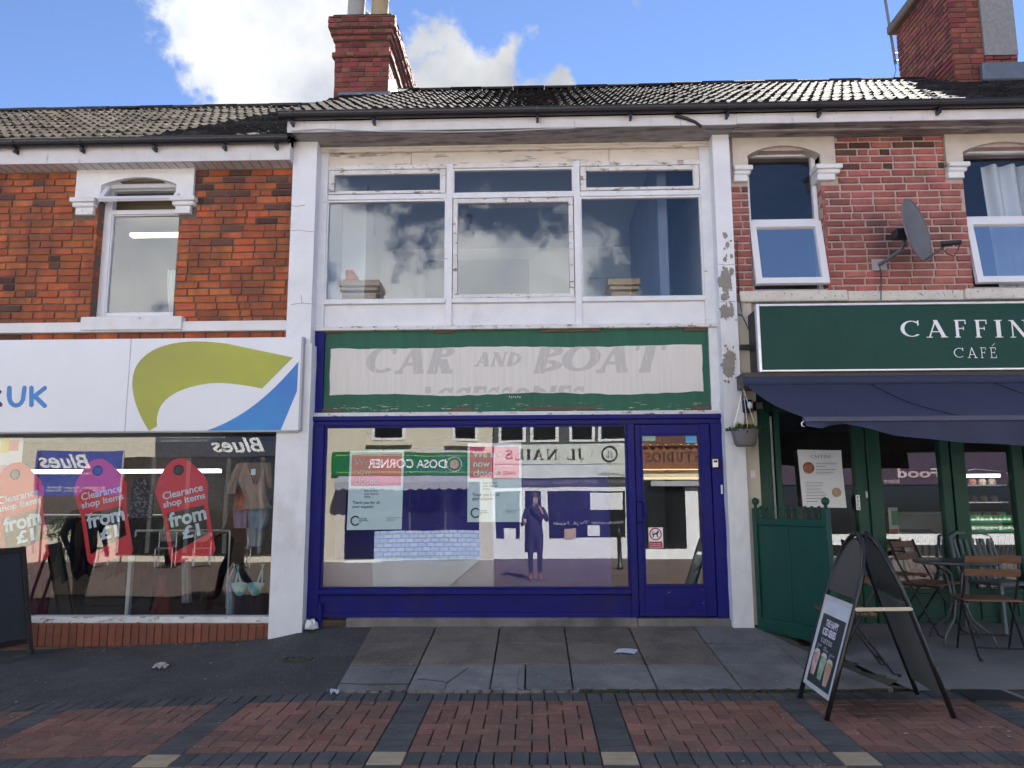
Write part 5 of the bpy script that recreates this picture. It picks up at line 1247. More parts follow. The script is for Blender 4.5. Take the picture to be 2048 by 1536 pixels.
# pier beside the pillar, side clutter
PIER=mat('cream_pier_paint',(.62,.57,.47),(.54,.50,.42),4,.7,.3,60,obj=False)
MB().box(RX1+.002,PX(1522,1000,-.02),-.03,.25,gz(2.3,0)-.05,PZ(1500,606,0)).obj('pier',PIER,rig)
MB().box(PX(1505,700,-.1),PX(1516,700,-.1),-.35,-.04,cz0_-.02,cz1-.05).obj('side_frame',BLACKM,rig)
jb=MB().box(PX(1474,620,-.05),PX(1484,620,-.05),-.07,-.031,PZ(1478,630,-.05),PZ(1478,605,-.05)); jb.obj('junction_box',mat('jbox_grey',(.22,.22,.23),None,3,.5),rig)
MB().tube([P(1474,480,-.03),P(1476,560,-.03),P(1478,590,-.09),P(1484,630,-.06),P(1498,660,-.08)],.006,5).obj('cable',BLACKP,rig)
MB().box(PX(1480,690,-.06),PX(1500,700,-.06),-.08,-.035,PZ(1490,700,-.05),PZ(1490,690,-.05)).obj('sign_bracket',BLACKM,rig)
# satellite dish
dish=thing('satellite_dish','grey satellite dish on curved arm fixed to red brick wall','satellite dish',P(1758,530,0))
DG=mat('dish_grey',(.17,.17,.18),(.13,.13,.14),6,.5,.1,90)
wc=P(1757,530,0)
MB().box(wc.x-.07,wc.x+.08,-.012,.0,wc.z-.06,wc.z+.06).obj('wall_plate',CHROME,dish); 
MB().tube([(wc.x,-.01,wc.z),(wc.x+.06,-.12,wc.z+.03),(wc.x+.14,-.22,wc.z+.09),(wc.x+.17,-.26,wc.z+.20),(wc.x+.17,-.26,wc.z+.30)],.019,10).obj('arm',DG,dish,smooth=True)
dc=P(1828,462,-.42); ax=Vector((.66,-.74,.12)).normalized(); up=Vector((-.12,.12,1)); up=(up-ax*up.dot(ax)).normalized(); sd_=ax.cross(up)
q=MB()
def dsh(u,v):
    r_=u; a=2*math.pi*v; return dc+up*(r_*.325*math.cos(a))+sd_*(r_*.29*math.sin(a))+ax*(.055*r_*r_-.03)
q.grid(dsh,6,32); q.grid(lambda u,v:Vector(dsh(u,v))-ax*.006,6,32); q.obj('reflector',DG,dish,smooth=True)
MB().tube([dsh(1,i/32) for i in range(33)],.007,6).obj('rim',DG,dish)
MB().box(dc.x-.16,dc.x-.04,dc.y+.02,dc.y+.14,dc.z-.05,dc.z+.04).obj('mount',BLACKM,dish,bevel=.008)
lb=dsh(1,.5); le=P(1890,492,-.75)
MB().tube([lb,le],.011,8).obj('feed_arm',DG,dish); MB().tube([le+Vector((-.03,0,.02)),P(1922,484,-.78)],[.028,.022],10).obj('receiver',BLACKP,dish); MB().tube([P(1920,486,-.78),P(1917,498,-.76),P(1908,512,-.75),P(1895,508,-.75),P(1885,497,-.74)],.006,5).obj('cable',BLACKP,dish)
MB().tube([(wc.x+.0,-.02,wc.z),(wc.x+.01,-.02,wc.z-.1),P(1762,560,-.09),P(1762,600,-.09)],.006,5).obj('cable',BLACKP,dish)

# awning
aw=thing('shop_awning','navy roller awning with drooping valance over the cafe front','awning',P(1500,770,-.3))
ay0,ay1=-.40,-1.80
ax0=PX(1489,765,ay0); ax0b=PX(1608,838,ay1)
azt=PZ(1600,764,ay0); azf=PZ(1700,836,ay1)
MB().tube([(ax0-.02,ay0,azt),(9,ay0,azt)],.055,14).obj('roller',NAVY,aw,smooth=True)
MB().box(ax0-.05,ax0-.021,ay0-.04,ay0+.08,azt-.07,azt+.05).obj('end_bracket',BLACKM,aw)
MB().box(ax0,9,ay0+.02,-.05,azt-.03,azt+.10).obj('back_box',BLACKP,aw)
q=MB(); q.grid(lambda u,v:(ax0+(ax0b-ax0)*v+(9-ax0)*u*(1), ay0-.03+(ay1-ay0)*v, azt-.03+(azf-azt+.03)*v-.03*math.sin(math.pi*v)-.008*math.sin(u*40+3*v)*math.sin(math.pi*v)-.006*math.sin(u*91)*v*(1-v)*3),90,10); q.obj('canopy',NAVY,aw,smooth=True)
SEAM=mat('navy_seam',(.016,.022,.058),None,4,.8)
for k in range(1,6):
    u=k/6.; MB().tube([(ax0+(ax0b-ax0)*v+(9-ax0)*u, ay0-.03+(ay1-ay0)*v, azt-.024+(azf-azt+.03)*v-.03*math.sin(math.pi*v)-.008*math.sin(u*40+3*v)*math.sin(math.pi*v)) for v in [i/8 for i in range(9)]],.004,5).obj('seam',SEAM,aw)
MB().box(ax0b-.01,9.3,ay1-.04,ay1+.02,azf-.035,azf+.012).obj('front_bar',mat('navy_bar',(.045,.05,.11),None,3,.4),aw,bevel=.008)
MB().tube([P(1608,842,ay1-.02),P(1603,846,ay1-.03),P(1604,852,ay1-.03),P(1609,853,ay1-.02)],.005,6).obj('hook',CHROME,aw)
vt=[(1608,853),(1640,858),(1662,850),(1690,848),(1730,858),(1790,872),(1860,880),(1930,886),(2048,892),(2300,893)]
q=MB(); n=60
def val(u,v):
    px=1608+(2300-1608)*u; yb=interp(px,vt); zt=azf-.03; zb_=PZ(px,yb,ay1); x=PX(px,850,ay1); return (x,ay1-.03+.02*math.sin(px*.05)*v,zt+(zb_-zt)*v)
q.grid(val,n,5); q.obj('valance',NAVY,aw,smooth=True)
MB().tube([(ax0b+.35,ay1,azf-.02),(ax0+1.2,-1.15,azf+.15),(ax0+.35,ay0-.02,azt-.05)],.02,8).obj('folding_arm',BLACKM,aw)
# lamp and alarm box under the awning end
cm=thing('security_light','black floodlight and white camera on the cream pier below the awning','security light',P(1497,812,-.1))
a=P(1493,812,-.1); MB().box(a.x-.05,a.x+.05,-.14,-.032,a.z-.07,a.z+.06).obj('housing',BLACKP,cm,bevel=.01); MB().lathe([(.02,-.03),(.026,-.01),(.026,.02),(.012,.035)],(a.x+.02,-.16,a.z),12).obj('camera_dome',PLASTICW,cm); a=P(1518,812,-.1); MB().box(a.x-.045,a.x+.04,-.12,-.035,a.z-.045,a.z+.045).obj('lamp_head',BLACKM,cm,bevel=.008)
MB().box(a.x-.03,a.x+.028,-.124,-.1205,a.z-.032,a.z+.032).obj('lamp_glass',mat('lamp_glass_dim',(.12,.13,.14),None,3,.2),cm)
sw_=P(1505,948,-.03); stick('small_notice','tiny white notice stuck on the cream pier','notice',1501,941,1511,955,(.75,.74,.72),-.033)
tag(MB().box(PX(1436,970,-.02),PX(1440,984,-.02),-.14,-.126,PZ(1438,988,-.1),PZ(1438,970,-.1)).obj('door_bell',PLASTICW,None,bevel=.003),'small white bell push on white pillar beside blue door','bell push')
# hanging basket
hb=thing('hanging_basket','grey plastic hanging basket with small plants under the awning end','hanging basket',P(1490,893,-.25))
c=P(1490,893,-.25); MB().lathe([(.085,0),(.10,.02),(.125,.13),(.135,.16),(.128,.165),(.115,.13)],(c.x,-.27,c.z),22).obj('pot',mat('basket_grey',(.20,.19,.20),None,5,.6),hb,smooth=True)
top=P(1486,775,-.3)
for dx,dy in ((-.11,0),(.11,0),(0,-.11)): MB().tube([(c.x+dx,-.27+dy,c.z+.16),(top.x,-.3,top.z)],.003,5).obj('chain',CHROME,hb)
LEAFM=mat('basket_leaf',(.05,.085,.02),(.03,.055,.015),8,.6,0,rand=.4); r=random.Random(5); q=MB(); fl=MB()
def leafquad(mb,p,s,r):
    d=Vector((r.uniform(-1,1),r.uniform(-1,1),r.uniform(-.3,1))).normalized(); e=d.cross(Vector((r.uniform(-1,1),r.uniform(-1,1),r.uniform(-1,1)))).normalized()
    p=Vector(p); mb.face(p,p+d*s*.5+e*s*.3,p+d*s,p+d*s*.5-e*s*.3)
for i in range(240):
    a=r.uniform(0,6.28); d=r.random()**.5*.16; leafquad(q,(c.x+d*math.cos(a),-.27+d*math.sin(a),c.z+.15+r.uniform(0,.06)*(1-d*4)-.2*max(0,d-.13)),r.uniform(.025,.05),r)
for i in range(30):
    a=r.uniform(0,6.28); d=r.random()**.5*.11; leafquad(fl,(c.x+d*math.cos(a),-.27+d*math.sin(a),c.z+.19+r.uniform(0,.03)),.03,r)
kind(q.obj('foliage',LEAFM,hb),'stuff'); kind(fl.obj('flowers',mat('yellow_flower',(.55,.38,.03),None,5,.7),hb),'stuff')

# cafe front
FY=.10
ft=azt+.02; fb=PZ(1800,1252,FY)
def vpost(x0,x1,name='post',dy=0): MB().box(PX(x0,1050,FY),PX(x1,1050,FY),FY-.03-dy,FY+.06,fb,ft).obj(name,GREENP,rig,bevel=.005)
vpost(1522,1548); MB().tube([(PX(1550,1050,FY),FY-.04,fb),(PX(1550,1050,FY),FY-.04,ft-.3)],.012,8).obj('downpipe',mat('grey_pipe',(.32,.33,.34),None,4,.5),rig)
vpost(1556,1568); vpost(1716,1738); vpost(1741,1768,dy=.01); vpost(1890,1908); vpost(1911,1938,dy=.01); vpost(2034,2056); vpost(2059,2086,dy=.01); vpost(2230,2280); 
MB().box(PX(1548,1050,FY)+.001,8.9,FY-.02,FY+.05,ft-.25,ft+.002).obj('head_rail',GREENP,rig)
zr=PZ(1800,1188,FY)
BAYS=[(1568,1716),(1768,1890),(1938,2034),(2086,2230)]
for a,c in BAYS:
    x0,x1=PX(a,1050,FY)+.001,PX(c,1050,FY)-.001
    pn=MB().box(x0,x1,FY-.005,FY+.05,fb,zr).obj('bottom_panel',GREENP,rig); MB().frame(x0+.04,x1-.04,FY-.02,FY-.0052,fb+.06,zr-.05,.03).obj('panel_moulding',GREENP,pn)
    pn=MB().box(x0,x1,FY-.01,FY+.05,zr+.001,zr+.05).obj('window_rail',GREENP,rig,bevel=.005)
    pane(pn,x0,x1,zr+.05,ft-.25,FY+.02,GLD)
vpost(1736.5,1742,'door_gap',-.02)
ps=thing('push_sign','small vertical white PUSH sign on the cafe door frame','sign',P(1716,1015,FY-.04))
Y=FY-.034; MB().box(PX(1712,1005,Y),PX(1720,1005,Y),Y-.002,Y,PZ(1716,1020,Y),PZ(1716,990,Y)).obj('plate',WHITEP,ps)
for i,s_ in enumerate('PUSH'): text('letter',s_,BK,PX(1713.8,1000,Y),Y-.003,PZ(1716,997.5+7*i,Y),ps,h=.024,bold=.02)
stick('lock_plate','small silver lock plate on the green cafe door','lock',1731,983,1736,996,(.5,.5,.5),FY-.034)
# menu poster on glass
Y=FY-.045
mp=thing('menu_poster','white cafe menu poster with two round food photos on the window','poster',P(1642,1015,Y))
mx0,mx1=PX(1598,960,Y),PX(1685,960,Y); mz0,mz1=PZ(1642,1014,Y),PZ(1642,899,Y); mw,mh=mx1-mx0,mz1-mz0
def mpt(u,v,d=0): return (mx0+mw*u+.02*(v-1)*-1*.5+(.012*(1-v)),Y-d+(-.03*max(0,u-.8)*max(0,v-.7)*10),mz0+mh*v-.01*u)
MB().grid(lambda u,v:mpt(u,v),10,10).obj('sheet',mat('menu_paper',(.74,.76,.80),(.72,.74,.78),2,.5,0),mp)
add('heading',serif_me('CAFFINI',DARKP,mw*.45,mh*.055,T=.15,t=.05,slab=.05),mp,(mx0+mw*.30,Y-.006,mz0+mh*.85))
r=random.Random(2)
for i in range(8): 
    v=.76-.028*i; MB().box(mx0+mw*.40,mx0+mw*(.62+.28*r.random()),Y-.0045,Y-.004,mz0+mh*(v-.005),mz0+mh*(v+.003)).obj('print_line',DARKP if i%2==0 else GHOST,mp)
for i in range(13):
    v=.42-.027*i; MB().box(mx0+mw*.14,mx0+mw*(.40+.22*r.random()),Y-.0045,Y-.004,mz0+mh*(v-.005),mz0+mh*(v+.003)).obj('print_line',DARKP if i%2==0 else GHOST,mp)
def disc(par,name,x,z,r_,Y,m,n=20): MB().prism([(x+r_*math.cos(6.2832*i/n),z+r_*math.sin(6.2832*i/n)) for i in range(n)],Y-.0008,Y).obj(name,m,par)
FOOD=mat('food_photo',(.42,.10,.05),(.10,.03,.015),30,.5,0,wear=(.55,.42,.25),wthr=.55,wscale=(60,60,60)); FOOD2=mat('food_photo_pale',(.48,.40,.30),(.30,.22,.14),30,.5,0,wear=(.50,.20,.05),wthr=.56,wscale=(50,50,50))
disc(mp,'food_photo',mx0+mw*.235,mz0+mh*.68,mw*.135,Y-.005,FOOD); disc(mp,'food_photo',mx0+mw*.84,mz0+mh*.25,mw*.145,Y-.005,WP); disc(mp,'food_photo',mx0+mw*.84,mz0+mh*.25,mw*.11,Y-.006,FOOD2)
# interior
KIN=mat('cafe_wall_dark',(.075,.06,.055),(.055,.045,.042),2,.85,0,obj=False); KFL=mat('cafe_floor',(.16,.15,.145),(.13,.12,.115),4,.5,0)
kx0,kx1=PX(1548,1050,FY),8.9
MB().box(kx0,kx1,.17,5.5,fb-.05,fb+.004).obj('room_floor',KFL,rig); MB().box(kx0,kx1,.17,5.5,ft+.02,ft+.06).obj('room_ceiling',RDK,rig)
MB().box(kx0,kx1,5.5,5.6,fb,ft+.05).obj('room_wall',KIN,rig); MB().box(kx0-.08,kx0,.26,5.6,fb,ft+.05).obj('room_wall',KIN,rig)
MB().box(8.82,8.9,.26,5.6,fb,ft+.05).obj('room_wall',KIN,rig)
ct=thing('serving_counter','pale cafe serving counter behind the window','counter',P(1830,1180,3)); MB().box(PX(1790,1100,3.0),PX(2010,1100,3.0),3.0,3.7,fb+.005,fb+1.0).obj('counter_front',mat('counter_pale',(.42,.40,.39),None,3,.6),ct); MB().box(PX(1785,1100,3.0),PX(2015,1100,3.0),2.95,3.75,fb+1.0,fb+1.05).obj('counter_top',mat('counter_top',(.30,.28,.27),None,3,.4),ct)
dc_=thing('display_case','curved glass display case with lit shelves in the cafe','display case',P(1990,1180,2.4)); q0=P(1945,1060,2.4); q1=P(2035,1060,2.4)
MB().box(q0.x,q1.x,2.4,3.0,fb+.005,fb+.85).obj('case_base',BLACKM,dc_)
for i in range(3): MB().box(q0.x+.02,q1.x-.02,2.5,2.95,fb+.95+.22*i,fb+.965+.22*i).obj('shelf',CHROME,dc_)
MB().tube([(q1.x,2.4,fb+.85),(q1.x,2.4,fb+1.4),(q1.x-.06,2.4,fb+1.58),(q0.x+.1,2.4,fb+1.62),(q0.x,2.4,fb+1.60)],.02,8).obj('case_rim',BLACKM,dc_)
MB().box(q0.x+.05,q1.x-.1,2.48,2.54,fb+1.5,fb+1.54).obj('case_lamp',emit('case_light',(.9,.95,1),.8),dc_)
r=random.Random(6)
for i in range(12): 
    x=q0.x+.06+(q1.x-q0.x-.15)*(i%4)/3.2; z=fb+.966+.22*(i//4); MB().lathe([(.045,0),(.05,.05),(.03,.08)],(x,2.65,z),10).obj('cake',r.choice([FOOD,FOOD2]),dc_)
for i,(x,y,Y) in enumerate(((1631,885,2.2),(1710,912,3.6))): 
    p=P(x,y,Y); p.z=ft+.019; tag(MB().lathe([(.05,-.004),(.05,0)],(p.x,Y,p.z),14).obj('downlight',emit('downlight%d'%i,(1,.85,.65),3)),['small lit downlight behind the menu poster window','dim round downlight deep inside the cafe'][i],'downlight')
eb=thing('menu_easel','wooden framed chalkboard standing behind the cafe window','chalkboard',P(1660,1190,.6)); MB().frame(PX(1600,1100,.7),PX(1665,1100,.7),.68,.72,fb+.3,fb+1.25,.05).obj('frame',mat('easel_wood',(.22,.12,.05),None,6,.6),eb); MB().box(PX(1600,1100,.7)+.05,PX(1665,1100,.7)-.05,.69,.71,fb+.35,fb+1.2).obj('slate',mat('slate_black',(.02,.02,.022),None,5,.8),eb)
ls=thing('leaflet_stand','leaflet stand with green and red cards behind cafe glass','leaflet stand',P(1795,1080,.6))
for i,(x0,y0,x1,y1,c) in enumerate(((1776,1015,1800,1082,(.65,.68,.66)),(1783,1022,1798,1050,(.10,.30,.16)),(1778,1058,1797,1072,(.50,.10,.06)))): MB().box(PX(x0,y0,.55-.01*i),PX(x1,y1,.55-.01*i),.55-.01*i,.557-.01*i,PZ(x0,y1,.55),PZ(x0,y0,.55)).obj('card',mat('card%d'%i,c,c,3,.5),ls)
MB().box(PX(1774,1080,.6),PX(1810,1080,.6),.5,.75,fb+.005,PZ(1790,1084,.55)).obj('stand',mat('stand_white',(.5,.5,.5),None,3,.5),ls)
# ------------------------------------------------------------------ green screen panel
F0=Vector((RX1+.045,-.14,0)); F1=Vector((2.52,-.97,0))
fn=thing('terrace_screen','dark green timber screen panel with ball finials beside the cafe','screen',(F0.x,F0.y,gz(F0.x,F0.y)))
fd=(F1-F0); fl_=fd.length; fd.normalize(); fn_=Vector((-fd.y,fd.x,0))
zt_=1.05; zbm=.03
def fp(s,o,z): p=F0+fd*s+fn_*o; return Vector((p.x,p.y,z))
def fbox(s0,s1,o0,o1,z0a,z1,name,m=GREENP,bev=.004,par=fn):
    b=MB(); b.box(0,1,0,1,0,1); b.v=[tuple(fp(s0+(s1-s0)*x,o0+(o1-o0)*y,z0a+(z1-z0a)*z)) for x,y,z in b.v]; return b.obj(name,m,par,bevel=bev)
for s in (0,fl_-.05): 
    po=fbox(s,s+.055,-.0275,.0275,gz(*fp(s,0,0).xy)-.02,zt_+.10,'post')
    MB().lathe([(.012,0),(.018,.015),(.012,.022),(.030,.04),(.036,.06),(.030,.082),(.012,.094),(.002,.097)],tuple(fp(s+.027,0,zt_+.10)),14).obj('ball_finial',GREENP,po,smooth=True)
fbox(.056,fl_-.051,-.022,.022,zt_-.06,zt_,'top_rail'); fbox(.056,fl_-.051,-.025,.025,zbm-.02,zbm+.10,'bottom_rail')
fbox(.056,fl_-.051,-.030,-.0255,zbm+.015,zbm+.05,'bottom_bead')
xm=.056+(fl_-.107)*.47
fbox(.056,xm-.002,-.008,.008,zbm+.10,zt_-.06,'panel'); fbox(xm+.002,fl_-.051,-.006,.010,zbm+.10,zt_-.06,'panel'); fbox(xm-.012,xm+.012,-.016,-.0085,zbm+.10,zt_-.06,'panel_batten')
for i in range(10):
    s=.10+(fl_-.20)*i/9; c=fp(s,0,zt_); MB().lathe([(.010,0),(.014,.012),(.008,.02),(.013,.045),(.008,.075),(.015,.085),(.019,.10),(.014,.115),(.002,.12)],tuple(c),8).obj('spindle',GREENP,fn,smooth=True)

# ------------------------------------------------------------------ A-board of the cafe
A1,A2=ground_hit(1599,1396),ground_hit(1653,1441); B1,B2=ground_hit(1835,1389),ground_hit(1908,1436)
cA,cB=(A1+A2)/2,(B1+B2)/2; ap=(cA+cB)/2; ap.z=PZ(1706,1067,ap.y)
ab=thing('pavement_sign','black arched metal A-frame pavement sign with iced drinks poster','pavement sign',((A1+A2+B1+B2)/4))
FRM=mat('black_tube_frame',(.018,.017,.018),(.012,.012,.012),9,.3,.05,80,spec=.5)
def leaf(Q1,Q2,off):
    c=(Q1+Q2)/2; w=(Q2-Q1)/2; top=Vector((ap.x+off,ap.y,ap.z)); v=top-c
    nrm=w.cross(v).normalized()
    def f(u,t,d=0): return c+w*u+v*t+nrm*d
    return f
fa=leaf(A1,A2,-.03); fbk=leaf(B1,B2,.03)
def archpath(f,s=1.0,t0=0.0): return [f(-s,t0),f(-s,.3),f(-s,.62)]+[f(-s*math.cos(math.pi*i/14),.62+.38*s**.5*math.sin(math.pi*i/14)) for i in range(1,14)]+[f(s,.62),f(s,.3),f(s,t0)]
for f,nm in ((fa,'front_frame'),(fbk,'rear_frame')):
    MB().tube(archpath(f),.0165,10).obj(nm,FRM,ab,smooth=True)
    MB().tube([f(-.93,.62)]+[f(-.93*math.cos(math.pi*i/14),.62+.35*math.sin(math.pi*i/14)) for i in range(1,14)]+[f(.93,.62)],.008,8).obj('inner_arch',FRM,ab,smooth=True)
def sheet_on(f,pts,d,name,m,th=.004):
    q=MB(); n=len(pts); q.v=[tuple(f(u,t,d)) for u,t in pts]+[tuple(f(u,t,d+th)) for u,t in pts]; q.f=[tuple(range(n)),tuple(range(2*n-1,n-1,-1))]+[(i,n+i,n+(i+1)%n,(i+1)%n) for i in range(n)]; return q.obj(name,m,ab)
archp=[(-.92,.645)]+[(-.92*math.cos(math.pi*i/12),.64+.33*math.sin(math.pi*i/12)) for i in range(1,12)]+[(.92,.645)]
HP=mat('smoked_panel',(.055,.06,.062),(.045,.048,.05),2,.35,0); GP=mat('grey_back_panel',(.17,.185,.195),(.15,.165,.172),2,.45,.1,60)
sheet_on(fa,archp,0,'header_panel',HP); sheet_on(fbk,archp,0,'header_panel',HP); sheet_on(fbk,[(-.95,.10),(.95,.10),(.95,.62),(-.95,.62)],-.002,'rear_panel',GP)
# find which side of the front leaf looks to the left
sg_=1 if (fa(0,.3,.1)-fa(0,.3,0)).x<0 else -1
sheet_on(fa,[(-.93,.10),(.93,.10),(.93,.615),(-.93,.615)],-.004*sg_,'poster_back',GP,.006)
D0=.006*sg_
q=MB()
def fbar(u0,t0,u1,t1,name,m): 
    sheet_on(fa,[(u0,t0),(u1,t0),(u1,t1),(u0,t1)],D0,name,m,.004*sg_)
SIL=mat('silver_snap_frame',(.62,.64,.64),(.55,.57,.57),4,.4,0,metal=.2)
for a in ((-.95,.095,-.86,.615),(.86,.095,.95,.615),(-.859,.095,.859,.118),(-.859,.592,.859,.615)): fbar(*a,'snap_frame',SIL)
def fpan(u0,t0,u1,t1,name,m,d): sheet_on(fa,[(u0,t0),(u1,t0),(u1,t1),(u0,t1)],D0+d*sg_,name,m,.0004*sg_)
fpan(-.86,.119,.86,.591,'poster',mat('poster_pale',(.62,.66,.72),(.5,.53,.6),5,.35,.2,9),.001)
fpan(-.76,.121,.80,.510,'poster_dark',mat('poster_dark_green',(.022,.045,.045),(.035,.035,.045),2,.35,0),.002)
def ftext(s_,u0,t0,u1,t1,m,d=.004,me=None,**k):
    me=me or text_me(s_,m,1,1,**k)
    for v in me.vertices: v.co=fa(u0+(u1-u0)*v.co.x,t0+(t1-t0)*v.co.z,D0+(d-v.co.y*.002)*sg_)
    add('lettering',me,ab)
LIL=mat('lilac_print',(.72,.66,.80),None,3,.4)
ftext('THE HAPPY',-.42,.445,.44,.485,LIL,bold=.05); ftext('ICED SERIES',-.5,.395,.40,.437,LIL,bold=.05)
ftext('',-.45,.352,.30,.378,None,me=serif_me('CAFFINI',WHITEP,1,1,T=.13,t=.06,slab=.06))
for i,(u,c) in enumerate(((-.5,'STRAWBERRY\nLATTE'),(-.02,'ICED\nMATCHA'),(.42,'COOKIES & CREAM\nLATTE'))): ftext(c,u-.14,.315-.02*(i==2),u+.2,.338-.02*(i==2),LIL)
for i,(u,t,c1,c2_) in enumerate(((-.52,.165,(.42,.16,.09),(.66,.58,.58)),(-.02,.16,(.62,.66,.66),(.09,.26,.07)),(.42,.145,(.40,.21,.10),(.50,.42,.34)))):
    h=.125
    sheet_on(fa,[(u-.11,t),(u+.13,t),(u+.19,t+h*.55),(u-.17,t+h*.55)],D0+.003*sg_,'drink_print',mat('drink%da'%i,c1,c2_,9,.4),.0004*sg_)
    sheet_on(fa,[(u-.17,t+h*.55),(u+.19,t+h*.55),(u+.22,t+h),(u-.20,t+h)],D0+.003*sg_,'drink_print',mat('drink%db'%i,c2_,c1,12,.4),.0004*sg_)
    sheet_on(fa,[(u-.2,t+h),(u+.22,t+h),(u+.12,t+h*1.16),(u-.1,t+h*1.16)],D0+.003*sg_,'drink_print',mat('drink_foam',(.62,.58,.52),None,5,.4),.0004*sg_)
p,q_=fa(1.0,.595),fbk(1.0,.595); MB().bar(p+Vector((0,-.02,0)),q_+Vector((0,-.02,0)),.006,.024).obj('spreader_bar',mat('cream_strap',(.66,.60,.46),None,4,.5),ab,bevel=.002)
for p_ in (p,q_,(p+q_)/2): MB().lathe([(.007,0),(.007,.004)],(0,0,0),8) and MB().tube([p_+Vector((0,-.030,0)),p_+Vector((0,-.018,0))],.006,8).obj('rivet',CHROME,ab)

# blackboard at the left edge
g0=ground_hit(66,1306); a_=R(70); bd=Vector((-math.cos(a_),-math.sin(a_),0)); nb=Vector((math.sin(a_),-math.cos(a_),0))
bb=thing('blackboard_sign','black wooden A-frame blackboard standing before the charity shop','blackboard',g0)
def bp(s,h,d=0): p=g0+bd*s-nb*(.24*h)+nb*d; p.z=g0.z+h; return p
BW_=mat('dark_frame_wood',(.030,.022,.016),(.02,.015,.012),9,.5,.2,60); SL=mat('chalkboard_slate',(.022,.027,.035),(.03,.036,.045),3,.55,0)
Hb=1.10; hb_=PZ(24,1092,g0.y+.15)-g0.z
Hb=max(.9,min(1.25,hb_))
for a,c,w in ((bp(.025,0),bp(.025,Hb),.05),(bp(.6,0),bp(.6,Hb),.05)): MB().bar(a,c,.05,.03,up=nb).obj('frame_leg',BW_,bb,bevel=.003)
for h in (.12,Hb-.03): MB().bar(bp(.05,h),bp(.575,h),.03,.05,up=(0,0,1)).obj('frame_rail',BW_,bb,bevel=.003)
q=MB(); q.v=[tuple(bp(s,h,-.004-d)) for d in (0,.008) for s,h in ((.03,.12),(.6,.12),(.6,Hb-.03),(.03,Hb-.03))]; q.f=[(0,1,2,3),(7,6,5,4)]+[(i,4+i,4+(i+1)%4,(i+1)%4) for i in range(4)]; q.obj('slate',SL,bb)
def bq(s,h): p=g0+bd*s-nb*(.23*2*Hb-.24*h); p.z=gz(p.x,p.y)+h; return p
for s in (.04,.6): MB().bar(bq(s,0),bq(s,Hb-.02),.04,.025,up=nb).obj('rear_leg',BW_,bb)

# ------------------------------------------------------------------ bistro chairs and table
WOODS=mat('chair_slat_wood',(.20,.105,.055),(.13,.07,.04),8,.5,.3,50,stretch=(1,6,6),rand=.25)
def bistro(label):
    t=thing('bistro_chair',label,'chair',(0,0,0),'folding bistro chairs on the terrace',world=False); w=.20
    for s in (-1,1):
        MB().tube([(s*w,-.235,.012),(s*w,-.20,.02),(s*w,-.02,.36),(s*w,.12,.62),(s*w,.20,.83)],.0095,8).obj('long_leg',BLACKM,t,smooth=True)
        MB().tube([(s*(w-.02),.27,.012),(s*(w-.02),.23,.02),(s*(w-.02),-.03,.40),(s*(w-.02),-.06,.435)],.0095,8).obj('short_leg',BLACKM,t,smooth=True)
        MB().bar((s*(w-.015),-.24,.437),(s*(w-.015),.14,.437),.012,.016).obj('seat_rail',BLACKM,t)
        for y,x in ((-.235,w),(.27,w-.02)): MB().lathe([(.014,0),(.014,.016),(.006,.02)],(s*x,y,0),8).obj('foot',BLACKP,t)
        for z in (.68,.79): MB().tube([(s*w,.135+(z-.62)*.38-.02,z),(s*w,.135+(z-.62)*.38-.006,z)],.005,6).obj('rivet',CHROME,t)
    for y,z,x in ((-.13,.145,w),(.19,.09,w-.02)): MB().tube([(-x,y,z),(x,y,z)],.007,8).obj('stretcher',BLACKM,t)
    for i in range(6): MB().box(-w-.02,w+.02,-.245+i*.066,-.245+i*.066+.052,.446,.462).obj('seat_slat',WOODS,t,bevel=.004)
    for z in (.68,.79):
        y=.135+(z-.62)*.38; q=MB().bar((-w-.01,y,z),(w+.01,y,z),.014,.062,up=(0,.3,1)); q.obj('back_slat',WOODS,t,bevel=.004)
    return t
c0=bistro('bistro chair with its back to the street by the round table')
def place(o,px,py,rz,label):
    g=ground_hit(px,py); o.location=(g.x,g.y,gz(g.x,g.y)+.004); o.rotation_euler=(0,0,R(rz)); o['label']=label
    sl=(gz(g.x,g.y+.1)-gz(g.x,g.y-.1))/.2
    return o
place(c0,1985,1312,170,'folding bistro chair with its back to the street at the round table')
c1=place(copy_tree(c0),1712,1342,-100,'folding bistro chair seen through the open A-frame sign')
c2_=place(copy_tree(c0),1858,1266,35,'folding bistro chair between the round table and cafe doors')
c3_=place(copy_tree(c0),1795,1240,5,'folding bistro chair close to the cafe window behind the A-frame sign')
g=ground_hit(1925,1288); tz=gz(g.x,g.y)
tb_=thing('round_table','round grey metal bistro table on the cafe terrace','table',(g.x,g.y,tz),world=False)
GRM=mat('grey_table_metal',(.13,.135,.14),(.10,.105,.11),8,.4,.3,30,metal=.3)
MB().lathe([(.30,.685),(.335,.69),(.34,.70),(.34,.712),(.33,.718),(.10,.719),(.002,.7195)],(0,0,0),36).obj('table_top',GRM,tb_,smooth=True)
MB().tube([(.05*math.cos(a*.5236),.05*math.sin(a*.5236),.35) for a in range(13)],.01,6).obj('leg_ring',GRM,tb_)
for k in range(4):
    a=R(35+90*k); c_,s_=math.cos(a),math.sin(a); MB().tube([(.22*c_,.22*s_,.69),(.09*c_,.09*s_,.60),(.05*c_,.05*s_,.36),(.10*c_,.10*s_,.22),(.26*c_,.26*s_,.10),(.29*c_,.29*s_,.01)],.012,8).obj('leg',GRM,tb_,smooth=True)
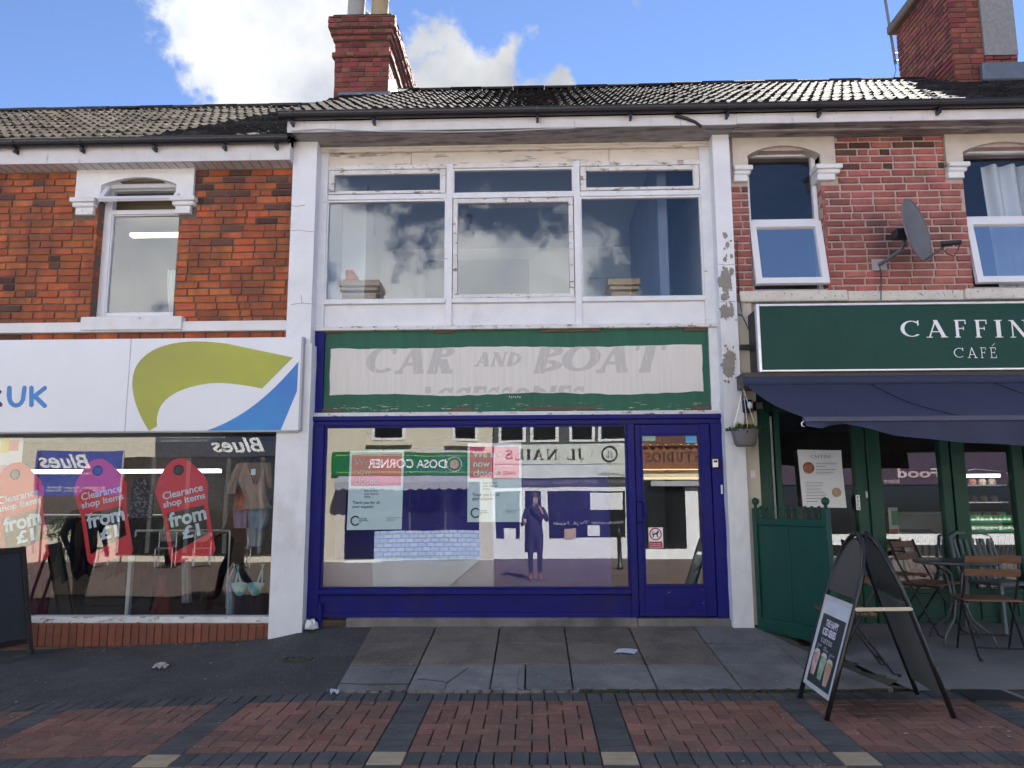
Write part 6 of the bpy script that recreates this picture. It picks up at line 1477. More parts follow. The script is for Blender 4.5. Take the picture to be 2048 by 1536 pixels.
# grey moulded chairs
GCH=mat('slate_plastic',(.12,.15,.165),(.10,.125,.14),4,.5,0)
def slat_chair(label):
    t=thing('plastic_chair',label,'chair',(0,0,0),'grey slatted plastic chairs',world=False)
    MB().box(-.22,.22,-.22,.2,.42,.45).obj('seat',GCH,t,bevel=.012)
    for x,y in ((-.2,-.2),(.2,-.2),(-.2,.2),(.2,.2)): MB().bar((x*1.1,y*1.15,0),(x*.95,y*.95,.43),.035).obj('leg',GCH,t,bevel=.006)
    for i in range(7): x=-.18+.06*i; MB().tube([(x,.19,.44),(x*1.08,.25,.62),(x*1.1,.30,.82)],.014,6).obj('back_slat',GCH,t)
    MB().tube([(-.24,.19,.42),(-.25,.26,.65),(-.23,.31,.84),(-.15,.32,.88),(.15,.32,.88),(.23,.31,.84),(.25,.26,.65),(.24,.19,.42)],.018,8).obj('back_frame',GCH,t,smooth=True)
    return t
s0=slat_chair('a'); place(s0,2010,1262,15,'grey slatted plastic chair behind the round table')
s1=copy_tree(s0); s1.location=(P(1830,1150,1.0).x,1.0,fb+.005); s1.rotation_euler=(0,0,R(160)); s1['label']='slatted plastic chair just inside the middle cafe window'
s2=copy_tree(s0); s2.location=(P(1975,1150,1.2).x,1.2,fb+.005); s2.rotation_euler=(0,0,R(200)); s2['label']='slatted plastic chair inside the cafe window by the display case'
it=thing('cafe_table','small pale table inside the cafe window','table',(P(1850,1150,1.5).x,1.5,fb+.005),world=False); MB().box(-.35,.35,-.3,.3,.70,.74).obj('table_top',mat('pale_table',(.5,.48,.44),None,4,.5),it,bevel=.008)
for x,y in ((-.3,-.25),(.3,-.25),(-.3,.25),(.3,.25)): MB().bar((x,y,0),(x,y,.70),.045).obj('leg',mat('white_leg',(.6,.6,.58),None,4,.5),it)
# ------------------------------------------------------------------ small things on the ground
r=random.Random(14)
g=ground_hit(1246,1303,.006); q=MB(); q.grid(lambda u,v:(g.x-.085+.17*u+.05*v,g.y-.06+.12*v-.03*u,gz(g.x+.05*v,g.y-.06+.12*v-.03*u)+.010+.008*math.sin(u*3.1)),6,6); tag(q.obj('paper_envelope',mat('pale_blue_paper',(.66,.70,.78),None,4,.6),smooth=True),'creased pale blue paper envelope lying on the slabs','paper')
def crumple(name,label,px,py,rad,cols,seed):
    g=ground_hit(px,py,.01); r=random.Random(seed); t=thing(name,label,'litter',(g.x,g.y,gz(g.x,g.y)))
    for k,c in enumerate(cols):
        q=MB(); dx=r.uniform(-.7,.7)*rad; ph=[r.uniform(0,6) for _ in range(5)]
        q.grid(lambda u,v:(g.x+dx+rad*(2*u-1)*(.8+.3*math.sin(5*v+ph[0])),g.y+rad*(2*v-1)*.7+.3*rad*math.sin(7*u+ph[1]),max(gz(g.x,g.y)+.004,gz(g.x,g.y)+.015+rad*.55*(math.sin(6*u+ph[2])*math.sin(5*v+ph[3])+.5+.3*math.sin(13*u+9*v+ph[4])))),9,9)
        q.obj('crumpled_sheet',mat('litter_%s%d'%(name,k),c,tuple(x*.7 for x in c),30,.7,.3,40),t)
crumple('crumpled_tissue','crumpled white tissue lying on the black asphalt',319,1335,.045,[(.66,.65,.64),(.42,.38,.32),(.7,.7,.7)],2)
crumple('sweet_wrapper','small blue and white wrapper at the corner of the slabs',664,1386,.03,[(.05,.08,.42),(.6,.62,.66)],4)
gd=ground_hit(597,1318,.0); dr=thing('drain_cover','small rusty metal drain cover set in the asphalt','drain cover',gd)
DRM=mat('rusty_iron',(.055,.048,.042),(.035,.03,.027),9,.7,.5,70)
zz=gz(gd.x,gd.y)+.004
MB().frame(gd.x-.12,gd.x+.12,gd.y-.06,gd.y+.06,0,0.0,.01) 
def fl(x0,x1,y0,y1,nm,m,h=.004,par=dr): MB().box(x0,x1,y0,y1,zz-.01,zz+h).obj(nm,m,par)
fl(gd.x-.12,gd.x+.12,gd.y-.06,gd.y-.048,'rim',DRM); fl(gd.x-.12,gd.x+.12,gd.y+.048,gd.y+.06,'rim',DRM); fl(gd.x-.12,gd.x-.108,gd.y-.0475,gd.y+.0475,'rim',DRM); fl(gd.x+.108,gd.x+.12,gd.y-.0475,gd.y+.0475,'rim',DRM)
for i in range(4): x=gd.x-.09+.052*i; fl(x,x+.04,gd.y-.04,gd.y+.04,'plate',DRM,.001)
gd=ground_hit(1975,1392); dr2=thing('manhole_cover','dark recessed manhole cover in the brick paving by the terrace','manhole cover',gd); zz=gz(gd.x,gd.y)+.006
fl(gd.x-.17,gd.x+.17,gd.y-.16,gd.y+.16,'lid',mat('manhole_dark',(.03,.03,.034),None,8,.7,.4,50),.003,dr2)
PALE=mat('pale_concrete_edge',(.22,.20,.18),None,8,.9,.5,60)
fl(gd.x-.20,gd.x+.22,gd.y+.162,gd.y+.20,'edge',PALE,.004,dr2); fl(gd.x+.172,gd.x+.215,gd.y-.20,gd.y+.16,'edge',PALE,.004,dr2)
# chewing gum and grit
q=MB()
for i in range(150):
    if i<100: x,y=r.uniform(-5,4.5),r.uniform(-4.2,-.1)
    else: x,y=r.uniform(-4.5,-1.9),r.uniform(-.25,-.02)
    s=r.uniform(.004,.012)*(1.3 if r.random()<.2 else 1); z=gz(x,y)+.0075; n=7
    k=len(q.v); q.v+=[(x+s*math.cos(6.283*j/n)*r.uniform(.7,1.2),y+s*math.sin(6.283*j/n)*r.uniform(.7,1.2),z+.001) for j in range(n)]; q.f.append(tuple(range(k,k+n)))
gm=q.obj('gum_spots',mat('old_gum',(.42,.41,.40),(.30,.29,.28),30,.9,0)); kind(gm,'stuff'); gm['label']='pale specks of old chewing gum and grit on the paving'; gm['category']='gum'
# weeds at the foot of the right pillar
def weed(label,px,py,n,h,rad,seed,Y=None):
    g=ground_hit(px,py); t=MB(); rr=random.Random(seed)
    for i in range(n):
        a=rr.uniform(0,6.28); x0,y0=g.x+rad*rr.uniform(-1,1),min(g.y,-.0)+.03*rr.uniform(-1,1); z0=gz(x0,y0)-.005; hh=h*rr.uniform(.3,1); lean=Vector((math.cos(a),math.sin(a),0))*hh*rr.uniform(.2,.8); w=.0035
        pts=[Vector((x0,y0,z0))+lean*(k/3)**2+Vector((0,0,hh*k/3*(1-.1*k))) for k in range(4)]; sd=Vector((-math.sin(a),math.cos(a),0))*w
        for k in range(3): t.face(pts[k]-sd*(1-k/3),pts[k]+sd*(1-k/3),pts[k+1]+sd*(1-(k+1)/3.2),pts[k+1]-sd*(1-(k+1)/3.2))
    return tag(t.obj('weed_tuft',mat('weed_green',(.10,.13,.045),(.06,.085,.03),9,.7,0)),label,'weed')
weed('tuft of green weeds at the foot of the peeling pillar by the green screen',1487,1249,110,.14,.12,3)
weed('small tuft of weed at the foot of the pillar by the charity window',628,1266,24,.05,.05,5)
# ------------------------------------------------------------------ the other side of the street (seen mirrored in the glass)
OV=13.9                                         # mirrored distance of the opposite fronts behind our own
def ox(px,py,d=0): return P(px,py,OV-d).x
def oz(px,py,d=0): return P(px,py,OV-d).z
def oy(d): return -OV+.1+d
def ob(par,name,m,x0,y0,x1,y1,d,th=.1,**k):
    xm_,ym_=(x0+x1)/2,(y0+y1)/2
    return MB().box(ox(x0,ym_,d),ox(x1,ym_,d),oy(d)-th,oy(d),oz(xm_,y1,d),oz(xm_,y0,d)).obj(name,m,par,**k)
def otext(par,s_,m,x0,y0,x1,y1,d,serif=False,**k):
    a,c=ox(x0,(y0+y1)/2,d),ox(x1,(y0+y1)/2,d); z0,z1=oz((x0+x1)/2,y1,d),oz((x0+x1)/2,y0,d)
    me=serif_me(s_,m,c-a,z1-z0,**k) if serif else text_me(s_,m,c-a,z1-z0,**k)
    for v in me.vertices: v.co=Vector((c-v.co.x,oy(d)+.004-v.co.y,z0+v.co.z))
    return add('lettering',me,par)
GB=-.36
RCREAM=mat('cream_render',(.60,.56,.45),(.54,.50,.41),3,.85,.4,40,dirt=(.44,.40,.32),dthr=.64,obj=False)
DGREY=mat('dark_grey_render',(.075,.078,.08),(.06,.062,.065),3,.8,.3,40,obj=False); DARKG=mat('dark_shopfront_glass',(.014,.015,.017),(.01,.011,.012),3,.08,0)
OGREEN=mat('bright_green_sign',(.010,.17,.035),(.009,.14,.03),2,.4,0); OWHITE=mat('white_shopfront',(.74,.75,.76),(.68,.69,.70),4,.5,.1,50); SLATEB=mat('slate_blue_sign',(.030,.042,.070),(.026,.036,.060),2,.45,0)
TIMB=mat('stained_boarding',(.24,.085,.03),(.15,.055,.022),5,.5,.3,40,stretch=(1,1,7),obj=False); AWG=mat('grey_awning',(.36,.37,.40),(.30,.31,.34),4,.8,0); BLK=mat('black_print',(.02,.02,.022),None,3,.5); YEL=mat('yellow_green_line',(.35,.50,.10),None,3,.5)
tm=bpy.data.materials.new('white_blue_wall_tile'); tm.use_nodes=True; t_=tm.node_tree; bt=t_.nodes.new('ShaderNodeTexBrick'); bt.inputs['Color1'].default_value=(.55,.66,.80,1); bt.inputs['Color2'].default_value=(.42,.54,.72,1); bt.inputs['Mortar'].default_value=(.16,.22,.34,1); bt.inputs['Scale'].default_value=2.1; bt.inputs['Mortar Size'].default_value=.025
gq=t_.nodes.new('ShaderNodeNewGeometry'); sp=t_.nodes.new('ShaderNodeSeparateXYZ'); cb_=t_.nodes.new('ShaderNodeCombineXYZ'); t_.links.new(gq.outputs['Position'],sp.inputs[0]); t_.links.new(sp.outputs[0],cb_.inputs[0]); t_.links.new(sp.outputs[2],cb_.inputs[1]); t_.links.new(cb_.outputs[0],bt.inputs['Vector']); t_.links.new(bt.outputs['Color'],t_.nodes['Principled BSDF'].inputs['Base Color']); t_.nodes['Principled BSDF'].inputs['Roughness'].default_value=.3
ROOFO=mat('opposite_roof_tile',(.16,.07,.045),(.10,.05,.035),6,.8,.6,30,rand=.2,obj=False)
EV=5.0
def shell(par,m,x0,x1,ridge=6.7,ev=EV,d=0):
    a,c=ox(x0,900),ox(x1,900); MB().box(a,c,oy(-8),oy(0),GB-.1,ev).obj('wall',m,par)
    q=MB(); q.face((a,oy(.25),ev-.05),(c,oy(.25),ev-.05),(c,oy(-3.8),ridge),(a,oy(-3.8),ridge)); q.face((a,oy(-3.8),ridge),(c,oy(-3.8),ridge),(c,oy(-8.2),ev),(a,oy(-8.2),ev)); q.face((a,oy(-8.2),ev),(a,oy(-3.8),ridge),(a,oy(.25),ev-.05)); q.face((c,oy(-8.2),ev),(c,oy(-3.8),ridge),(c,oy(.25),ev-.05)); q.obj('roof',ROOFO,par)
    MB().box(a,c,oy(.30)-.02,oy(.30),ev-.18,ev-.02).obj('fascia_board',OWHITE,par)
def owin(par,x0,y0,x1,y1,sill=True):
    w=ob(par,'window',OWHITE,x0,y0,x1,y1,.03,.1); ob(w,'pane',DARKG,x0+6,y0+5,x1-6,y1-5,.036,.02)
    ob(w,'transom',OWHITE,x0+6,(y0*1.6+y1*.4)/2-2,x1-6,(y0*1.6+y1*.4)/2+2,.045,.02)
    if sill: ob(par,'window_sill',RCREAM,x0-13,y1+4,x1+13,y1+11,.12,.12)
A=thing('takeaway_building','cream rendered takeaway across the street mirrored in the shop window','building',(ox(820,900),oy(-4),GB))
shell(A,RCREAM,648,984)
owin(A,744,800,810,880); owin(A,904,800,956,880)
sgA=thing('takeaway_sign','green fascia sign with food roundel mirrored in the shop window','sign',(ox(820,930),oy(.05),oz(820,950)))
ob(sgA,'sign_board',OGREEN,664,905,983,950,.08,.08); 
for a in ((672,911,978,912.5),(672,943,978,944.5)): ob(sgA,'border_line',YEL,*a,.085,.01)
otext(sgA,'DOSA CORNER',OWHITE,735,919,893,936,.085,bold=.02); 
cxx,czz=ox(908,928),oz(908,928)
for rr,mm,dd in ((.20,OWHITE,.086),(.185,OGREEN,.090),(.12,FOOD2,.094)):
    MB().prism([(cxx+rr*math.cos(i*.314),czz+rr*math.sin(i*.314)) for i in range(20)],oy(dd)-.004,oy(dd)).obj('roundel',mm,sgA)
aw2=thing('takeaway_awning','grey scalloped awning under the green takeaway sign','awning',(ox(820,960),oy(.5),oz(820,970)))
q=MB(); q.grid(lambda u,v:(ox(680,960)+(ox(940,960)-ox(680,960))*u,oy(.1)+.55*v,oz(800,952)-.18*v),30,3); q.obj('canopy',AWG,aw2)
q=MB(); q.grid(lambda u,v:(ox(680,960)+(ox(940,960)-ox(680,960))*u,oy(.65),oz(800,952)-.18-(.17+.05*abs(math.sin(u*math.pi*14)))*v),84,2); q.obj('valance',AWG,aw2)
ob(A,'shopfront_opening',DARKG,692,965,962,1118,.02,.1); ob(A,'door_post',RCREAM,960,950,986,1122,.03,.1); ob(A,'tiled_riser',tm,748,1062,960,1122,.06,.1); ob(A,'shop_step',OWHITE,690,1120,760,1126,.3,.3)
for x in (820,890): ob(A,'mullion',DGREY,x-2,968,x+2,1062,.05,.03)
B=thing('nail_salon_building','dark grey nail salon building mirrored in the shop window','building',(ox(1120,900),oy(-4),GB))
shell(B,DGREY,986,1272)
for x0,x1 in ((996,1052),(1060,1116),(1136,1190),(1196,1256)): owin(B,x0,800,x1,884,False)
sgB=thing('nail_salon_sign','pale nail salon fascia sign with ring emblem mirrored in the shop window','sign',(ox(1120,930),oy(.05),oz(1120,957)))
ob(sgB,'sign_board',mat('pale_mint_sign',(.66,.70,.66),None,3,.5),988,889,1266,956,.08,.08); ob(sgB,'rule',BLK,990,928.5,1262,929.6,.085,.01)
otext(sgB,'JL NAILS',BLK,1012,899,1168,920,.085,serif=True,T=.2,t=.06,slab=.06)
rr=.20; cxx,czz=ox(1219,909),oz(1219,909); MB().tube([(cxx+rr*math.cos(a*.2618),oy(.09),czz+rr*math.sin(a*.2618)) for a in range(25)],.022,6).obj('roundel',BLK,sgB); otext(sgB,'JL',BLK,1212,903,1226,916,.085,serif=True)
otext(sgB,'07472 421382',BLK,975,944,1032,951,.085); otext(sgB,'NAILS_SWINDON',BLK,1199,946,1268,953,.085)
ob(B,'window_band',mat('dim_band',(.06,.06,.065),None,3,.4),990,957,1264,975,.04,.06); otext(B,'Acrylic    BIAB    Pedicure    Manicure    Gel',mat('band_print',(.30,.30,.33),None,3,.5),1000,962,1255,971,.045,shear=.25)
sf_=ob(B,'shopfront_frame',OWHITE,986,974,1266,1118,.03,.1); 
for a in ((992,983,1040,1076),(1050,983,1082,1105),(1096,983,1252,1076)): ob(sf_,'pane',DARKG,*a,.036,.05)
otext(B,'Welcome To JL Nails',mat('window_vinyl',(.36,.37,.42),None,3,.5),1105,1040,1248,1050,.04,shear=.2)
ob(B,'window_notice',OWHITE,1182,986,1246,1018,.042,.01)
for k,(x,y) in enumerate(((1140,1070),(1188,1064),(1020,1068))): ob(B,'display_item',OWHITE if k else FOOD2,x-12,y-14,x+12,y+9,.042,.02)
C=thing('studio_building','brown boarded studio shop mirrored in the blue door','building',(ox(1350,900),oy(-4),GB)); shell(C,RCREAM,1274,1440)
q=MB()
for j in range(4):
    for i in range(9):
        x0=ox(1284+15*i+7*(j%2),870); z1=oz(1340,862)-.10*j; w=.2
        MB().prism([(x0-w/2,z1),(x0-w/2,z1-.07),(x0-w*.25,z1-.13),(x0,z1-.15),(x0+w*.25,z1-.13),(x0+w/2,z1-.07),(x0+w/2,z1)],oy(.10+.02*j)-.015,oy(.10+.02*j)).obj('fish_scale_tile',ROOFO,C)
ob(C,'fascia_boarding',TIMB,1278,888,1436,938,.08,.06); otext(C,'STUDIOS',BLK,1290,904,1400,924,.084,serif=True,T=.2,t=.07,slab=.07)
WLED=emit('warm_led_strip',(1,.62,.25),.7)
for y in (888,938,955): ob(C,'led_strip',WLED,1280,y,1434,y+2,.10,.02)
ob(C,'shopfront_opening',DARKG,1290,960,1425,1118,.04,.06); ob(C,'roller_awning',AWG,1302,962,1425,972,.20,.16); ob(C,'white_post',OWHITE,1372,975,1398,1118,.06,.05); ob(C,'sill',OWHITE,1286,1098,1430,1120,.08,.1)
D=thing('cafe_bar_building','cream cafe with slate blue sign mirrored in the charity shop window','building',(ox(250,900),oy(-4),GB)); shell(D,RCREAM,-420,646)
for x in (-260,-40,180,400,560): owin(D,x,780,x+62,850)
sgD=thing('cafe_bar_sign','slate blue cafe fascia sign mirrored in the charity shop window','sign',(ox(430,890),oy(.1),oz(430,915))); ob(sgD,'sign_board',SLATEB,310,862,640,914,.10,.1)
otext(sgD,'Blues',OWHITE,420,876,528,905,.105,shear=.4,bold=.02); otext(sgD,'CAFE BAR & RESTAURANT',OWHITE,322,870,448,876,.105); otext(sgD,'Fully licensed - all your breakfasts all day!',OWHITE,322,880,414,884,.105,shear=.3)
ob(D,'shopfront_opening',DARKG,235,914,640,1110,.05,.1); ob(D,'window_strip',mat('strip_brown',(.06,.045,.04),None,3,.4),170,944,250,958,.11,.04); otext(D,'Blues Cafe & Bar',OWHITE,176,946,248,955,.115)
for x in (300,372,450,520): ob(D,'mullion',DGREY,x-4,916,x+4,1108,.07,.04)
bn=thing('cafe_banner','bright blue cafe banner on poles mirrored in the charity shop window','banner',(ox(155,950,.8),oy(.8),oz(155,995,.8)))
BNB=mat('banner_blue',(.02,.06,.34),(.016,.045,.26),2,.5,0); ob(bn,'cloth',BNB,68,902,240,992,.8,.02); otext(bn,'Blues',OWHITE,75,908,180,936,.805,shear=.4,bold=.02); otext(bn,'CAFE BAR & RESTAURANT',OWHITE,78,944,180,949,.805); otext(bn,'Breakfasts  Burgers  Paninis\nSandwiches  Jackets  Drinks',OWHITE,88,972,205,984,.805)
for x in (70,238): ob(bn,'banner_pole',CHROME,x-1.5,898,x+1.5,1108,.80,.04)
E=thing('food_store_building','food store with green window band mirrored in the cafe window','building',(ox(1900,900),oy(-4),GB)); shell(E,RCREAM,1442,2500)
ob(E,'fascia',mat('purple_fascia',(.05,.03,.06),None,3,.5),1450,900,2480,968,.08,.1); otext(E,'l Food',mat('fascia_print',(.55,.42,.45),None,3,.5),1800,936,1905,955,.085,bold=.02); otext(E,'store',mat('fascia_print',(.5,.4,.4)),1772,958,1804,966,.085)
ob(E,'shopfront_opening',DARKG,1450,970,2480,1110,.04,.1); ob(E,'green_band',OGREEN,1900,1030,2300,1046,.06,.04); [ob(E,'print_mark',OWHITE,1905+9*i,1035+(i%3),1911+9*i,1040+(i%2),.065,.01) for i in range(17)]; ob(E,'green_band',OGREEN,1900,1050,2300,1064,.06,.04); [ob(E,'print_mark',OWHITE,1950+9*i,1053+(i%2),1957+9*i,1060-(i%3),.065,.01) for i in range(11)]; ob(E,'white_riser',OWHITE,1450,1068,2480,1090,.06,.06)
for x in (1560,1700,1880,2040): owin(E,x,790,x+62,860)
# chimneys over there
CBR=mat('cream_painted_brick',(.36,.27,.18),(.28,.21,.15),9,.85,.7,20,obj=False); TERRA=mat('terracotta_pot',(.50,.18,.09),(.42,.15,.08),4,.8)
def ochim(label,x0,x1,y1,Yv,pots):
    zt=P((x0+x1)/2,y1,Yv).z; a,c=P(x0,y1,Yv).x,P(x1,y1,Yv).x; y=-Yv+.1
    t=thing('opposite_chimney',label,'chimney',((a+c)/2,y,5.5)); MB().box(a+.12,c-.12,y-1.0,y,5.2,zt-.35).obj('stack',CBR,t); MB().box(a+.05,c-.05,y-1.07,y+.07,zt-.35,zt-.2).obj('corbel',CBR,t); MB().box(a,c,y-1.12,y+.12,zt-.2,zt).obj('corbel',CBR,t)
    for k in range(pots): MB().lathe([(.14,0),(.13,.3),(.15,.32),(.15,.42)],(a+.3+.0*k,y-.2-.35*k,zt-.01),14).obj('chimney_pot',TERRA,t)
ochim('cream brick chimney with terracotta pots mirrored in the upstairs glass',677,758,560,17.2,3)
ochim('plain brick chimney without pots mirrored in the upstairs glass',1216,1280,558,17.6,0)
# bollard and planted tubs over there
bl=thing('street_bollard','dark bollard on the far pavement mirrored in the shop window','bollard',(P(1240,1100,10.8).x,-10.7,-.345),world=False); MB().lathe([(.075,0),(.075,.08),(.055,.1),(.05,.75),(.065,.77),(.065,.83),(.05,.86),(.055,.9),(.03,.94),(.002,.95)],(0,0,0),16).obj('bollard_post',BLACKM,bl,smooth=True)
r=random.Random(31)
for k,px in enumerate((110,345)):
    t=thing('planter',['leafy planter tub by the blue banner across the street','leafy planter tub by the cafe door across the street'][k],'planter',(ox(px,1100,1.2),oy(1.2),-.345),world=False); MB().lathe([(.17,0),(.22,.4),(.23,.42),(.2,.42)],(0,0,0),16).obj('tub',BLACKM,t,smooth=True); MB().tube([(0,0,.4),(.02,0,.7),(0,.02,.95)],[.02,.016,.008],7).obj('stem',OLDWOOD,t)
    q=MB()
    for i in range(420):
        d=Vector((r.gauss(0,1),r.gauss(0,1),r.gauss(0,1))).normalized()*r.random()**.4; leafquad(q,(d.x*.36,d.y*.32,.88+d.z*.38),r.uniform(.05,.09),r)
    kind(q.obj('foliage',mat('planter_leaf',(.05,.09,.03),(.03,.05,.02),6,.6,0,rand=.4),t),'stuff')
def metal_chair(i,px,d,rz):
    t=thing('street_cafe_chair',['metal cafe chair outside the opposite cafe, by its blue banner','metal cafe chair outside the opposite cafe, next to the planter','metal cafe chair outside the opposite cafe, before the dark doors','metal cafe chair outside the opposite cafe, nearest the takeaway'][i],'chair',(ox(px,1100,d),oy(d),-.345),'metal chairs outside the opposite cafe',world=False,rz=rz)
    MB().box(-.2,.2,-.2,.2,.43,.46).obj('seat',DGREY,t)
    for x,y,h in ((-.19,-.19,.43),(.19,-.19,.43),(-.19,.19,.85),(.19,.19,.85)): MB().tube([(x,y,0),(x,y*1.02,h)],.012,6).obj('leg',CHROME,t)
    MB().box(-.19,.19,.18,.2,.6,.85).obj('backrest',DGREY,t,bevel=.01)
for i,(px,rz) in enumerate(((190,.4),(330,2.9),(400,-.5),(480,2.6))): metal_chair(i,px,2.0+.2*(i%2),rz)

# ------------------------------------------------------------------ people
SKIN=mat('skin',(.46,.26,.18),(.42,.23,.16),6,.55,0)
def person(name,label,loc,rz,J,rad,mats,hair):
    """J: joints, E: bones; one continuous skinned surface; mats: list of (predicate, material)"""
    E=[('pel','sp'),('sp','ch'),('ch','nk'),('nk','jaw'),('jaw','hd'),('hd','top')]
    for s in 'LR':
        E+=[('pel','hip'+s),('hip'+s,'kn'+s),('kn'+s,'an'+s),('an'+s,'toe'+s),('ch','sh'+s),('sh'+s,'el'+s),('el'+s,'wr'+s),('wr'+s,'pm'+s)]
    J=dict(J); J['jaw']=tuple(Vector(J['nk'])*.45+Vector(J['hd'])*.55)
    for s in 'LR':
        w,e=Vector(J['wr'+s]),Vector(J['el'+s]); d=(w-e).normalized(); J['pm'+s]=tuple(w+d*.06)
        sd=d.cross(Vector((0,0,1))); sd=sd.normalized() if sd.length>.1 else Vector((1,0,0)); cu=d.cross(sd).normalized()
        for k in range(5):
            o=(k-1.5)*.018 if k<4 else (-.045); L_=[.075,.085,.08,.065,.05][k]
            a=w+d*(.075 if k<4 else .03)+sd*o; b_=a+d*L_*.5+(sd*-.02 if k==4 else Vector((0,0,0))); c_=b_+d*L_*.4+cu*.02
            J['f%d1%s'%(k,s)]=tuple(a); J['f%d2%s'%(k,s)]=tuple(b_); J['f%d3%s'%(k,s)]=tuple(c_)
            E+=[('pm'+s,'f%d1%s'%(k,s)),('f%d1%s'%(k,s),'f%d2%s'%(k,s)),('f%d2%s'%(k,s),'f%d3%s'%(k,s))]
    RD=dict(pel=(.15,.11),sp=(.135,.10),ch=(.165,.115),nk=(.05,.05),jaw=(.058,.062),hd=(.078,.092),top=(.062,.072),hip=(.095,.095),kn=(.058,.058),an=(.040,.042),toe=(.036,.03),sh=(.066,.066),el=(.045,.045),wr=(.030,.030),pm=(.034,.022))
    names=list(J); me=bpy.data.meshes.new(name); me.from_pydata([J[n] for n in names],[(names.index(a),names.index(b_)) for a,b_ in E],[])
    o=bpy.data.objects.new(name,me); COL.objects.link(o)
    bm=bmesh.new(); bm.from_mesh(me); ly=bm.verts.layers.skin.verify(); bm.verts.ensure_lookup_table()
    for i,n in enumerate(names):
        k=n.rstrip('LR') if n not in ('pel',) else n
        rr=RD.get(k,(.0085,.0085)); bm.verts[i][ly].radius=(rr[0]*rad,rr[1]*rad) if k in RD and k not in('nk','hd','top','jaw','pm','wr') else rr; bm.verts[i][ly].use_root=(n=='pel')
    bm.to_mesh(me); bm.free()
    o.modifiers.new('skin','SKIN'); ss=o.modifiers.new('sub','SUBSURF'); ss.levels=2; ss.render_levels=2
    dg=bpy.context.evaluated_depsgraph_get(); m2=bpy.data.meshes.new_from_object(o.evaluated_get(dg)); bpy.data.objects.remove(o)
    for _,mm in mats: m2.materials.append(mm)
    for p in m2.polygons:
        for i,(pr,_) in enumerate(mats):
            if pr(p.center): p.material_index=i; break
        p.use_smooth=True
    b_=bpy.data.objects.new(name,m2); COL.objects.link(b_); b_.location=loc; b_.rotation_euler=(0,0,rz); tag(b_,label,'person')
    # hair cap and features
    hd=Vector(J['hd']); q=MB(); hair_m,long_=hair
    q.grid(lambda u,v:(hd.x+.092*math.sin(v*6.2832)*math.sin(u*1.75+.02),hd.y-.018+.108*math.cos(v*6.2832)*math.sin(u*1.75+.02),hd.z+.035+.105*math.cos(u*1.75)-(.10*long_*max(0,u-.7)/.3*(math.cos(v*6.2832)<.2))),12,24); q.obj('hair',hair_m,b_,smooth=True)
    for s in (-1,1):
        MB().lathe([(.002,-.012),(.010,-.004),(.010,.004),(.002,.012)],(hd.x+s*.032,hd.y+.085,hd.z+.005),8).obj('eye',BK,b_); MB().lathe([(.004,-.03),(.014,-.01),(.012,.02),(.003,.03)],(hd.x+s*.082,hd.y-.005,hd.z-.005),8).obj('ear',SKIN,b_)
    MB().tube([(hd.x,hd.y+.09,hd.z+.015),(hd.x,hd.y+.108,hd.z-.03),(hd.x,hd.y+.09,hd.z-.036)],[.008,.013,.008],8).obj('nose',SKIN,b_); MB().tube([(hd.x-.024,hd.y+.078,hd.z-.065),(hd.x,hd.y+.086,hd.z-.063),(hd.x+.024,hd.y+.078,hd.z-.065)],.006,6).obj('mouth',mat('lip',(.35,.12,.10),None,3,.5),b_)
    return b_
base=dict(pel=(0,0,.95),sp=(0,0,1.1),ch=(0,0,1.32),nk=(0,0,1.47),hd=(0,.02,1.62),top=(0,.01,1.70),hipL=(-.09,0,.90),hipR=(.09,0,.90),knL=(-.09,.02,.49),knR=(.09,.02,.49),anL=(-.09,-.01,.075),anR=(.09,-.01,.075),toeL=(-.10,.15,.035),toeR=(.10,.15,.035),shL=(-.17,0,1.39),shR=(.17,0,1.39))
CK=mat('navy_coat',(.012,.015,.035),(.009,.011,.026),8,.8,.3,60); JN=mat('black_trousers',(.012,.012,.014),None,8,.8,.2,60); BT=mat('tan_boot',(.22,.09,.03),None,6,.5)
gpy=gz(0,-8.1)
ph=dict(base); sc_=(1.21-gpy)
ph.update(elR=(.24,.16,1.19),wrR=(.09,.25,1.43),elL=(-.26,.05,1.12),wrL=(-.22,.22,1.16))
person('person','person in dark navy coat photographing, mirrored in the shop window',(0,-8.13,gpy),0,ph,1.0,[(lambda c:c.z<.16,BT),(lambda c:c.z<.72,JN),(lambda c:c.z>1.48 and abs(c.x)<.1 and c.y<.16,SKIN),(lambda c:c.y>.24 and c.z>1.1,SKIN),(lambda c:True,CK)],(mat('brown_hair',(.06,.03,.018),(.04,.02,.012),20,.6,.3,90),.6))
tag(MB().box(-.036,.038,-7.86,-7.852,1.15,1.30).obj('mobile_phone',mat('phone_back',(.32,.33,.38),None,3,.3),None,bevel=.004),'mobile phone held up by the photographer mirrored in the glass','phone')
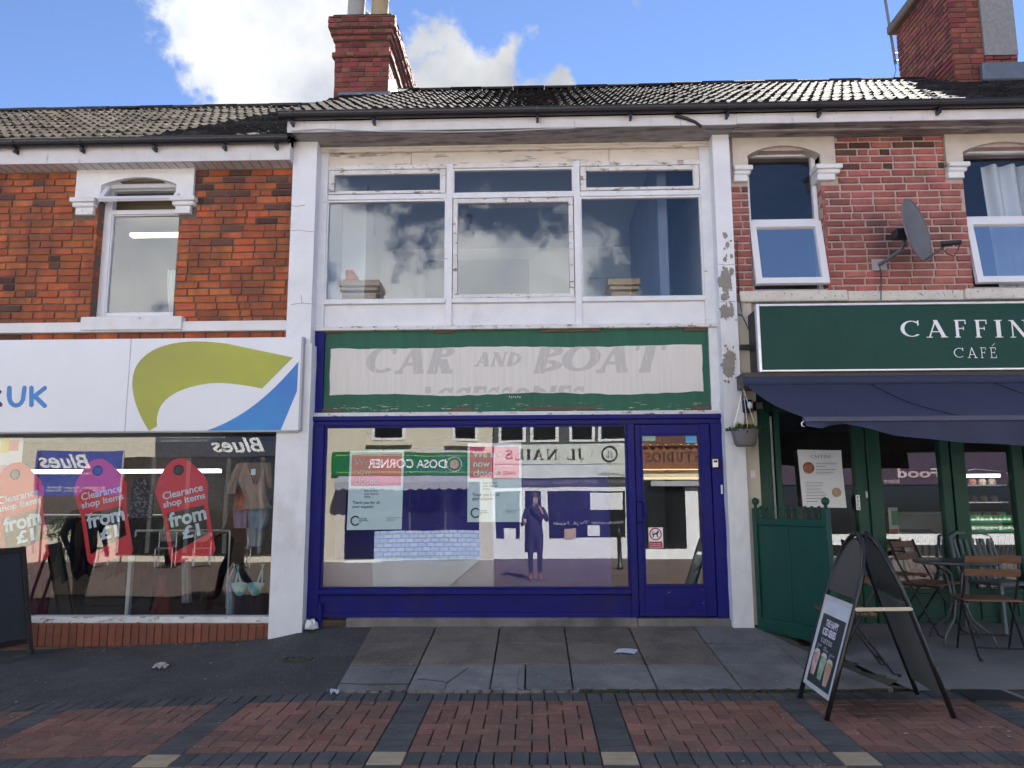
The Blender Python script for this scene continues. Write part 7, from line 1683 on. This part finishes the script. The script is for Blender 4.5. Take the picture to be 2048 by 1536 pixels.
tag(MB().lathe([(.028,0),(.038,.10),(.040,.105),(.040,.115),(.012,.118)],(-.205,-7.84,gpy+1.12),16).obj('paper_cup',mat('cup_white',(.62,.58,.50),None,4,.6),smooth=True),'paper coffee cup held by the photographer mirrored in the glass','cup')
wk=dict(base); wk.update(knL=(-.08,.24,.52),anL=(-.08,.30,.11),toeL=(-.09,.45,.09),knR=(.08,-.06,.50),anR=(.08,-.34,.16),toeR=(.09,-.26,.045),elL=(-.25,-.12,1.14),wrL=(-.24,-.02,.92),elR=(.25,.14,1.14),wrR=(.22,.33,1.02))
OR_=mat('orange_jacket',(.42,.07,.02),(.32,.05,.016),8,.8,.3,60); RB=mat('dark_red_boot',(.14,.012,.015),None,6,.4); GJ=mat('grey_brown_jacket',(.14,.12,.115),None,8,.8,.3,60); DJ=mat('blue_jeans',(.035,.05,.085),(.025,.035,.06),9,.85,.3,90)
v=P(470,1168,4.2); person('person','person in orange jacket and dark trousers walking, mirrored in charity shop window',(v.x,-4.1,gz(v.x,-4.1)),R(80),wk,1.15,[(lambda c:c.z<.2,RB),(lambda c:c.z<.95,JN),(lambda c:c.z>1.49 and abs(c.x)<.1,SKIN),(lambda c:abs(c.x)>.16 and c.z<1.0,SKIN),(lambda c:True,OR_)],(mat('dark_hair',(.02,.014,.01),None,20,.6,.3,90),1.0))
v=P(150,1225,3.3); wk2=dict(base); wk2.update(knL=(-.09,.10,.49),anL=(-.09,.06,.08),toeL=(-.10,.21,.04),knR=(.09,-.05,.48),anR=(.09,-.14,.09),toeR=(.10,.01,.04),elL=(-.27,-.04,1.13),wrL=(-.25,.10,.90),elR=(.27,.0,1.13),wrR=(.25,.14,.92))
pw_=person('person','person in grey jacket and blue jeans with shoulder bag, mirrored in charity shop window',(v.x,-3.2,gz(v.x,-3.2)),R(-60),wk2,1.2,[(lambda c:c.z<.11,BT),(lambda c:c.z<.93,DJ),(lambda c:c.z>1.49 and abs(c.x)<.1,SKIN),(lambda c:abs(c.x)>.19 and c.z<.97,SKIN),(lambda c:True,GJ)],(mat('grey_hair',(.22,.20,.18),None,20,.6,.3,90),.5))
for o in LOCS:
    if '_wl' in o: del o['_wl']
